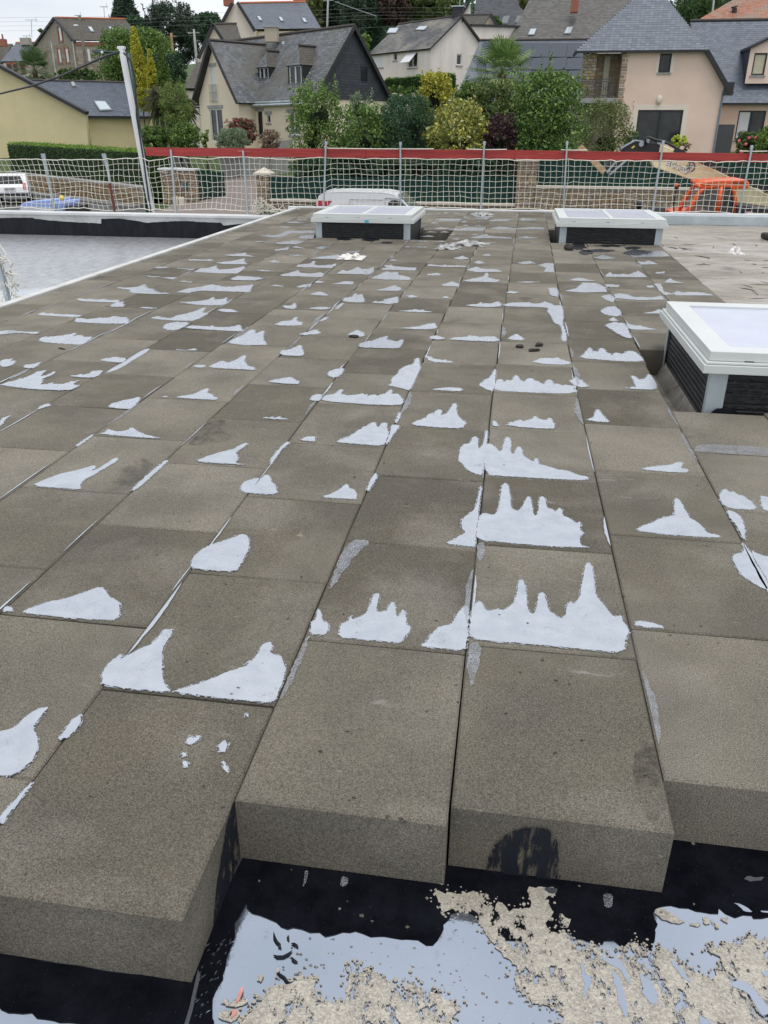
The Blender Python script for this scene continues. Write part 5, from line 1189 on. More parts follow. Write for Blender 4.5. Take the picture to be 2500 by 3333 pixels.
def roofplane(P3, m, parent, row=.17, wd=.24, th=.10, name='roof', lap=.010, base=None, slates='slates'):
    """P3 = planar convex outline, first edge = eave. Base board plus separately cut slates lying in lapped courses"""
    P3 = [Vector(p) for p in P3]; O = P3[0]; su = (P3[1] - O).normalized(); nn = None
    for q in P3[2:]:
        c = su.cross(q - O)
        if c.length > 1e-3: nn = c.normalized(); break
    if nn.z < 0: nn = -nn
    sv = nn.cross(su); 
    if (P3[2] - O).dot(sv) < 0: sv = -sv
    pts = [((p - O).dot(su), (p - O).dot(sv)) for p in P3]
    b = MB().prism([p - nn * .012 for p in P3], -nn * th).build(name, base or DARKM, parent)
    T = max(t for _, t in pts); mb = MB(); rr_ = random.Random(int(abs(O.x * 31 + O.y * 17))); k = 0; t = 0.0
    while t < T - row * .3:
        tm_ = min(t + row * .5, T); xsx = []
        for i in range(len(pts)):
            (a, c), (d, e) = pts[i], pts[(i + 1) % len(pts)]
            if (c <= tm_ < e) or (e <= tm_ < c): xsx.append(a + (d - a) * (tm_ - c) / (e - c))
        if len(xsx) >= 2:
            s0, s1 = min(xsx), max(xsx); s = s0 - (k % 2) * wd * .5
            while s < s1:
                a, c = max(s, s0), min(s + wd, s1)
                if c - a > .03:
                    j = rr_.uniform(-.004, .004); u = .004 + rr_.uniform(0, .004); t1 = min(t + row * 1.05, T)
                    q = [O + su * (a + .004) + sv * (t + j) + nn * (lap + u), O + su * (c - .004) + sv * (t + j) + nn * (lap + u), O + su * (c - .004) + sv * t1 + nn * .001, O + su * (a + .004) + sv * t1 + nn * .001]
                    n0 = len(mb.v); mb.v += [tuple(x) for x in q]; mb.f.append((n0, n0 + 1, n0 + 2, n0 + 3)); 
                s += wd
        t += row; k += 1
    o = mb.build(slates, m, b, fix=False); tag(o, kind='stuff'); return b
def ridge(a, b, parent, m, r=.09, step=.38, name='ridge_tile'):
    a, b = Vector(a), Vector(b); L = (b - a).length; n = max(1, int(L / step)); d = (b - a) / n; mb = MB()
    for i in range(n):
        p = a + d * i; mb.tube([p, p + d * .85, p + d], [r, r * 1.02, r * 1.2], 6)
    tag(mb.build(name + 's', m, parent), kind='stuff')
def roofwin(fr_pts, parent, m=None):
    """roof window: four corner points on the slope, frame proud of the slates"""
    P = [Vector(p) for p in fr_pts]; nn = (P[1] - P[0]).cross(P[3] - P[0]).normalized()
    if nn.z < 0: nn = -nn
    c = sum(P, Vector()) / 4; f = MB().prism([p for p in P], nn * .07).build('roof_window', simple('roofwin_frame', (.16, .17, .18), .5), parent)
    MB().prism([c + (p - c) * .82 + nn * .0702 for p in P], nn * .012).build('pane', m or SKYG, f)
def onplane(O, su, n, px, py):
    d = ray(px, py); t = (Vector(O) - CAM).dot(n) / d.dot(n); return CAM + d * t
def gable_house(fr_, W, D, z0, ze, zr, wallm, slm, parent, vr=None, over=.25, holesF=(), holesR=(), holesL=(), side='both', gablem=None, eaveo=.3, rid=None, row=.17, wd=.24):
    """plain pitched house, ridge along U at depth vr"""
    vr = vr or D / 2; f = fr_; ext = []
    wall(lambda s, z, d: f.P(s, d, z), [(0, z0), (W, z0), (W, ze), (0, ze)], holesF, wallm, parent)
    zb = ze if abs(vr - D / 2) < .01 else ze
    wall(lambda s, z, d: f.P(W - d, s, z), [(0, z0), (D, z0), (D, zb), (vr, zr - .05), (0, ze)], holesR, gablem or wallm, parent)
    wall(lambda s, z, d: f.P(d, s, z), [(0, z0), (D, z0), (D, zb), (vr, zr - .05), (0, ze)], holesL, wallm, parent)
    wall(lambda s, z, d: f.P(s, D - d, z), [(0, z0), (W, z0), (W, zb), (0, zb)], (), wallm, parent)
    sl = (zr - ze) / vr; zo = ze - sl * eaveo; sl2 = (zr - zb) / (D - vr)
    roofplane([f.P(-over, -eaveo, zo + .1), f.P(W + over, -eaveo, zo + .1), f.P(W + over, vr, zr + .1), f.P(-over, vr, zr + .1)], slm, parent, row, wd)
    roofplane([f.P(W + over, D + eaveo, zb - sl2 * eaveo + .1), f.P(-over, D + eaveo, zb - sl2 * eaveo + .1), f.P(-over, vr, zr + .1), f.P(W + over, vr, zr + .1)], slm, parent, row, wd)
    if rid: ridge(f.P(-over, vr, zr + .12), f.P(W + over, vr, zr + .12), parent, rid)
def plane_of(f, v0, z0, v1, z1):
    a, b, c = f.P(0, v0, z0), f.P(1, v0, z0), f.P(0, v1, z1); n = (b - a).cross(c - a).normalized(); return a, n
CREAM, PINK, PALE, YELL = wallmat('cream_render', (.83, .72, .56)), wallmat('pink_render', (.84, .64, .53)), wallmat('pale_render', (.80, .73, .68), .3), wallmat('yellow_render', (.70, .60, .36))
SL1 = slatemat('slate_weathered', (.085, .092, .105), (.20, .21, .225), moss=(.13, .125, .105)); SL2 = slatemat('slate_blue', (.095, .115, .15), (.15, .175, .215), rough=.42); SL3 = slatemat('slate_dark', (.045, .048, .055), (.085, .09, .10))
SL4 = slatemat('slate_lichen', (.05, .052, .058), (.10, .105, .115), moss=(.27, .25, .21)); SL5 = slatemat('slate_mossy', (.06, .058, .05), (.12, .11, .095), moss=(.10, .085, .06)); SL6 = slatemat('slate_plain', (.13, .15, .18), (.17, .19, .225))
TILE = slatemat('orange_tiles', (.30, .10, .055), (.50, .22, .13), moss=(.30, .25, .2)); RIDG = simple('ridge_dark', (.07, .06, .055), .8); RIDO = simple('ridge_orange', (.50, .16, .07), .8); SLH = slatemat('slate_hung', (.032, .035, .042), (.05, .054, .062)); BRICK = simple('brick', (.32, .12, .08), .9, var=.25, scale=12)

# ---- cream house with the slate-hung gable
Nc = (xat(1021, 52), 52); a = -38; Wd = 12.8; Dp = 6.3
U = Vector((math.cos(R_(a)), math.sin(R_(a)), 0)); f = Fr((Nc[0] - U.x * Wd, Nc[1] - U.y * Wd), a)
h1 = empty('cream_house', (Nc[0], Nc[1], .2), 'cream rendered house with steep slate roof, two dormers and a dark slate-hung gable', 'house')
ze = zat(1021, 320, 52); q = f.P(Wd, Dp / 2, 0); zr = zat(1148, 90, q.y); z0 = -.4
wg0, wg1, wv = 2.3, 6.95, -1.3
def HF(pxa, pya, pxb, pyb, v=0): s0, zt = f.hit(pxa, pya, v); s1, zb = f.hit(pxb, pyb, v); return (min(s0, s1), min(zt, zb), max(s0, s1), max(zt, zb))
hd = HF(838, 363, 858, 450); hs = HF(868, 374, 881, 400); hw = HF(939, 367, 976, 440)
gable_house(f, Wd, Dp, z0, ze, zr, CREAM, SL1, h1, holesF=(hd, hs, hw), holesR=(), gablem=CREAM, rid=RIDG)
fn = lambda s, z, d: f.P(s, d, z)
window(fn, hd, h1, '1', lintel=GREY, fm=DARKM, sill=False, name='door'); window(fn, hs, h1, '1', lintel=GREY); window(fn, hw, h1, '2', lintel=GREY)
# slate-hung gable in courses
gx = Wd + .26; zb = zat(1100, 322, q.y - 1)
g = MB(); z = zb; k = 0; slo = (zr - ze) / (Dp / 2)
while z < zr:
    hh = .16; v0 = max(-.25, (z - ze) / slo) ; v1 = Dp - v0; s = v0 - (k % 2) * .12
    while s < v1:
        a_, b_ = max(s, v0), min(s + .24, v1)
        if b_ - a_ > .03: n0 = len(g.v); u = random.uniform(.0, .006); g.v += [tuple(f.P(gx - .2 + .015 + u, a_ + .004, z)), tuple(f.P(gx - .2 + .015 + u, b_ - .004, z)), tuple(f.P(gx - .2 + .002, b_ - .004, z + hh * 1.04)), tuple(f.P(gx - .2 + .002, a_ + .004, z + hh * 1.04))]; g.f.append((n0, n0 + 1, n0 + 2, n0 + 3))
        s += .24
    z += hh; k += 1
gb = MB().prism([f.P(Wd + .01, -.25, zb), f.P(Wd + .01, Dp + .25, zb), f.P(Wd + .01, Dp, ze), f.P(Wd + .01, Dp / 2, zr), f.P(Wd + .01, 0, ze)], f.U * .05).build('slate_gable', SLH, h1)
tag(g.build('slates', SLH, gb, fix=False), kind='stuff')
s, z = f.hit(1186, 240, side=Wd + .08)
MB().prism([f.P(Wd + .09, s - .24, z - .4), f.P(Wd + .09, s + .24, z - .4), f.P(Wd + .09, s + .24, z + .4), f.P(Wd + .09, s - .24, z + .4)], f.U * .02).build('window', GLASS, h1)
for sg in (0, 1):   # verge boards
    MB().beam(f.P(Wd + .30, -.35 if sg == 0 else Dp + .35, ze - slo * .35), f.P(Wd + .30, Dp / 2, zr + .05), .06, .20, (0, 0, 1)).build('verge_board', DARKM, h1)
# gutter
MB().tube([f.P(wg1 + .2, -.38, ze - .28), f.P(Wd + .25, -.38, ze - .28)], .075, 6).build('gutter', ZINC, h1)
MB().tube([f.P(wg1 + .2, -.30, ze - .12), f.P(Wd + .25, -.30, ze - .12)], .05, 6).build('gutter', ZINC, h1)
MB().tube([f.P(Wd + .06, Dp - .2, ze - .6), f.P(Wd + .06, Dp - .2, z0)], .05, 6).build('downpipe', simple('beige_pipe', (.62, .52, .42), .5), h1)
# front wing
wc = (wg0 + wg1) / 2; zw = zat(674, 139, f.P(wc, wv, 0).y); zwl = zat(627, 298, f.P(wg0, wv, 0).y); zwr = zat(768, 322, f.P(wg1, wv, 0).y); zwl = (zwl + zwr) / 2 - .1; zwr = zwl
w1 = HF(681, 354, 730, 462, wv); w2 = HF(684, 218, 708, 332, wv)
fw = lambda s, z, d: f.P(s, wv + d, z)
wall(fw, [(wg0, z0), (wg1, z0), (wg1, zwr), (wc, zw - .1), (wg0, zwl)], (w1, w2), CREAM, h1)
wall(lambda s, z, d: f.P(wg1, s, z), [(wv, z0), (0, z0), (0, zwr), (wv, zwr)], (), CREAM, h1)
wall(lambda s, z, d: f.P(wg0, s, z), [(wv, z0), (2, z0), (2, zwl), (wv, zwl)], (), CREAM, h1)
window(fw, w1, h1, '2', lintel=GREY, sill=False); window(fw, w2, h1, '1', lintel=GREY, sill=False, shutter=WHITE)
vb = (zw - ze) / slo + .2
roofplane([f.P(wg1 + .35, vb, zwr - .4), f.P(wg1 + .35, wv - .35, zwr - .4), f.P(wc, wv - .35, zw + .12), f.P(wc, vb, zw + .12)], SL1, h1)
roofplane([f.P(wg0 - .35, wv - .35, zwl - .4), f.P(wg0 - .35, vb, zwl - .4), f.P(wc, vb, zw + .12), f.P(wc, wv - .35, zw + .12)], SL1, h1)
ridge(f.P(wc, wv - .35, zw + .14), f.P(wc, vb, zw + .14), h1, RIDG)
for u_, zz in ((wg0 - .35, zwl - .4), (wg1 + .35, zwr - .4)): MB().beam(f.P(u_, wv - .38, zz), f.P(wc, wv - .38, zw + .1), .05, .2).build('verge_board', DARKM, h1)
# balcony rail
r0, r1 = w2[0] - .15, w2[2] + .15
rb_ = MB()
for zz in (w2[1] + .05, w2[1] + .55, w2[1] + 1.0): rb_.beam(f.P(r0, wv - .12, zz), f.P(r1, wv - .12, zz), .03, .03)
for i in range(7): u_ = r0 + (r1 - r0) * i / 6; rb_.beam(f.P(u_, wv - .12, w2[1] - .05), f.P(u_, wv - .12, w2[1] + 1.0), .02, .02)
rb_.build('railing', simple('grey_rail', (.30, .31, .30), .5), h1)
# dormers
def dormer(f, par, pxa, pya, pxb, pyb, vf, slope0, sl_, topz, W2=None, moss=SL5):
    s0, zt = f.hit(pxa, pya, vf); s1, zb_ = f.hit(pxb, pyb, vf); e = .25
    zf = lambda v: slope0 + sl_ * v
    vb_ = (topz - slope0) / sl_
    dm = MB(); dm.prism([f.P(s0 - .12, vf, zb_ - .1), f.P(s0 - .12, vf, zt), f.P(s0 - .12, vb_, zt), ], f.U * .10); dm.prism([f.P(s1 + .02, vf, zb_ - .1), f.P(s1 + .02, vf, zt), f.P(s1 + .02, vb_, zt)], f.U * .10)
    d_ = dm.build('dormer', DARKM, par)
    window(lambda s, z, d: f.P(s, vf + d - .02, z), (s0, zb_, s1, zt), d_, '2', sill=False, name='window')
    uc = (s0 + s1) / 2; vt = (topz - slope0) / sl_; vq = (zt - slope0) / sl_; e = .16
    R1 = [f.P(s1 + e, vf - .14, zt - .03), f.P(s1 + e, vq + .1, zt - .03), f.P(uc, vt, topz), f.P(uc, vf + .38, topz)]
    L1 = [f.P(s0 - e, vq + .1, zt - .03), f.P(s0 - e, vf - .14, zt - .03), f.P(uc, vf + .38, topz), f.P(uc, vt, topz)]
    F1 = [f.P(s0 - e, vf - .14, zt - .03), f.P(s1 + e, vf - .14, zt - .03), f.P(uc, vf + .38, topz)]
    for q, mm in ((R1, moss), (L1, moss), (F1, SL1)): roofplane(q, mm, par, name='dormer_roof', th=.05)
    MB().tube([f.P(uc, vf + .33, topz + .05), f.P(uc, vt, topz + .05)], .075, 6).build('ridge_roll', RIDG, par)
for (pxa, pya, pxb, pyb, topy, topx) in ((843, 219, 874, 261, 167, 890), (940, 213, 982, 277, 150, 1000)):
    vf = .75; s0, zt = f.hit(pxa, pya, vf)
    for _ in range(3):
        s0, zb_ = f.hit(pxa, pyb, vf); vf = max(.3, (zb_ - ze - .05) / slo)
    # top where sight line meets the slope
    O_, n_ = plane_of(f, 0, ze + .1, Dp / 2, zr + .1); tz = f.hit((pxa + pxb) / 2 + 8, topy, vf + .38)[1]
    dormer(f, h1, pxa, pya, pxb, pyb, vf, ze + .1, slo, tz)
O_, n_ = plane_of(f, 0, ze + .14, Dp / 2, zr + .14); p = onplane(O_, None, n_, 922, 143)
MB().blob(p, (.12, .12, .16), 6, 4).build('roof_vent', ZINC, h1)
s_, z_ = 0, zr; pc = f.P(wc + 2.6, Dp / 2 + .3, zr)
c_ = at(884, 95, pc.y)
ch = MB().box((c_.x, pc.y, zr + .05), (.8, .55, .8)).build('chimney', wallmat('chimney_tan', (.48, .42, .32)), h1); MB().box((c_.x, pc.y, zr + .48), (.95, .7, .08)).build('cap', GREY, ch)

# ---- pale house with open roof windows behind the hedge
Yp = 74; a = -42; Np = (xat(1395, Yp), Yp); Wp = 7.6; U = Vector((math.cos(R_(a)), math.sin(R_(a)), 0)); f = Fr((Np[0] - U.x * Wp, Np[1] - U.y * Wp), a)
h2 = empty('pale_house', (Np[0], Np[1], 2), 'pale pinkish house with two open roof windows and a long streaked side wall', 'house')
zeP = zat(1395, 153, Yp); vrP = 3.2; q = f.P(Wp, vrP, 0); zrP = zat(1470, 56, q.y)
hs_ = [HF(1217, 176, 1247, 219), HF(1281, 173, 1292, 196), HF(1328, 172, 1358, 219)]
sh = f.hit(1487, 175, side=Wp); sh2 = f.hit(1503, 213, side=Wp)
gable_house(f, Wp, vrP * 2, 1, zeP, zrP, PALE, SL4, h2, holesF=hs_, vr=vrP, rid=RIDG, row=.2, wd=.28, holesR=((sh[0], sh2[1], sh2[0], sh[1]),))
fn = lambda s, z, d: f.P(s, d, z)
window(fn, hs_[0], h2, '1', shutter=WHITE); window(fn, hs_[1], h2, '1'); window(fn, hs_[2], h2, '2')
window(lambda s, z, d: f.P(Wp - d, s, z), (sh[0], sh2[1], sh2[0], sh[1]), h2, '1')
w_ = hs_[2]; MB().prism([f.P(w_[0] + .0, -.02, w_[3]), f.P(w_[2], -.02, w_[3]), f.P(w_[2] - .15, -.75, w_[1] + .35), f.P(w_[0] - .15, -.75, w_[1] + .35)], (0, -.03, .02)).build('tilted_shutter', WHITE, h2)
O_, n_ = plane_of(f, 0, zeP + .1, vrP, zrP + .1)
roofwin([onplane(O_, None, n_, *c) for c in ((1258, 110), (1291, 110), (1301, 92), (1268, 93))], h2)
rw = [onplane(O_, None, n_, *c) for c in ((1350, 100), (1382, 100), (1397, 87), (1366, 87))]; roofwin(rw, h2)
# rear part with low wall to the right
za = zat(1497, 90, f.P(Wp, 5.5, 0).y)
e_ = f.P(Wp, 14.5, 0)
wall(lambda s, z, d: f.P(Wp - .01, s, z), [(vrP * 2 - 1.5, 1), (14.5, 1), (14.5, zat(1632, 95, e_.y)), (vrP + 1.2, za)], (), PALE, h2)
MB().beam(f.P(Wp + .02, vrP + 1.2, za + .08), f.P(Wp + .02, 14.8, zat(1632, 95, e_.y) + .08), .25, .16).build('verge_board', DARKM, h2)
c_ = f.P(Wp - .5, vrP + .2, zrP + .2); ch = MB().box(c_, (.9, .7, 1.1)).build('chimney', DARKM, h2); MB().box(c_ + Vector((0, 0, .58)), (1.1, .9, .08)).build('cap', ZINC, ch)
MB().tube([c_ + Vector((.1, 0, .5)), c_ + Vector((.2, 0, 3.4))], .05, 5).build('antenna_mast', simple('green_mast', (.2, .3, .26), .5), h2)

# ---- blue-slate roof with solar panels
Ys = 66
s1, s2 = at(1478, 330, Ys), at(1905, 330, Ys); rgl, rgr = at(1562, 133, Ys + 5), at(1925, 130, Ys + 5)
h3 = empty('solar_roof_house', (s1.x + 4, Ys, 2), 'low blue slate roof with rows of dark solar panels behind the palm', 'house')
roofplane([s1, s2, rgr, rgl], SL6, h3, .2, .28)
MB().prism([Vector((s1.x + .6, Ys + .4, s1.z - 4)), Vector((s2.x, Ys + .4, s2.z - 4)), Vector((s2.x, Ys + .4, s2.z + .2)), Vector((s1.x + .6, Ys + .4, s1.z + .2))], (0, 4, 0)).build('wall', PALE, h3)
ridge(rgl + Vector((0, 0, .05)), rgr + Vector((0, 0, .05)), h3, RIDG)
nn = (s2 - s1).cross(rgl - s1).normalized(); nn = nn if nn.z > 0 else -nn
PV = NT('solar_panel'); PV.set(col=(.055, .068, .088), rough=.25, spec=.4); PV = PV.m
rows_ = [(1570, 141, 1905, 141, 187), (1556, 191, 1905, 188, 228), (1556, 232, 1905, 230, 275)]
for i, (xl, yt, xr_, yt2, yb) in enumerate(rows_):
    n = 6
    for k in range(n):
        A_, B_ = xl + (xr_ - xl) * k / n, xl + (xr_ - xl) * (k + 1) / n; sk = (yb - yt) * .18
        c4 = [onplane(s1 + nn * .08, None, nn, *c) for c in ((A_ + 1 - sk, yb), (B_ - 1 - sk, yb), (B_ - 1, yt2), (A_ + 1, yt))]
        MB().prism(c4, nn * .05).build('solar_panel', PV, h3)

# ---- generic background roofs, each its own house
def simple_house(name, label, pts, Y, dY, slm, wallm=None, wpts=None, depth=4, rid=None, row=.22, wd=.3):
    """front slope given by eave-left, eave-right, ridge-right, ridge-left sight points; ridge dY metres farther"""
    e0, e1 = at(*pts[0], Y), at(*pts[1], Y); r1, r0 = at(*pts[2], Y + dY), at(*pts[3], Y + dY)
    o = empty(name, ((e0.x + e1.x) / 2, Y + dY, min(e0.z, e1.z) - 4), label, 'house')
    e1.z = (e1.z + e0.z) / 2; e0.z = e1.z; r1.z = (r0.z + r1.z) / 2; r0.z = r1.z
    roofplane([e0, e1, r1, r0], slm, o, row, wd)
    b1, b0 = Vector((r1.x + (r1.x - e1.x) * .6, Y + 2 * dY, e1.z)), Vector((r0.x + (r0.x - e0.x) * .6, Y + 2 * dY, e0.z)); roofplane([b1, b0, r0, r1], slm, o, row, wd)
    wm = wallm or PALE; body = MB(); i_ = Vector((0, .25, -.15)); g0 = [e0 + i_ + Vector((.15, 0, 0)), e1 + i_ + Vector((-.15, 0, 0))]
    body.poly([g0[0] + Vector((0, 0, -6)), g0[1] + Vector((0, 0, -6)), g0[1], g0[0]])
    for e, r, b, s in ((e0, r0, b0, .12), (e1, r1, b1, -.12)):
        w3 = Vector((s, 0, -.14)); body.prism([e + w3 + Vector((0, .2, 0)), r + w3, b + w3, b + w3 + Vector((0, 0, -6)), e + w3 + Vector((0, .2, -6))], Vector((s * .3, 0, 0)))
    body.build('wall', wm, o, fix=False)
    if rid: ridge(r0 + Vector((0, 0, .05)), r1 + Vector((0, 0, .05)), o, rid)
    n_ = (e1 - e0).cross(r0 - e0).normalized()
    return o, e0, (n_ if n_.z > 0 else -n_)
def add_rw(o, e0, n_, quads, m=None):
    for q in quads: roofwin([onplane(e0 + n_ * .02, None, n_, *c) for c in q], o, m)
def chimney(o, px0, px1, pt, pb, Y, m, pots=0, potm=None, capm=None, name='chimney'):
    x0, x1 = xat(px0, Y), xat(px1, Y); zt, zb_ = zat(px0, pt, Y), zat(px0, pb, Y)
    c = MB().bb(x0, x1, Y, Y + .7, zb_, zt).build(name, m, o)
    if capm: MB().bb(x0 - .08, x1 + .08, Y - .08, Y + .78, zt + .002, zt + .12).build('cap', capm, c)
    for i in range(pots): x = x0 + (x1 - x0) * (i + .5) / pots; MB().tube([(x, Y + .35, zt), (x, Y + .35, zt + .5), (x, Y + .35, zt + .55)], [.14, .1, .13], 6).build('chimney_pot', potm or BRICK, c)
o, e0, n_ = simple_house('grey_roof_house', 'wide weathered slate roof with red chimney behind the pink house', ((1655, 130), (1990, 130), (2120, -25), (1735, -30)), 80, 5.5, slatemat('slate_brown', (.095, .09, .085), (.15, .145, .135)), rid=RIDG)
add_rw(o, e0, n_, (((1717, 116), (1739, 116), (1748, 94), (1726, 95)), ((1834, 112), (1857, 112), (1867, 89), (1846, 89)))); chimney(o, 1822, 1845, -30, 40, 81.5, BRICK)
o, e0, n_ = simple_house('dark_roof_house', 'dark slate roof with two grey roof windows high on the hill', ((1535, 104), (1700, 104), (1760, -20), (1552, -25)), 104, 6, SL3)
add_rw(o, e0, n_, (((1630, 78), (1651, 78), (1660, 53), (1640, 54)), ((1675, 75), (1697, 75), (1704, 52), (1684, 53))), simple('rw_grey', (.14, .15, .17), .3))
o, e0, n_ = simple_house('small_gable_house', 'small slate roofed house with pale gable peeping over the trees', ((1470, 50), (1500, 50), (1528, 9), (1482, 10)), 125, 5, SL3, rid=None)
MB().prism([at(1500, 50, 124.5), at(1532, 48, 124.5), at(1530, 12, 124.5)], (0, .3, 0)).build('gable', PALE, o); MB().beam(at(1500, 52, 124.4), at(1526, 9, 124.4), .3, .3).build('verge_board', DARKM, o)
o, e0, n_ = simple_house('grey_tile_house', 'grey roofed outbuilding with pale gable behind the pale house', ((1492, 84), (1572, 86), (1596, 48), (1480, 52)), 86, 4, SL5, rid=RIDG)
MB().prism([at(1572, 88, 85.8), at(1616, 90, 85.8), at(1597, 54, 85.8)], (0, .3, 0)).build('gable', wallmat('tan_render', (.42, .36, .29)), o)
MB().beam(at(1597, 46, 85.6), at(1640, 128, 85.6), .25, .25).build('verge_board', DARKM, o)
o, e0, n_ = simple_house('blue_slate_house', 'tall cream gabled house with blue slate roof and orange ridge', ((832, 95), (1045, 92), (996, 14), (780, 5)), 82, 5, SL6, wallm=CREAM, rid=RIDO)
MB().prism([at(722, 78, 81.6), at(830, 101, 81.6), at(772, 12, 81.6), at(764, 12, 81.6)], (0, .3, 0)).build('gable', wallmat('cream_pale', (.72, .64, .55)), o)
MB().prism([at(722, 78, 81.6), at(830, 101, 81.6), at(830, 180, 81.6), at(722, 180, 81.6)], (0, .3, 0)).build('gable_base', wallmat('cream_pale', (.72, .64, .55)), o)
MB().beam(at(722, 76, 81.4), at(757, 10, 81.4), .2, .25).build('verge_board', DARKM, o); MB().beam(at(830, 101, 81.4), at(773, 8, 81.4), .2, .25).build('verge_board', DARKM, o)
chimney(o, 757, 783, -25, 18, 86, BRICK, capm=CREAM); chimney(o, 971, 998, -20, 24, 87, BRICK)
add_rw(o, e0, n_, [((x + 8, y + 13), (x + 19, y + 15), (x + 11, y), (x, y - 1)) for x, y in ((836, 55), (906, 57), (982, 61))])
o, e0, n_ = simple_house('mossy_gable_house', 'cream gable with mossy slate roof behind the cream house', ((735, 140), (790, 140), (770, 80), (695, 79)), 70, 4.5, SL5, wallm=CREAM, rid=RIDG)
MB().prism([at(640, 210, 69.5), at(732, 210, 69.5), at(730, 138, 69.5), at(695, 84, 69.5), at(660, 148, 69.5)], (0, .3, 0)).build('gable', CREAM, o)
MB().beam(at(645, 190, 69.3), at(694, 80, 69.3), .2, .22).build('verge_board', DARKM, o); MB().beam(at(731, 138, 69.3), at(694, 80, 69.3), .2, .22).build('verge_board', DARKM, o)
o, e0, n_ = simple_house('low_slate_outbuilding', 'low mossy slate roof just left of the cream house', ((595, 285), (660, 290), (665, 205), (640, 195)), 64, 3, SL5)
# stone house
Yh = 92; h4 = empty('stone_house', (xat(300, Yh), Yh, 2), 'old stone and brick house with long grey roof and white shutters', 'house'); STH = stonemat('stone_house_mat', [(.25, .21, .16), (.36, .31, .25), (.30, .25, .18), (.42, .38, .33)])
f = Fr((xat(237, Yh), Yh), 12)
zeH = zat(240, 128, Yh); Wh, Dh = 9.2, 6.0; q = f.P(0, Dh / 2, 0)
f2 = f; zrH = zat(180, 58, Yh + 2.5)
e0, e1, r1, r0 = at(229, 129, Yh - .3), at(385 + 85, 122, Yh + 2), at(420, 62, Yh + 5), at(180, 58, Yh + 4)
e1.z = e0.z; r1 = r0 + (e1 - e0) * .97
roofplane([e0, e1, r1, r0], SL5, h4, .22, .3)
ridge(r0 + Vector((0, 0, .05)), r1 + Vector((0, 0, .05)), h4, RIDO)
fr0, fr1 = Vector((e0.x + .3, Yh, 0)), Vector((e1.x - .2, Yh + 2.2, 0)); L = (fr1 - fr0).length; U = (fr1 - fr0).normalized()
fs = Fr((fr0.x, fr0.y), math.degrees(math.atan2(U.y, U.x)))
def HS(a, b, c, d): s0, zt = fs.hit(a, b); s1, zb = fs.hit(c, d); return (s0, zb, s1, zt)
hh_ = HS(297, 172, 313, 198)
wall(lambda s, z, d: fs.P(s, d, z), [(0, 1), (L, 1), (L, e0.z - .15), (0, e0.z - .15)], (hh_,), MORT, h4)
window(lambda s, z, d: fs.P(s, d, z), hh_, h4, '2'); stones(h4, (fr0.x, fr0.y), (fr1.x, fr1.y), e0.z - 6.4, e0.z - .15, STH, h=.3, w=.55, depth=.06, limit=160)
for x0, x1 in ((284, 297), (318, 331)):
    A_, B_ = fs.hit(x0, 160), fs.hit(x1, 200); MB().prism([fs.P(A_[0], -.12, B_[1]), fs.P(B_[0], -.12, B_[1]), fs.P(B_[0], -.12, A_[1]), fs.P(A_[0], -.12, A_[1])], fs.V * .05).build('shutter', WHITE, h4)
A_, B_ = fs.hit(240, 145), fs.hit(350, 149); MB().prism([fs.P(0, -.1, B_[1]), fs.P(L, -.1, B_[1]), fs.P(L, -.1, B_[1] + .25), fs.P(0, -.1, B_[1] + .25)], fs.V * .08).build('brick_band', BRICK, h4)
# gable end facing left-front
GL = Vector((xat(160, Yh + 3.5), Yh + 3.5, 0)); G0 = Vector((fr0.x, fr0.y, 0)); Lg = (G0 - GL).length; fg = Fr((GL.x, GL.y), math.degrees(math.atan2((G0 - GL).y, (G0 - GL).x)))
def HG(a, b, c, d): s0, zt = fg.hit(a, b); s1, zb = fg.hit(c, d); return (s0, zb, s1, zt)
g1, g2, g3 = HG(190, 92, 203, 132), HG(190, 162, 201, 203), HG(213, 160, 226, 202)
zt_ = fg.hit(181, 62)
wall(lambda s, z, d: fg.P(s, d, z), [(0, 1), (Lg, 1), (Lg, e0.z - .1), (zt_[0], zt_[1]), (0, e0.z - .1)], (g1, g2, g3), MORT, h4)
for g_ in (g1, g2, g3): window(lambda s, z, d: fg.P(s, d, z), g_, h4, '1')
stones(h4, (GL.x, GL.y), (G0.x, G0.y), e0.z - 6.4, e0.z - .3, STH, h=.3, w=.5, depth=.06, limit=300)
for g_ in (g1, g2, g3):
    for sx in (-1, 1):
        a_ = g_[0] - .22 if sx < 0 else g_[2] + .02
        MB().prism([fg.P(a_, -.08, g_[1] - .2), fg.P(a_ + .2, -.08, g_[1] - .2), fg.P(a_ + .2, -.08, g_[3] + .2), fg.P(a_, -.08, g_[3] + .2)], fg.V * .07).build('brick_jamb', BRICK, h4)
    if g_ is g1 or g_ is g2 or g_ is g3: MB().prism([fg.P((g_[0] + g_[2]) / 2, -.12, g_[1]), fg.P(g_[2] + .15, -.12, g_[1]), fg.P(g_[2] + .15, -.12, g_[3]), fg.P((g_[0] + g_[2]) / 2, -.12, g_[3])], fg.V * .04).build('shutter', WHITE, h4)
MB().beam(fg.P(-.2, -.12, e0.z - .3), fg.P(zt_[0], -.12, zt_[1] + .1), .3, .2).build('verge_board', DARKM, h4); MB().beam(fg.P(Lg + .2, -.12, e0.z - .2), fg.P(zt_[0], -.12, zt_[1] + .1), .3, .2).build('verge_board', DARKM, h4)
_n = (e1 - e0).cross(r0 - e0).normalized(); add_rw(h4, e0, _n if _n.z > 0 else -_n, (((297, 105), (308, 105), (298, 88), (285, 88)), ((363, 104), (375, 103), (366, 89), (353, 88))))
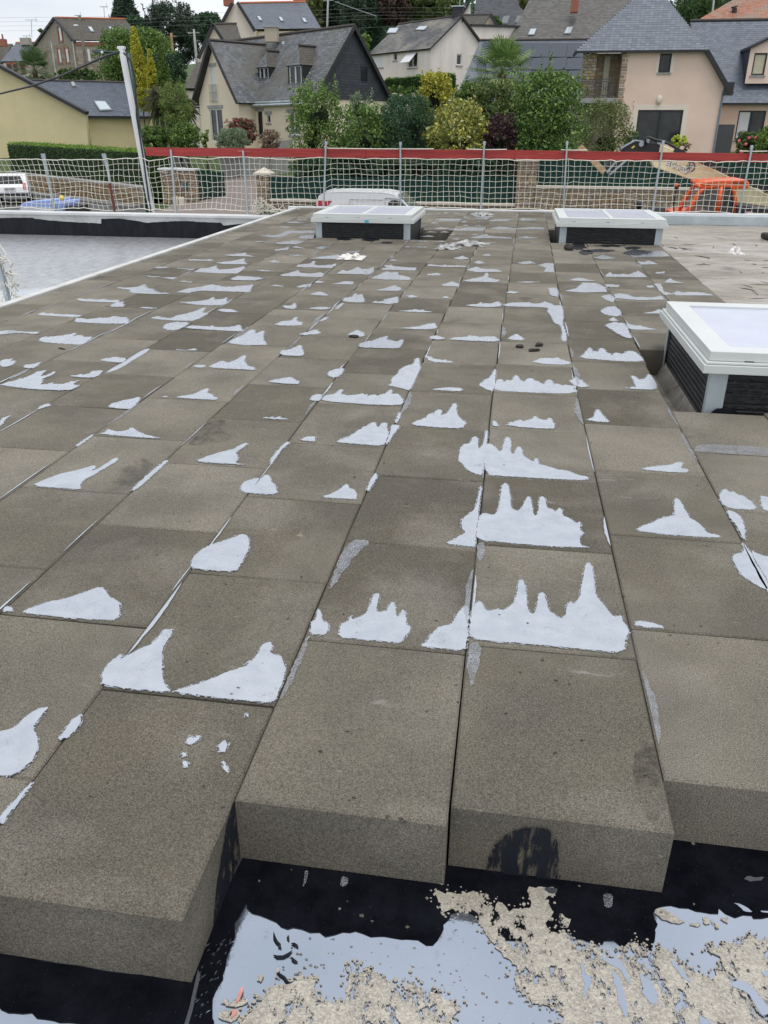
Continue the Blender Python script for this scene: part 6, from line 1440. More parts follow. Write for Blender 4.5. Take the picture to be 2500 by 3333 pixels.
for x in (166, 236):
    p0, p1 = at(x, 135, Yh - .2), at(x + 16, 240, Yh - .2); MB().tube([p0, Vector((p0.x, p0.y, p0.z - 4))], .06, 5).build('downpipe', ZINC, h4)
# far left small houses
o, e0, n_ = simple_house('small_slate_house', 'small pale house with blue-grey slate roof at the far left', ((3, 202), (95, 197), (122, 137), (52, 142)), 108, 4, SL6, wallm=PALE, rid=RIDO)
MB().prism([at(95, 200, 107.5), at(180, 205, 107.5), at(163, 158, 107.5), at(133, 133, 107.5)], (0, .3, 0)).build('gable', wallmat('tan_render', (.42, .36, .29)), o)
MB().prism([at(95, 199, 107.5), at(182, 203, 107.5), at(182, 250, 107.5), at(95, 250, 107.5)], (0, .3, 0)).build('gable_base', wallmat('tan_render', (.42, .36, .29)), o)
chimney(o, 36, 66, 126, 150, 111, BRICK, 2); chimney(o, 115, 143, 122, 145, 111, simple('tan_stack', (.36, .33, .28), .9))
for x in (30, 50, 73):
    p = at(x + 1, 222, 107.7); MB().box((p.x, p.y, p.z), (.5, .1, .9)).build('window', GLASS, o); MB().box((p.x, p.y + .03, p.z + .08), (.75, .1, 1.15)).build('brick_surround', BRICK, o)
o, e0, n_ = simple_house('brown_slate_house', 'brownish slate roof with brick chimney at the left edge', ((-60, 205), (10, 203), (40, 143), (-30, 143)), 112, 4, SL5)
chimney(o, 14, 30, 135, 146, 115, BRICK, 1)

# ---- yellow rendered buildings, left
Yy = 60
hy = empty('yellow_gable_building', (xat(100, Yy), Yy, -1), 'large plain yellow rendered gable wall with black verge at the left edge', 'house')
yp = [at(-140, 520, Yy), at(290, 505, Yy), at(279, 366, Yy), at(0, 215, Yy), at(-140, 140, Yy)]
MB().prism(yp, (0, .3, 0)).build('wall', YELL, hy, fix=False)
MB().beam(at(283, 368, Yy - .1), at(-140, 139, Yy - .1), .55, .22).build('verge_board', DARKM, hy)
ho = empty('yellow_annex', (xat(380, 62), 62, -1), 'yellow annex with blue slate roof and one roof window', 'house')
e0, e1, r1, r0 = at(276, 377, 61), at(492, 368, 63.5), at(372, 254, 67), at(90, 262, 65); e1.z = e0.z; r1 = r0 + (e1 - e0) * ((r1.x - r0.x) / (e1.x - e0.x))
roofplane([e0, e1, r1, r0], SL2, ho, .18, .25); ridge(r0 + Vector((0, 0, .05)), r1 + Vector((0, 0, .05)), ho, RIDG)
wl = [Vector((e0.x + .05, e0.y + .3, -.8)), Vector((e1.x - .25, e1.y + .3, -.8)), Vector((e1.x - .25, e1.y + .3, e1.z)), Vector((e0.x + .05, e0.y + .3, e0.z))]
MB().prism(wl, (0, .3, 0)).build('wall', YELL, ho); MB().beam(e0 + Vector((0, -.1, -.1)), e1 + Vector((0, -.1, -.1)), .12, .12).build('gutter', DARKM, ho)
_n = (e1 - e0).cross(r0 - e0).normalized(); _n = _n if _n.z > 0 else -_n
add_rw(ho, e0, _n, (((325, 363), (367, 361), (344, 331), (303, 330)),))
add_rw(ho, e0, _n, (((236, 284), (248, 283), (241, 268), (230, 269)),), GREY)

# ---- pink house
Yk = 56
f = Fr((xat(1878, Yk), Yk), 0)
hk = empty('pink_house', (xat(2100, Yk), Yk, 0), 'pink rendered house with steep blue slate hipped roof and stone balcony corner', 'house')
X = lambda px: xat(px, Yk) - f.O.x
zh, zl = zat(2250, 165, Yk), zat(2335, 275, Yk); u1 = X(2334); um = X(2256); ub = X(1998); dpt = 9.0
k1, k2 = HF(2150, 174, 2180, 236), HF(2078, 358, 2209, 470)
fn = lambda s, z, d: f.P(s, d, z)
wall(fn, [(ub, -1), (u1, -1), (u1, zl), (um, zh), (ub, zh)], (k1, k2), PINK, hk)
wall(lambda s, z, d: f.P(u1, s, z), [(0, -1), (dpt, -1), (dpt, zl), (0, zl)], (), PINK, hk)
SUR = wallmat('surround', (.82, .71, .62))
window(fn, k1, hk, '1', fm=DARKM); window(fn, k2, hk, '2', fm=DARKM, sill=False)
for (h, e) in ((k1, .17), (k2, .28)):
    for q in ((h[0] - e, h[1] if e > .2 else h[1] - .02, h[0] - .003, h[3] + e), (h[2] + .003, h[1] if e > .2 else h[1] - .02, h[2] + e, h[3] + e), (h[0] - .003, h[3] + .003, h[2] + .003, h[3] + e)):
        MB().prism([f.P(q[0], -.012, q[1]), f.P(q[2], -.012, q[1]), f.P(q[2], -.012, q[3]), f.P(q[0], -.012, q[3])], (0, .011, 0)).build('surround', SUR, hk)
# balcony recess with stone facing and door
wall(lambda s, z, d: f.P(s, 1.3, z), [(0, -1), (ub, -1), (ub, zh), (0, zh)], (), MORT, hk); zbal = f.hit(1930, 318)[1]
wall(lambda s, z, d: f.P(ub, s, z), [(0, -1), (1.3, -1), (1.3, zh), (0, zh)], (), MORT, hk)
stones(hk, tuple(f.P(0, 1.28, 0))[:2], tuple(f.P(ub, 1.28, 0))[:2], zbal, zh, ST1, h=.18, w=.42, depth=.06, limit=250)
stones(hk, tuple(f.P(ub - .02, .02, 0))[:2], tuple(f.P(ub + .35, .02, 0))[:2], zbal - .3, zh, ST1, h=.19, w=.36, depth=.06, limit=300)
stones(hk, tuple(f.P(-.1, .02, 0))[:2], tuple(f.P(.75, .02, 0))[:2], zbal, zh, ST1, h=.18, w=.4, depth=.08, limit=300)
MB().bb(*(f.O.x + X(1948), f.O.x + X(1966)), Yk + 1.14, Yk + 1.2, zbal, zbal + 2.3).build('door', simple('beige_door', (.50, .47, .36), .6), hk)
MB().bb(f.O.x - .2, f.O.x + ub - .01, Yk - .3, Yk + 1.2, zbal - .30, zbal - .02).build('balcony_slab', GREY, hk)
rl = MB(); x0, x1 = f.O.x - .1, f.O.x + X(1977)
for z in (.12, .98, .86): rl.beam((x0, Yk - .25, zbal + z), (x1, Yk - .25, zbal + z), .035, .035)
for i in range(15): x = x0 + (x1 - x0) * i / 14; rl.beam((x, Yk - .25, zbal), (x, Yk - .25, zbal + .86), .02 if i % 7 else .05, .02 if i % 7 else .05)
for s in (-1, 1): rl.beam((x0 + (x1 - x0) * .5, Yk - .25, zbal + (.12 if s > 0 else .86)), (x1, Yk - .25, zbal + (.86 if s > 0 else .12)), .025, .025)
rl.build('balcony_railing', simple('anthracite', (.06, .065, .07), .5), hk)
# roof: ridge runs back; left and right slopes, hipped front
slr = (zh - zl) / (u1 - um); ur = um - 3.1; zrk = zh + slr * 3.1; vh = 3.0; oe = .35
ul = ur - 4.6
eL, eR = f.P(ul + .2, -oe, zh + .02), f.P(um + .05, -oe, zh + .02); apx = f.P(ur, vh, zrk)
roofplane([eL, eR, apx], SL2, hk, .17, .26)
roofplane([f.P(u1 + .35, -oe, zl - slr * .35), f.P(u1 + .35, dpt, zl - slr * .35), f.P(ur, dpt, zrk), apx, f.P(um, -oe, zh + .03)], SL2, hk, .17, .26)
roofplane([f.P(ul + .2, 2.6, zh), eL, apx, f.P(ur, 4.5, zrk)], SL2, hk, .17, .26)
MB().bb(f.O.x + ul + .15, f.O.x + um + .1, Yk - oe - .08, Yk - oe + .02, zh - .10, zh + .01).build('gutter', DARKM, hk)
MB().beam(f.P(um, -oe - .02, zh - .03), f.P(u1 + .4, -oe - .02, zl - slr * .4 - .03), .06, .24).build('verge_board', DARKM, hk)
MB().bb(f.O.x + u1 - .05, f.O.x + u1 + .45, Yk - oe - .02, Yk - .01, zl - slr * .35 - .15, zl + .1).build('eave_box', DARKM, hk)
p = f.P(*[0, 0, 0]); s_, z_ = f.hit(2145, 325); MB().blob(f.P(s_, -.08, z_), (.17, .08, .25), 10, 6).build('wall_lamp', simple('lamp_cream', (.7, .66, .55), .4), hk, smooth=True)
MB().tube([f.P(u1 - .06, -.09, zl - .3), f.P(u1 - .06, -.09, -1)], .06, 6).build('downpipe', simple('blue_pipe', (.18, .22, .28), .4), hk)
# right wing with dormer
Yw = 58.5
hw_ = empty('slate_wing', (xat(2420, Yw), Yw, 0), 'lower wing of blue slate with a pink dormer at the right edge', 'house')
e0, e1, r1, r0 = at(2325, 335, Yw), at(2640, 345, Yw), at(2640, 66, Yw + 4.6), at(2228, 70, Yw + 4.6); e1.z = e0.z; r1.z = r0.z
e0.x -= .5; roofplane([e0, e1, r1, Vector((e0.x - .9, r0.y, r0.z))], SL2, hw_, .17, .26); ridge(Vector((e0.x - .9, r0.y, r0.z + .05)), r1 + Vector((0, 0, .05)), hw_, RIDG)
fw_ = Fr((e0.x, Yw + .35), 0)
def HW(a, b, c, d): s0, zt = fw_.hit(a, b); s1, zb = fw_.hit(c, d); return (s0, zb, s1, zt)
kw = HW(2406, 360, 2478, 455)
wall(lambda s, z, d: fw_.P(s, d, z), [(0, -1), (e1.x - e0.x, -1), (e1.x - e0.x, e0.z - .05), (0, e0.z - .05)], (kw,), wallmat('pink_shade', (.72, .53, .41)), hw_)
window(lambda s, z, d: fw_.P(s, d, z), kw, hw_, '2', fm=DARKM)
h = (kw[0] + .08, kw[1] + .08, (kw[0] + kw[2]) / 2 - .1, kw[3] - .08); MB().prism([fw_.P(h[0], .09, h[1]), fw_.P(h[2], .09, h[1]), fw_.P(h[2], .09, h[3]), fw_.P(h[0], .09, h[3])], (0, .008, 0)).build('blind', WHITE, hw_)
MB().bb(e0.x, e1.x, Yw - .02, Yw + .1, e0.z - .12, e0.z - .01).build('gutter', DARKM, hw_)
tag(MB().bb(xat(2328, 57), xat(2388, 57), 57.0, 57.1, -1, zat(2350, 405, 57)).build('grey_gate', simple('anthracite', (.06, .065, .07), .5)), 'plain anthracite panel gate between the pink house and its wing', 'gate')
dY = Yw + .6; d0, d1 = at(2424, 272, dY), at(2560, 272, dY); zt_d = zat(2440, 155, dY); zap = zat(2492, 108, dY)
fd = Fr((d0.x, dY), 0); hx = fd.hit(2444, 245), fd.hit(2500, 172)
dh = (hx[0][0], hx[0][1], hx[1][0], hx[1][1])
wd_ = 2 * (xat(2492, dY) - d0.x); wd_ = max(wd_, dh[2] + .25)
wall(lambda s, z, d: fd.P(s, d, z), [(0, d0.z), (wd_, d0.z), (wd_, zt_d), (wd_ / 2, zap), (0, zt_d)], (dh,), wallmat('pink_light', (.80, .62, .52)), hw_, name='dormer')
window(lambda s, z, d: fd.P(s, d, z), dh, hw_, '1', fm=DARKM, pm=simple('yellow_blind', (.55, .50, .36), .6))
for a_, b_ in (((-.1, zt_d - .1), (wd_ / 2, zap + .05)), ((wd_ + .1, zt_d - .1), (wd_ / 2, zap + .05))):
    MB().prism([fd.P(a_[0], -.2, a_[1]), fd.P(b_[0], -.2, b_[1]), fd.P(b_[0], -.2, b_[1] + .14), fd.P(a_[0], -.2, a_[1] + .14)], (0, 3.4, 0)).build('dormer_roof', DARKM, hw_)
MB().prism([fd.P(.02, .02, d0.z), fd.P(.02, .02, zt_d), fd.P(.02, 3, zt_d)], (.05, 0, 0)).build('dormer_cheek', SLH, hw_)
o, e0, n_ = simple_house('orange_tile_house', 'orange tiled roof with black flue pipe at the top right', ((2255, 72), (2660, 72), (2620, -10), (2395, -5)), 84, 5, TILE, rid=RIDO)
MB().tube([at(2389, 60, 86), at(2391, 26, 86)], .22, 8).build('flue', DARKM, o); MB().tube([at(2391, 24, 86), at(2391, 21, 86)], .32, 8).build('flue_cap', DARKM, o)
# ================================================================== VEHICLES
CARW = simple('white_car_paint', (.72, .73, .75), .25, var=.02); TYRE = simple('tyre', (.02, .02, .02), .8); REDP = simple('red_lamp', (.45, .03, .05), .3)
def side_panel(mb, fr_, pts, y, th=.012): mb.prism([fr_(x, y, z) for x, z in pts], fr_(0, y - th, 0) - fr_(0, y, 0))
def wheel(fr_, x, z, y, par, r=.31):
    c = fr_(x, y, z); d = (fr_(0, 1, 0) - fr_(0, 0, 0)); t = MB().tube([c, c + d * .04, c + d * .18, c + d * .2], [r * .92, r, r, r * .92], 20).build('wheel', TYRE, par); MB().tube([c - d * .01, c + d * .02], [r * .6, r * .62], 12).build('rim', GALV, t)
# van: side profile in metres from the rear, lofted across its width with tumblehome
Yv = 26.0; xv = xat(1020, Yv); ztop = zat(1150, 618, Yv + .9); zg = -2.07; Hv = ztop - zg; sc = Hv / 1.87
van = empty('white_van', (xv + 2.1, Yv + .9, zg), 'small white delivery van parked facing right behind the roof edge, red mark at its rear', 'van')
fv = lambda x, y, z: Vector((xv + x * .93, Yv + y, zg + z * sc))
prof = [(0, .35), (-.02, .9), (0, 1.45), (.10, 1.72), (.3, 1.84), (.9, 1.87), (2.3, 1.86), (2.65, 1.80), (2.95, 1.62), (3.38, 1.20), (3.75, 1.08), (4.2, .93), (4.36, .7), (4.38, .35)]
def loft(prof, W, fr_, name, m, par, inset=lambda x, z: 0):
    mb = MB(); ys = [0, .06, W / 2, W - .06, W]; k = len(prof)
    for y in ys:
        for x, z in prof:
            e = .0
            if y in (0, W): sgn = 1; e = .07 * max(0, z - .95)
            yy = y + (e + inset(x, z) if y < W / 2 else -(e + inset(x, z))) if y in (0, W, .06, W - .06) else y
            zz = z - (.05 if y in (0, W) and z > .9 else 0); mb.v.append(tuple(fr_(x, yy, zz)))
    for a in range(len(ys) - 1):
        for i in range(k): j = (i + 1) % k; mb.f.append((a * k + i, a * k + j, (a + 1) * k + j, (a + 1) * k + i))
    mb.f.append(tuple(range(k))); mb.f.append(tuple(range(len(ys) * k - 1, len(ys) * k - k - 1, -1)))
    return mb.build(name, m, par, bevel=.012, seg=2)
loft(prof, 1.8, fv, 'body', CARW, van)
sy = lambda z: .07 * max(0, z - .95) - .012
def vp(pts, name, m, par=van, off=.0):
    mb = MB(); P = [fv(x, sy(z) - off, z) for x, z in pts]; mb.prism(P, (0, .012, 0)); return mb.build(name, m, par)
vp([(2.45, 1.2), (3.22, 1.2), (3.02, 1.48), (2.86, 1.60), (2.62, 1.63), (2.47, 1.56)], 'side_window', GLASS)
mb = MB()
for a, b in (((2.36, .4), (2.36, 1.68)), ((2.36, 1.68), (2.85, 1.66)), ((2.85, 1.66), (3.35, 1.16)), ((1.15, .4), (1.15, 1.62)), ((1.15, 1.62), (2.3, 1.62)), ((.15, 1.10), (2.3, 1.10))):
    mb.beam(fv(a[0], sy(a[1]) + .004, a[1]), fv(b[0], sy(b[1]) + .004, b[1]), .012, .02)
mb.build('panel_seam', simple('seam', (.35, .36, .38), .6), van)
MB().prism([fv(2.78, .12, 1.79), fv(3.40, .12, 1.21), fv(3.40, 1.68, 1.21), fv(2.78, 1.68, 1.79)], (.012, 0, .012)).build('windscreen', simple('screen_glass', (.12, .15, .16), .08), van)
vp([(.08, 1.40), (.40, 1.40), (.56, 1.57), (.08, 1.57)], 'red_decal', REDP)
def text(body, size, loc, rot, m, par, name='lettering', ext=.002, align='LEFT', shear=0):
    c = bpy.data.curves.new(name, 'FONT'); c.body = body; c.size = size; c.extrude = ext; c.align_x = align; c.shear = shear; c.offset = size * .012
    t_ = bpy.data.objects.new(name + '_tmp', c); COL.objects.link(t_); dg = bpy.context.evaluated_depsgraph_get(); me = bpy.data.meshes.new_from_object(t_.evaluated_get(dg)); bpy.data.objects.remove(t_)
    me.transform(Matrix.Translation(Vector(loc) - ORG[par.name]) @ rot); me.materials.clear(); me.materials.append(m); return link(name, me, par)
for q in range(2):   # faint red lettering too blurred to read: rows of small marks
    mb = MB(); x = .42 + .1 * (q == 0)
    for i in range(9 if q == 0 else 7):
        w_ = (.05, .03, .06, .04)[i % 4]; mb.prism([fv(x + .38, sy(1.3) - .004, 1.2 + .19 * q), fv(x + .38 + w_, sy(1.3) - .004, 1.2 + .19 * q), fv(x + .38 + w_, sy(1.3) - .004, 1.28 + .19 * q), fv(x + .38, sy(1.3) - .004, 1.28 + .19 * q)], (0, .01, 0)); x += w_ + .03
    mb.build('faded_marking', simple('faded_red', (.62, .45, .48), .5), van)
mb = MB()
for i in range(9): x = .35 + i * .24; mb.beam(fv(x, .18, 1.868), fv(x, 1.62, 1.868), .05, .014)
mb.build('roof_rib', CARW, van)
for x in (.75, 3.55): wheel(fv, x, .31, .0, van)
vp([(-.02, 1.0), (.03, 1.0), (.03, 1.45), (.0, 1.45)], 'rear_lamp', REDP)
MB().bb(xv - .1, xv + .02, Yv - .12, Yv + .05, zg + 1.05, zg + 1.25).build('rear_detail', DARKM, van)
# white hatchback seen from behind
Yc = 40.0; zg = -2.06
car = empty('white_hatchback', (xat(20, Yc), Yc + 1, zg), 'white hatchback seen from behind on the street at the left edge', 'car')
ang = R_(118); cx0 = xat(60, Yc); Uc = Vector((math.cos(ang), math.sin(ang), 0)); Wc = Vector((-math.sin(ang), math.cos(ang), 0))
Hc = zat(15, 567, Yc) - zg; sc2 = Hc / 1.45
fc = lambda x, y, z: Vector((cx0, Yc, zg)) + Uc * x + Wc * y + Vector((0, 0, z * sc2))
prof = [(0, .35), (-.05, .6), (.02, .85), (.12, .98), (.55, 1.38), (.9, 1.45), (2.0, 1.44), (2.6, 1.2), (3.2, .95), (3.9, .75), (3.95, .35)]
loft(prof, 1.68, fc, 'body', CARW, car)
MB().prism([fc(.14, .18, 1.0), fc(.14, 1.5, 1.0), fc(.51, 1.38, 1.345), fc(.51, .30, 1.345)], -Uc * .02 + Vector((0, 0, .012))).build('rear_window', GLASS, car)
MB().prism([fc(-.065, .58, .70), fc(-.065, 1.1, .70), fc(-.05, 1.1, .82), fc(-.05, .58, .82)], -Uc * .02).build('number_plate', simple('plate', (.25, .26, .28), .5), car)
for y in (.08, 1.46): MB().prism([fc(-.02, y, .75), fc(-.02, y + .14, .75), fc(.14, y + .14, 1.05), fc(.14, y, 1.05)], -Uc * .035).build('tail_lamp', REDP, car)
MB().prism([fc(-.08, .05, .42), fc(-.08, 1.63, .42), fc(-.08, 1.63, .55), fc(-.08, .05, .55)], Uc * .1).build('bumper_strip', DARKM, car)
for x, y in ((.7, -.02), (3.1, -.02), (.7, 1.52), (3.1, 1.52)): wheel(fc, x, .3, y, car, .3)
# pale blue cover with amber beacon
Yb_ = 29.0
cov = empty('covered_machine', (xat(130, Yb_), Yb_ + .5, -2.07), 'machine under a pale blue cover with an amber beacon, behind the left parapet', 'machine')
BL = simple('blue_cover', (.28, .38, .68), .6, var=.1)
P = [(62, 690), (64, 668), (82, 657), (118, 653), (150, 651), (172, 649), (174, 662), (190, 655), (203, 655), (206, 664), (205, 690)]
mb = MB(); mb.prism([at(x, y, Yb_) for x, y in P], (0, 1.3, 0)); mb.build('cover', BL, cov, bevel=.10, seg=3, smooth=True)
MB().prism([at(x, y, Yb_ - .02) for x, y in ((64, 690), (66, 674), (120, 672), (172, 676), (172, 690))], (0, .02, 0)).build('cover_hem', simple('pale_hem', (.6, .62, .66), .6), cov)
MB().beam(at(172, 640, Yb_ - .05), at(177, 690, Yb_ - .05), .09, .05).build('strap', GALV, cov)
p = at(201, 645, Yb_ + .2); MB().blob(p, (.09, .09, .10), 10, 6).build('beacon', simple('amber', (.85, .62, .05), .3), cov, smooth=True); MB().blob(p - Vector((0, 0, .12)), (.08, .08, .06), 8, 4).build('beacon_base', simple('orange_base', (.75, .20, .05), .4), cov)
MB().bb(xat(66, Yb_), xat(204, Yb_), Yb_ + .2, Yb_ + 1.2, -2.07, -1.2).build('chassis', DARKM, cov)
# dark car in the shade behind the fence
dk = empty('dark_blue_car', (xat(1480, 45), 45, -1), 'dark blue car half hidden in the shade between the trees', 'car')
Yd = 44.5; MB().prism([at(x, y, Yd) for x, y in ((1392, 590), (1395, 555), (1430, 545), (1452, 528), (1530, 526), (1560, 548), (1582, 556), (1586, 590))], (0, 1.6, 0)).build('body', simple('navy_paint', (.012, .016, .055), .3), dk, bevel=.06)
MB().prism([at(x, y, Yd - .01) for x, y in ((1440, 547), (1458, 531), (1526, 530), (1550, 548))], (0, .02, 0)).build('side_window', GLASS, dk); MB().prism([at(x, y, Yd - .02) for x, y in ((1488, 530), (1496, 530), (1496, 543), (1488, 543))], (0, .02, 0)).build('tail_lamp', REDP, dk)
# ---- telehandler
ORA = simple('orange_paint', (.74, .115, .025), .4, var=.06); BOOM = simple('cream_boom_paint', (.90, .80, .48), .45, var=.06)
Yt = 21.0
th = empty('telehandler', (xat(2330, Yt), Yt + 1, -2.07), 'telehandler with orange cab frame and long cream boom behind the red board at the right', 'telehandler')
T = lambda x, y, Y=Yt: at(x, y, Y)
Yb2 = Yt + 1.5
mb = MB().prism([T(x, y, Yb2) for x, y in ((2118, 525), (2150, 470), (2180, 482), (2290, 534), (2400, 588), (2560, 660), (2560, 712), (2440, 680), (2320, 620), (2262, 588), (2130, 545))], (0, .42, 0)); mb.build('boom', BOOM, th, bevel=.02)
MB().beam(T(2195, 487, Yb2 - .1), T(2560, 645, Yb2 - .1), .09, .10).build('boom_hose_rail', DARKM, th)
MB().prism([T(x, y, Yb2 - .03) for x, y in ((2020, 490), (2040, 472), (2064, 460), (2090, 456), (2110, 462), (2150, 468), (2146, 490), (2138, 520), (2060, 505))], (0, .5, 0)).build('jib_head', DARKM, th, bevel=.02)
MB().prism([T(x, y, Yb2) for x, y in ((1990, 505), (2030, 497), (2040, 515), (2025, 535), (2010, 562), (1985, 560), (1966, 565))], (0, .6, 0)).build('carriage', simple('dark_carriage', (.03, .032, .036), .5), th, bevel=.01)
for pa_, pb_ in (((1975, 562), (2005, 525)), ((1985, 568), (2040, 520))): MB().beam(T(*pa_, Yb2 - .05), T(*pb_, Yb2 - .05), .06, .05).build('lift_arm', GALV, th)
for q, (x, y) in enumerate(((2088, 469), (2108, 455), (2147, 462))): MB().tube([T(x, y, Yb2 - .08), T(x, y, Yb2 + .0)], .06, 10).build('pivot_pin', GALV, th)
MB().beam(T(2022, 482, Yb2 - .05), T(2068, 456, Yb2 - .05), .03, .035).build('edge_plate', GALV, th); MB().beam(T(2068, 456, Yb2 - .05), T(2112, 464, Yb2 - .05), .03, .03).build('edge_plate', GALV, th)
MB().prism([T(x, y, Yb2 - .04) for x, y in ((2055, 480), (2064, 473), (2067, 477), (2058, 484))], (0, .01, 0)).build('yellow_sticker', simple('sticker_yellow', (.75, .6, .05), .5), th)
hz = MB().tube([T(2104, 470, Yb2 - .12), T(2098, 452, Yb2 - .12), T(2110, 446, Yb2 - .12), T(2135, 456, Yb2 - .12), T(2165, 462, Yb2 - .1), T(2215, 490, Yb2 - .12)], .03, 6); hz.build('hose', DARKM, th, smooth=True)
MB().tube([T(2051, 521, Yb2 - .06), T(2051, 521, Yb2 - .02)], .04, 10).build('orange_marker', ORA, th)
# timber held in the forks
tag(MB().beam(T(1888, 478, Yb2 - .1), T(1966, 560, Yb2 - .1), .14, .14).build('timber_beam', simple('raw_timber', (.50, .33, .17), .8, var=.2), bevel=.01), 'splintered raw timber beam hanging from the jib left of the cream boom', 'timber')
# boom lettering
bdir = (T(2400, 588, Yb2) - T(2180, 482, Yb2)).normalized(); bz = Vector((0, -1, 0)).cross(bdir).normalized() * 1.0
rotm = Matrix((( bdir.x, bz.x, 0), (bdir.y, bz.y, -1), (bdir.z, bz.z, 0))).to_4x4()
bz = Vector((bdir.x * 0 - bdir.z, 0, bdir.x)); bz.normalize(); rotm = Matrix(((bdir.x, bz.x, 0), (0, 0, -1), (bdir.z, bz.z, 0))).to_4x4()
text('acces', .27, T(2166, 534, Yb2 - .012), rotm, simple('white_letter', (.8, .8, .78), .5), th, 'lettering', .004)
text('acces', .27, T(2167.5, 535.5, Yb2 - .004), rotm, DARKM, th, 'lettering_outline', .003)
MB().tube([T(2245, 544, Yb2 - .012), T(2245, 544, Yb2)], .13, 18).build('logo_ring', DARKM, th); MB().tube([T(2245, 544, Yb2 - .016), T(2245, 544, Yb2)], .105, 18).build('logo_disc', simple('logo_grey', (.62, .60, .52), .5), th)
for a_ in (0, 60, 120): d_ = bdir * math.cos(R_(a_)) + bz * math.sin(R_(a_)); c_ = T(2245, 544, Yb2 - .02); MB().beam(c_ - d_ * .09, c_ + d_ * .09, .012, .02).build('logo_spoke', DARKM, th)
# cab
def cyl(p, name='cab_frame', r=.055, Y=None): MB().tube([T(x, y, Y or Yt) for x, y in p], r, 8).build(name, ORA, th, smooth=True)
cyl([(2232, 700), (2252, 668), (2275, 628), (2289, 612)]); cyl([(2232, 700), (2214, 735)]); cyl([(2289, 612), (2350, 604), (2385, 606), (2390, 625), (2394, 700)])
cyl([(2349, 606), (2335, 690)]); cyl([(2205, 692), (2228, 652), (2262, 600)], Y=Yt + 1.1); cyl([(2262, 600), (2289, 612)])
mb = MB().prism([T(x, y, Yt - .05) for x, y in ((2277, 598), (2290, 590), (2345, 586), (2430, 584), (2441, 596), (2436, 614), (2395, 616), (2350, 603), (2290, 609))], (0, 1.25, 0)); mb.build('cab_roof', ORA, th, bevel=.04, seg=3)
mb = MB()
for i in range(8): x = 2385 + i * 5; mb.beam(T(x, 591, Yt - .06), T(x + 6, 597, Yt - .06), .012, .02)
mb.build('roof_louvre', simple('orange_dark', (.35, .05, .015), .5), th)
MB().prism([T(x, y, Yt + .0) for x, y in ((2287, 616), (2343, 610), (2330, 694), (2244, 700))], (0, .02, 0)).build('door_glass', NT('cab_glass').set(col=(.10, .11, .10), rough=.08, alpha=.55).m, th)
MB().prism([T(x, y, Yt + .0) for x, y in ((2352, 611), (2378, 611), (2384, 640), (2388, 696), (2340, 696))], (0, .02, 0)).build('rear_glass', NT('cab_glass2').set(col=(.05, .055, .06), rough=.08, alpha=.7).m, th)
sf = MB(); sf.tube([T(x, y, Yt - .02) for x, y in ((2354, 612), (2376, 612), (2383, 636), (2387, 694), (2342, 694), (2352, 614))], .025, 6); sf.build('window_seal', DARKM, th)
MB().prism([T(x, y, Yt + .6) for x, y in ((2308, 650), (2320, 648), (2324, 690), (2300, 690))], (0, .3, 0)).build('seat', DARKM, th, bevel=.03); MB().tube([T(2292, 660, Yt + .5), T(2300, 672, Yt + .5)], .09, 10).build('steering_wheel', DARKM, th)
MB().prism([T(x, y, Yt - .1) for x, y in ((2205, 700), (2560, 700), (2560, 790), (2205, 790))], (0, 2.2, 0)).build('chassis', ORA, th)
MB().prism([T(x, y, Yt - .12) for x, y in ((2398, 668), (2440, 672), (2560, 690), (2560, 712), (2398, 704))], (0, 1.6, 0)).build('engine_cover', DARKM, th, bevel=.02)
MB().bb(T(2421, 690).x, T(2445, 690).x, Yt - .16, Yt - .13, zat(2430, 696, Yt), zat(2430, 687, Yt)).build('label_plate', simple('label_pale', (.62, .42, .42), .5), th)
for x in (2225, 2500):
    c = T(x, 780); c.z = -1.5; t_ = MB().tube([c, c + Vector((0, .08, 0)), c + Vector((0, .42, 0)), c + Vector((0, .5, 0))], [.5, .58, .58, .5], 22).build('wheel', TYRE, th); MB().tube([c - Vector((0, .02, 0)), c + Vector((0, .05, 0))], [.28, .3], 14).build('rim', ORA, t_)
mb = MB().tube([T(2196, 604, Yt + .6), T(2200, 625, Yt + .6), T(2193, 660, Yt + .6), T(2194, 700, Yt + .6)], .018, 6); mb.build('mirror_arm', DARKM, th); MB().box(T(2204, 606, Yt + .6), (.08, .05, .22)).build('mirror', DARKM, th); MB().blob(T(2202, 603, Yt + .55), (.045, .045, .05), 8, 5).build('side_lamp', ORA, th)
o = empty('work_lamp', tuple(T(2080, 668, 24)), 'black round-headed lamp or exhaust standing before the stone wall', 'lamp')
MB().beam(T(2076, 672, 24), T(2080, 700, 24), .05, .05).build('stand', DARKM, o); MB().blob(T(2080, 667, 24), (.12, .1, .12), 10, 6).build('head', DARKM, o, smooth=True)
tag(MB().blob(T(2140, 706, 23), (.55, .5, .28), 14, 7).build('black_hood', DARKM, smooth=True), 'rounded black hood showing just above the roof edge left of the orange cab', 'hood')
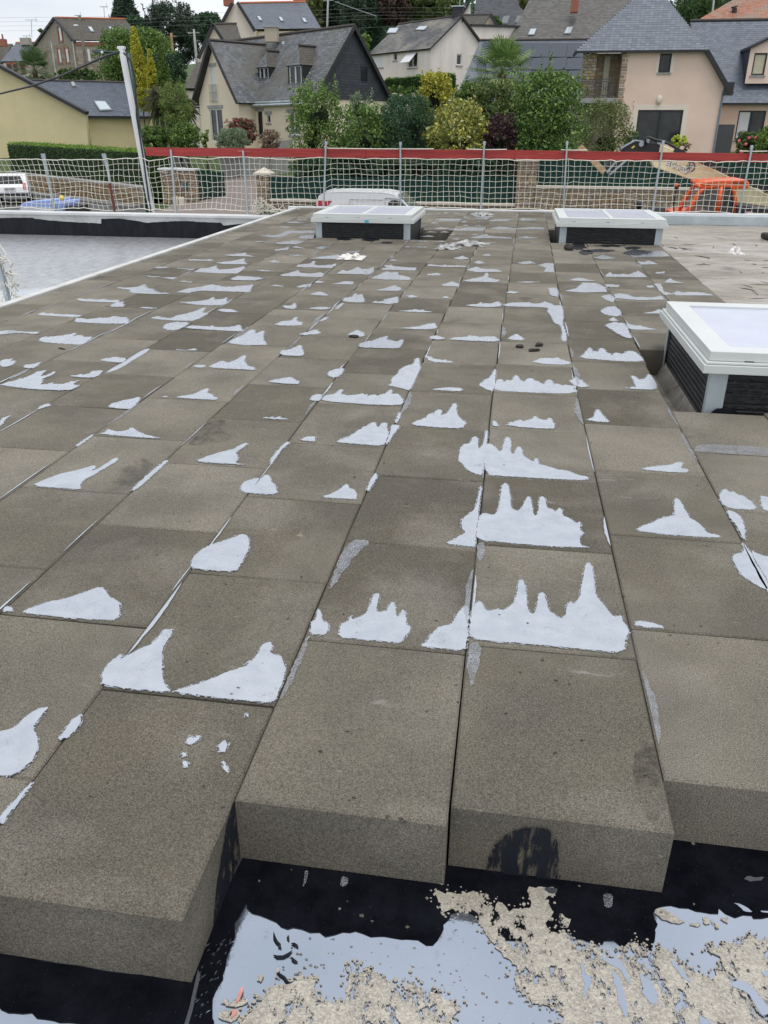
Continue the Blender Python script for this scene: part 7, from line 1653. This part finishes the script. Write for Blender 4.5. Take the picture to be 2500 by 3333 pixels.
# ================================================================== STREET LAMP, POLES, WIRES, ANTENNAS
o = empty('street_lamp', (xat(425, 30), 30, -2.1), 'dark green street lamp with a long arm and flat head at the left', 'street lamp')
GRN = simple('lamp_green', (.022, .055, .048), .45); B = at(436, 340, 30)
MB().tube([Vector((B.x + .1, 30, -2.1)), at(462, 500, 30), at(441, 340, 30), at(418, 172, 30)], [.11, .10, .085, .06], 10).build('mast', GRN, o, smooth=True)
MB().tube([at(416, 173, 30), at(380, 171, 30), at(334, 168, 30)], .035, 8).build('arm', GRN, o); MB().prism([at(x, y, 29.9) for x, y in ((295, 167), (301, 161), (318, 159), (334, 162), (337, 170), (325, 173), (302, 172))], (0, .28, 0)).build('lamp_head', simple('lamp_head_mat', (.06, .10, .10), .3), o, bevel=.03)
MB().blob(at(332, 171, 29.85), .05, 8, 5).build('sensor_cap', WHITE, o)
PO = simple('old_pole', (.13, .11, .095), .9, var=.25)
def upole(px0, y0, px1, y1, Y, r, label, m=PO, arms=1):
    a, b = at(px0, y0, Y), at(px1, y1, Y); b2 = Vector((b.x, b.y, b.z - 1)); o = empty('utility_pole', tuple(b2), label, 'pole')
    MB().tube([b2, b, a], [r * 1.25, r * 1.2, r * .8], 8).build('shaft', m, o, smooth=True)
    for i in range(arms): MB().beam(a + Vector((-.55, 0, -.3 - .35 * i)), a + Vector((.55, 0, -.3 - .35 * i)), .08, .08).build('crossarm', m, o)
    return o
upole(259, 52, 284, 245, 86, .16, 'old concrete utility pole in front of the stone house'); upole(557, 108, 565, 200, 92, .16, 'brown wooden utility pole among the conifers', simple('pole_brown', (.30, .19, .11), .9))
upole(631, 95, 641, 205, 88, .13, 'thin grey utility pole beside the mossy gable', GREY)
upole(1068, -10, 1065, 85, 96, .10, 'grey utility pole above the ridge of the cream house', GREY); upole(2325, -10, 2318, 50, 92, .09, 'grey pole under the top edge between the pink house and the orange roof', GREY, 0)
MB().blob(at(247, 84, 85.9), (.28, .2, .12), 8, 5).build('lamp_head', WHITE, bpy.data.objects['utility_pole']); MB().tube([at(247, 83, 86), at(262, 86, 86)], .04, 6).build('lamp_arm', GALV, bpy.data.objects['utility_pole'])
def antenna(px, yt, yb, Y, w, label):
    a, b = at(px, yt, Y), at(px + 2, yb, Y); o = empty('roof_antenna', tuple(b), label, 'antenna'); MB().tube([b, a], .035, 5).build('mast', GALV, o); m = MB(); m.beam(a + Vector((-w, 0, .02)), a + Vector((w, 0, -.02)), .04, .04)
    for i in range(7): x = -w + 2 * w * i / 6; m.beam(a + Vector((x, -.25, 0)), a + Vector((x, .25, 0)), .025, .025)
    m.beam(a + Vector((w * .9, 0, -.25)), a + Vector((w * .9, 0, .35)), .03, .03); m.build('aerial', GALV, o)
antenna(102, 65, 122, 112, .75, 'tall television aerial above the far left chimneys'); antenna(87, 117, 136, 113, .5, 'low television aerial beside the far left chimneys'); antenna(338, 22, 58, 98, .4, 'television aerial behind the stone house roof'); antenna(254, 50, 60, 96, .35, 'small aerial on the stone house ridge')
wr = MB()
for y0, y1, s in ((55, 8, 5), (68, 22, 6), (82, 30, 7), (98, 40, 6), (140, 60, 4)):
    wr.tube([at(px, y0 + (y1 - y0) * (px / 1800) + s * math.sin(px / 1800 * math.pi * 3) ** 2 + 3, 78 + px * .012) for px in range(0, 1801, 60)], .008, 3, False)
wr.tube([at(px, 5 + 95 * math.sin((px - 1090) / 260) ** 1.0 if px > 1090 else 5, 84) for px in range(1090, 1240, 15)], .03, 4, False)
tag(wr.build('overhead_wires', simple('wire', (.22, .23, .25), .6)), 'thin overhead wires crossing the sky and the hillside', 'wires')

# ================================================================== PLANTS
def leaves_mesh(name, C, Nn, size, m, parent, aspect=.6, up=0.0, droop=None):
    """one small pointed leaf face per position"""
    n = len(C); A = rng.normal(size=(n, 3)); A /= np.linalg.norm(A, axis=1)[:, None]
    if droop is not None: A = A * .5 + np.array(droop); A /= np.linalg.norm(A, axis=1)[:, None]
    B = np.cross(A, rng.normal(size=(n, 3))); B /= np.linalg.norm(B, axis=1)[:, None]
    s = (size * rng.uniform(.6, 1.35, n))[:, None]; A *= s; B *= s * aspect
    V = np.empty((n, 4, 3)); V[:, 0] = C - A * .5; V[:, 1] = C + B * .5 ; V[:, 2] = C + A * .5; V[:, 3] = C - B * .5
    V = V.reshape(-1, 3) - np.array(ORG[parent.name])
    me = bpy.data.meshes.new(name); me.vertices.add(n * 4); me.vertices.foreach_set('co', V.ravel()); me.loops.add(n * 4); me.loops.foreach_set('vertex_index', np.arange(n * 4, dtype=np.int32))
    me.polygons.add(n); me.polygons.foreach_set('loop_start', np.arange(0, n * 4, 4, dtype=np.int32)); me.polygons.foreach_set('loop_total', np.full(n, 4, dtype=np.int32)); me.update(calc_edges=True)
    me.materials.append(m); return link(name, me, parent)
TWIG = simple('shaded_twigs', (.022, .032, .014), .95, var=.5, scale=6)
LG = leafmat('leaf_light', [(.045, .085, .018), (.085, .145, .03), (.15, .21, .05)]); MG = leafmat('leaf_mid', [(.022, .05, .014), (.045, .09, .022), (.08, .13, .035)])
DG = leafmat('leaf_dark', [(.012, .032, .016), (.022, .055, .026), (.04, .08, .035)]); YG = leafmat('leaf_yellow', [(.10, .12, .015), (.22, .22, .03), (.36, .33, .06)]); VG = leafmat('leaf_variegated', [(.035, .07, .016), (.11, .135, .035), (.32, .31, .14)])
PU = leafmat('leaf_purple', [(.018, .010, .014), (.04, .018, .024), (.07, .035, .04)]); GG = leafmat('leaf_greygreen', [(.05, .075, .04), (.10, .14, .08), (.17, .21, .13)]); CONI = leafmat('needle_dark', [(.010, .022, .015), (.018, .036, .022), (.03, .05, .03)])
CYP = leafmat('cypress_gold', [(.12, .13, .01), (.24, .24, .02), (.36, .34, .04)], trans=.1); CYG = leafmat('cypress_green', [(.03, .06, .01), (.06, .105, .02), (.10, .15, .03)], trans=.1); RB = leafmat('leaf_redbrown', [(.03, .02, .018), (.055, .035, .03), (.08, .05, .04)])
OL = leafmat('leaf_olive', [(.04, .055, .018), (.075, .095, .03), (.13, .145, .05)]); DRY = leafmat('leaf_dry', [(.09, .06, .045), (.15, .10, .075), (.2, .15, .11)])
def tree(name, px0, px1, pt, pb, Y, m, n, ls, label, cat='tree', shape='round', dens=1.0, group=None, trunk=True, base=None, wisps=0, aspect=.55, depth=None, m2=None, clump=None, zmin=None):
    x0, x1 = xat(px0, Y), xat(px1, Y); ct = at((px0 + px1) / 2, pt, Y); cb = at((px0 + px1) / 2, pb, Y); zt, zb = ct.z, cb.z; xm = ct.x * .5 + cb.x * .5; W = (x1 - x0) / 2; Hh = zt - zb
    g0 = base if base is not None else min(zb, zter(xm, Y)); o = empty(name, (xm, Y, g0), label, cat, group); D = depth or min(W, 2.2)
    n = int(n * 2.0); nc = int(clump * 1.3) if clump else max(16, int(n / 48)); C = []
    if shape in ('round', 'column', 'cone', 'hedge'):
        # clump centres over the crown, more of them near its skin
        u = rng.uniform(0, 1, nc) ** .8 if shape == 'cone' else rng.uniform(0.02, .98, nc)
        if shape == 'round': rad = np.sqrt(np.clip(1 - (2 * u - 1) ** 2, 0, 1)) ** .6
        elif shape == 'column': rad = np.clip((1 - u) * 1.25, .02, 1) ** .75 * np.clip(u * 4 + .6, 0, 1)
        elif shape == 'cone': rad = 1 - u * .97
        else: rad = np.ones(nc)
        th_ = rng.uniform(0, 2 * math.pi, nc); q = rng.uniform(.35, 1.0, nc) ** .6
        cc = np.stack([xm + W * rad * q * np.cos(th_) * .92, Y + D * rad * q * np.sin(th_), zb + Hh * u], 1)
        cs = (min(W, Hh / 2) * (.22 if shape == 'column' else .30) * rng.uniform(.6, 1.3, nc)) * (.55 + .45 * rad)
        idx = rng.integers(0, nc, n); off = rng.normal(size=(n, 3)); off /= np.linalg.norm(off, axis=1)[:, None]; off *= (rng.uniform(.3, 1.0, n) ** .5)[:, None]
        C = cc[idx] + off * cs[idx][:, None] * np.array([1, 1, .8 if shape != 'column' else 1.3])
        if shape == 'cone' : C[:, 2] -= np.abs(C[:, 0] - xm) * .25
    if wisps:
        for _ in range(wisps):
            bx = xm + rng.uniform(-W * .85, W * .85); bz = zb + Hh * rng.uniform(.55, .9); L = rng.uniform(.12, .30) * Hh; k = int(26 * dens); t = rng.uniform(0, 1, k); lean = rng.uniform(-.25, .25)
            C = np.vstack([C, np.stack([bx + lean * L * t + rng.normal(0, .06 * (1.3 - t)), Y + rng.uniform(-D, D) * .6 + rng.normal(0, .05, k), bz + L * t], 1)])
    if m2 is not None:
        s = rng.uniform(size=len(C)) < .4; leaves_mesh('crown', C[~s], None, ls, m, o, aspect); leaves_mesh('crown', C[s], None, ls, m2, o, aspect)
    else: leaves_mesh('crown', C, None, ls, m, o, aspect)
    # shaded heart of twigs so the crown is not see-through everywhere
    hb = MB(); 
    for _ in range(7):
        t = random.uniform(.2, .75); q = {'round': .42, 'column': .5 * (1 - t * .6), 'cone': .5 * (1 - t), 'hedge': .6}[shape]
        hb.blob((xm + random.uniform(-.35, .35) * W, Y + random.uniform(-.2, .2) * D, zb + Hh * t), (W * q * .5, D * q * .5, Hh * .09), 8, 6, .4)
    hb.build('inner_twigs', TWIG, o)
    if trunk:
        tb = MB(); r0 = max(.06, W * .07); tb.tube([(xm, Y, g0 - .1), (xm + .05, Y, zb + Hh * .15), (xm - .04, Y, zb + Hh * .5), (xm, Y, zb + Hh * .9)], [r0, r0 * .8, r0 * .5, r0 * .12], 7)
        for _ in range(6):
            zs = zb + Hh * random.uniform(.05, .5); a_ = random.uniform(0, 6.28); tb.tube([(xm, Y, zs), (xm + math.cos(a_) * W * .35, Y + math.sin(a_) * D * .35, zs + Hh * .12), (xm + math.cos(a_) * W * .7, Y + math.sin(a_) * D * .7, zs + Hh * .26)], [r0 * .45, r0 * .3, r0 * .08], 5)
        tb.build('trunk', BARK, o, smooth=True)
    return o
# row behind the street fence
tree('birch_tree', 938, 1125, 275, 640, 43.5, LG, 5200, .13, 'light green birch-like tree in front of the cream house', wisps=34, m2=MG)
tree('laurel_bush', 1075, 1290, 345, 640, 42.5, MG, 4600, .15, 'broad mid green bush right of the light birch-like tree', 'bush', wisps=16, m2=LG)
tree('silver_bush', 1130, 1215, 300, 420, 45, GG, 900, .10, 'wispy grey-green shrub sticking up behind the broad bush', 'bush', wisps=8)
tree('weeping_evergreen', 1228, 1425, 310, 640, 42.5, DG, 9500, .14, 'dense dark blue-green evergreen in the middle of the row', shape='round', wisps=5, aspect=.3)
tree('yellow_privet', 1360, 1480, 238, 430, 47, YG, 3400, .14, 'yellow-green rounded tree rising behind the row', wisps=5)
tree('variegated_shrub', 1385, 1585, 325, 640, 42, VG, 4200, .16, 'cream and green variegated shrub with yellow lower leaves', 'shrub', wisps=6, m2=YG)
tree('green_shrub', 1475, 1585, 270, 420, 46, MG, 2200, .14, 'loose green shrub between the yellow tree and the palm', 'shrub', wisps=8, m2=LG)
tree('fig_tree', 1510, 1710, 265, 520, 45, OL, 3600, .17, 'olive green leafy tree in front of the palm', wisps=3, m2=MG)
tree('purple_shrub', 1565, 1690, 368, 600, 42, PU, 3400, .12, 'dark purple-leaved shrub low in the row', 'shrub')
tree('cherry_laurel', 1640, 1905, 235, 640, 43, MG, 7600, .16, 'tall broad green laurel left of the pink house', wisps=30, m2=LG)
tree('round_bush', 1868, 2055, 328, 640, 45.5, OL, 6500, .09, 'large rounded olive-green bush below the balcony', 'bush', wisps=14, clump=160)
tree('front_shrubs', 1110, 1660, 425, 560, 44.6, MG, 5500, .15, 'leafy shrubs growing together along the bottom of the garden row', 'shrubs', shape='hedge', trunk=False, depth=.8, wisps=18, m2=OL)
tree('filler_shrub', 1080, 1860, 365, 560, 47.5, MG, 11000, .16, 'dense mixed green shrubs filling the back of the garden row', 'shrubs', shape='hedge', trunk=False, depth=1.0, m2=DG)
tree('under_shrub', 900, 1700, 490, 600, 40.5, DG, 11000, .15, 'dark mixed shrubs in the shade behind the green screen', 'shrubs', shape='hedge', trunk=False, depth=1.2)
if 0: tree('lawn_shrub', 905, 1010, 500, 580, 44, MG, 1300, .14, 'low green shrub under the birch-like tree by the screen', 'shrub', trunk=False)
for k, (px, y0, y1) in enumerate(((1200, 520, 600), (1477, 515, 600), (1280, 530, 600))):
    tag(MB().tube([at(px, y1 + 20, 43), at(px + 1, y0 - 40, 43)], [.13, .09], 8).build('tree_stem', simple('pale_bark', (.20, .17, .14), .9)), ('pale slim trunk under the broad bush', 'pale slim trunk beside the dark blue car', 'pale slim trunk under the dark evergreen')[k], 'trunk')
# palms
def palm(px, py, Y, R0, nf, label, crown_drop, m, zb_px, name='palm_tree', lw=.085, nl=22, fan=True):
    c = at(px, py, Y); zb = zat(px, zb_px, Y); o = empty(name, (c.x, Y, zb), label, 'palm tree'); mb = MB(); fr_ = MB()
    for k in range(nf):
        az = k * 2.399 + random.uniform(-.2, .2); el = math.radians(80 - 125 * (k / nf)) + random.uniform(-.15, .15); L = R0 * random.uniform(.75, 1.05); d = Vector((math.cos(az) * math.cos(el), math.sin(az) * math.cos(el), math.sin(el)))
        p0 = c + Vector((0, 0, -.15)); p1 = p0 + d * L * .55; mb.tube([p0, p1], [.02, .012], 4)
        side = d.cross(Vector((0, 0, 1))); side = side.normalized() if side.length > .1 else Vector((1, 0, 0)); up_ = side.cross(d)
        if fan:
            for q in range(nl):
                a_ = math.radians(-115 + 230 * q / (nl - 1)); dd_ = (d * math.cos(a_) + side * math.sin(a_)); l_ = L * .55 * (.75 + .25 * math.cos(a_)); t0, t1 = p1, p1 + dd_ * l_ * .6; t2 = p1 + dd_ * l_ + Vector((0, 0, -l_ * .22)); w_ = dd_.cross(up_) * lw * .5
                n0 = len(fr_.v); fr_.v += [tuple(t0), tuple(t1 - w_), tuple(t2), tuple(t1 + w_)]; fr_.f.append((n0, n0 + 1, n0 + 2, n0 + 3))
    fr_.build('frond', m, o, fix=False); mb.build('leaf_stalk', m, o)
    MB().tube([(c.x, Y, zb), (c.x, Y, c.z - .1)], [.2, .24], 10).build('trunk', simple('palm_fibre', (.07, .05, .035), .95, var=.4, bump=.8, bscale=15), o)
palm(1635, 232, 47.5, 2.15, 30, 'fan palm rising above the garden row before the solar roof', 0, leafmat('palm_leaf', [(.02, .05, .012), (.06, .11, .03), (.16, .22, .07)]), 420)
palm(112, 225, 80, 2.3, 34, 'fan palm in front of the far left houses', 0, leafmat('palm_leaf2', [(.025, .05, .02), (.045, .08, .03), (.08, .12, .05)]), 300, lw=.09)
# spiky cordyline
def cordyline(px, py, Y, L, n, label, m, zb_px, drop):
    c = at(px, py, Y); zb = zat(px, zb_px, Y); o = empty('cordyline', (c.x, Y, zb), label, 'cordyline'); fr_ = MB()
    for k in range(n):
        az = random.uniform(0, 6.28); el = random.uniform(-1.2, 1.45); l_ = L * random.uniform(.7, 1.1); d = Vector((math.cos(az) * math.cos(el), math.sin(az) * math.cos(el), math.sin(el))); side = d.cross(Vector((.1, .2, 1))).normalized() * .035
        a0, a1, a2 = c, c + d * l_ * .55, c + d * l_ + Vector((0, 0, -drop * l_)); n0 = len(fr_.v); fr_.v += [tuple(a0 - side * .5), tuple(a0 + side * .5), tuple(a1 + side), tuple(a2), tuple(a1 - side)]; fr_.f.append((n0, n0 + 1, n0 + 2, n0 + 3, n0 + 4))
    fr_.build('leaf_tuft', m, o, fix=False); MB().tube([(c.x, Y, zb), (c.x, Y, c.z)], [.13, .09], 8).build('trunk', BARK, o)
COR = leafmat('cordyline_leaf', [(.03, .035, .02), (.075, .08, .045), (.14, .14, .085)])
cordyline(522, 330, 50, 1.35, 260, 'spiky brown-green cordyline head on the left', COR, 480, .35); cordyline(596, 345, 51, 1.1, 200, 'spiky cordyline head beside the cream house corner', COR, 480, .4)
# left group
tree('gold_cypress', 414, 486, 86, 362, 60, CYP, 12000, .13, 'tallest golden columnar cypress beside the white pole', 'cypress', shape='column', aspect=.35, clump=330, m2=YG)
tree('gold_cypress', 472, 520, 156, 365, 59, CYP, 8000, .12, 'shorter golden columnar cypress right of the tallest one', 'cypress', shape='column', aspect=.35, clump=240)
tree('green_cypress', 506, 560, 148, 335, 58.5, CYG, 8500, .12, 'tall green columnar cypress', 'cypress', shape='column', aspect=.3, clump=260)
tree('green_cypress', 575, 603, 252, 345, 57, CYG, 1800, .10, 'small narrow green cypress beside the cream house', 'cypress', shape='column', aspect=.3)
tree('feathery_shrub', 525, 625, 270, 480, 49, LG, 5200, .12, 'feathery yellow-green shrub below the green cypresses', 'shrub', shape='round', wisps=10, aspect=.28, m2=OL)
tree('garden_bush', 458, 545, 412, 490, 48.5, MG, 3000, .10, 'clipped pale green bush beside the white pole', 'bush', m2=LG)
tree('garden_bush', 560, 650, 400, 490, 47.5, MG, 2400, .12, 'green bushes at the corner of the cream house', 'bush', wisps=5, m2=LG)
tree('lavender_bush', 700, 812, 418, 500, 47, GG, 3600, .13, 'grey-green spiky bush in front of the cream house door', 'bush', wisps=10, aspect=.25, trunk=False)
tree('flowering_shrub', 735, 835, 388, 470, 49.5, leafmat('leaf_bronze', [(.035, .04, .02), (.06, .055, .03), (.08, .10, .04)]), 2600, .11, 'red-flowering shrub before the cream house', 'shrub', wisps=6, m2=leafmat('red_flowers', [(.16, .02, .035), (.30, .04, .07), (.10, .03, .03)]))
tree('dry_shrub', 835, 915, 425, 500, 47, DRY, 900, .11, 'sparse brownish shrub before the cream house wall', 'shrub', wisps=8, trunk=True)
tree('green_mass', 325, 565, 100, 290, 74, MG, 9000, .22, 'big spreading green bush behind the cypresses', 'bush', wisps=10, m2=LG, depth=3)
tree('green_mass', 500, 600, 175, 290, 70, DG, 3200, .2, 'darker leafy bush between the cypresses and the cream house', 'bush', wisps=4)
tree('sapling', 655, 680, 425, 480, 46.5, LG, 420, .10, 'thin sapling against the cream house wall', 'sapling', wisps=3)
tree('rose_bush', 2392, 2468, 432, 505, 46, MG, 1700, .11, 'rose bush with pink flowers under the right window', 'rose bush', m2=OL, wisps=6)
for (px, py), wh in zip(((2406, 459), (2439, 449), (2460, 449), (2413, 495), (2428, 470)), ('upper left', 'upper middle', 'upper right', 'lowest', 'central')):
    tag(MB().blob(at(px, py, 45.2), .075, 7, 5, .2).build('rose_flower', simple('rose_pink', (.72, .10, .17), .6)), wh + ' pink rose bloom under the right window', 'rose', 'pink roses on the bush under the right window')
tree('bamboo_bush', 2462, 2560, 412, 510, 45, LG, 4000, .11, 'bright green leafy bush at the right edge', 'bush', wisps=6, trunk=False)
tree('topiary', 2183, 2236, 440, 474, 45, leafmat('leaf_lime', [(.16, .22, .02), (.28, .36, .04), (.42, .48, .08)]), 900, .10, 'small lime green umbrella-shaped shrub before the pink house', 'shrub')
tree('seed_heads', 2215, 2250, 465, 500, 44, DRY, 240, .07, 'dry seed heads beside the lime green shrub', 'plant', wisps=6, trunk=False)
tree('box_shrub', 2030, 2075, 430, 490, 49, DG, 700, .10, 'dark shrub at the corner of the patio door', 'shrub', wisps=4)
# hedges
def hedge(A, B, w, z0a, z0b, z1a, z1b, label, m, top, n, ls):
    A, B = Vector(A), Vector(B); U = (B - A).normalized(); V = Vector((-U.y, U.x, 0)); L = (B - A).length; o = empty('clipped_hedge', (A.x, A.y, z0a), label, 'hedge'); fr_ = rng.uniform(size=(n, 3)); C = []
    face = rng.uniform(size=n)
    s = fr_[:, 0] * L; t = fr_[:, 1]; z0 = z0a + (z0b - z0a) * s / L; z1 = z1a + (z1b - z1a) * s / L; bump_ = .05 * np.sin(s * 3) + .04 * np.sin(s * 7.3)
    isf = face < .62; ex = rng.normal(0, .035, n)
    v = np.where(isf, ex - 0, fr_[:, 2] * w); z = np.where(isf, z0 + (z1 - z0) * t, z1 + ex + bump_); end = face > .93; v = np.where(end, fr_[:, 2] * w, v); z = np.where(end, z0 + (z1 - z0) * t, z); s = np.where(end, L + ex, s)
    C = np.stack([A.x + U.x * s + V.x * v, A.y + U.y * s + V.y * v, z], 1)
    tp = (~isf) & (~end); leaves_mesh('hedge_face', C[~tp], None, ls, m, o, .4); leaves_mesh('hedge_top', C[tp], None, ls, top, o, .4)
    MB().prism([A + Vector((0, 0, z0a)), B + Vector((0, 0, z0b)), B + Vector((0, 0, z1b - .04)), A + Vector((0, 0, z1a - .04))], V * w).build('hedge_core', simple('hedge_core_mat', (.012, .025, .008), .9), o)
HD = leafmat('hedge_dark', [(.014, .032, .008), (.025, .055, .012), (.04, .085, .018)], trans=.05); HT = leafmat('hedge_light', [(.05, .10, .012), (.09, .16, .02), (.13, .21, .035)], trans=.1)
yo = .35
hA, hB = Vector((at(22, 520, 50).x, 50 + yo, 0)), Vector((at(462, 560, 40).x, 40 + yo, 0))
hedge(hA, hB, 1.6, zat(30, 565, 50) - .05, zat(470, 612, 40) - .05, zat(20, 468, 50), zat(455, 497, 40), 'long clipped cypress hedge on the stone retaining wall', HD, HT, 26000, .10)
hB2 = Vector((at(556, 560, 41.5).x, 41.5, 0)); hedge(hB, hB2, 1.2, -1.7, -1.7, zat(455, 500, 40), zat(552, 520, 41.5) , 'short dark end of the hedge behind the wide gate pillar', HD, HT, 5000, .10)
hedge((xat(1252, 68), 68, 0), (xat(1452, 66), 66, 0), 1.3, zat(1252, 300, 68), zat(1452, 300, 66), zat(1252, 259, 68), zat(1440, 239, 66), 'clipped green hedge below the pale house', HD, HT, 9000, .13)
# hilltop trees
tree('spruce_tree', 348, 462, -60, 130, 118, CONI, 8500, .55, 'tall dark spruce breaking the skyline at the left', shape='cone', aspect=.25, clump=230, depth=3.5, wisps=4)
tree('cedar_tree', 478, 640, 18, 205, 100, CONI, 7500, .42, 'spreading dark cedar with ragged top', aspect=.22, clump=120, depth=4, wisps=16)
tree('cedar_tree', 415, 520, 60, 180, 108, DG, 3600, .40, 'dark leafy tree left of the ragged cedar', depth=3, wisps=6)
tree('round_tree', 632, 725, 48, 140, 120, DG, 3600, .40, 'rounded green tree behind the blue slate house', depth=3.5)
tree('pine_tree', 985, 1045, -60, 95, 104, OL, 2600, .42, 'olive green tree right of the orange ridge', depth=3)
tree('pine_tree', 1040, 1130, -30, 100, 110, CONI, 3600, .42, 'dark pine behind the grey utility pole', depth=3, wisps=5)
tree('blue_cedar', 1118, 1245, -70, 150, 104, CONI, 7000, .40, 'large dark blue-green cedar behind the pale house', aspect=.25, depth=4, m2=DG)
tree('copper_beech', 1232, 1335, -60, 80, 106, RB, 5200, .38, 'dull red-brown copper beech on the hill', depth=4)
tree('lime_tree', 1325, 1505, -30, 66, 108, OL, 7000, .34, 'broad olive green tree behind the pale house chimney', depth=4, m2=MG)
tree('hill_bush', 1165, 1205, 110, 160, 80, LG, 900, .2, 'light green bush at the left of the pale house', 'bush')
tree('hill_bush', 1595, 1630, 55, 110, 92, MG, 900, .24, 'small green bush between two grey roofs', 'bush'); tree('hill_bush', 1640, 1680, 98, 130, 86, LG, 800, .2, 'low green bush below the dark slate roof', 'bush')
tree('willow_tree', 2195, 2380, -70, 80, 98, MG, 7000, .34, 'dark drooping willow-like tree behind the pink house roof', depth=4, aspect=.2, m2=DG)
tree('small_conifer', 1690, 1730, -30, 25, 96, OL, 900, .3, 'small conifer top beside the wide grey roof', 'tree')
tree('hill_bush', 125, 180, 95, 145, 104, MG, 1100, .26, 'green bush between the small pale house and the stone house', 'bush')
tree('low_bush', 180, 330, 225, 262, 84, MG, 2600, .2, 'low bushes along the foot of the stone house', 'bush', trunk=False)
tree('low_bush', 1165, 1460, 285, 350, 62, MG, 3600, .18, 'low leafy bushes below the pale house hedge', 'bush', trunk=False, m2=LG, wisps=12)
# wooded hillside beyond
n = 42000; C = np.empty((n, 3)); xx_ = rng.uniform(-75, 70, n); yy_ = rng.uniform(125, 215, n)
xr = (xx_ / yy_) * 2872 + 1690; htop = np.where(xr < 700, 8.0, np.where(xr < 1000, 8 + (xr - 700) / 300 * 12, 20.0))
C[:, 0] = xx_; C[:, 1] = yy_; C[:, 2] = np.minimum(htop - 6 + (yy_ - 125) * .07 * (xr > 700) + 3.0 * np.sin(xx_ * .55) * np.sin(yy_ * .3) + rng.normal(0, 1.0, n), 40)
wo = empty('wooded_hillside', (0, 150, 0), 'wooded hillside beyond the last houses', None, None, 'structure')
lo = leaves_mesh('woodland_canopy', C, None, 1.1, DG, wo, .7); tag(lo, kind='stuff')
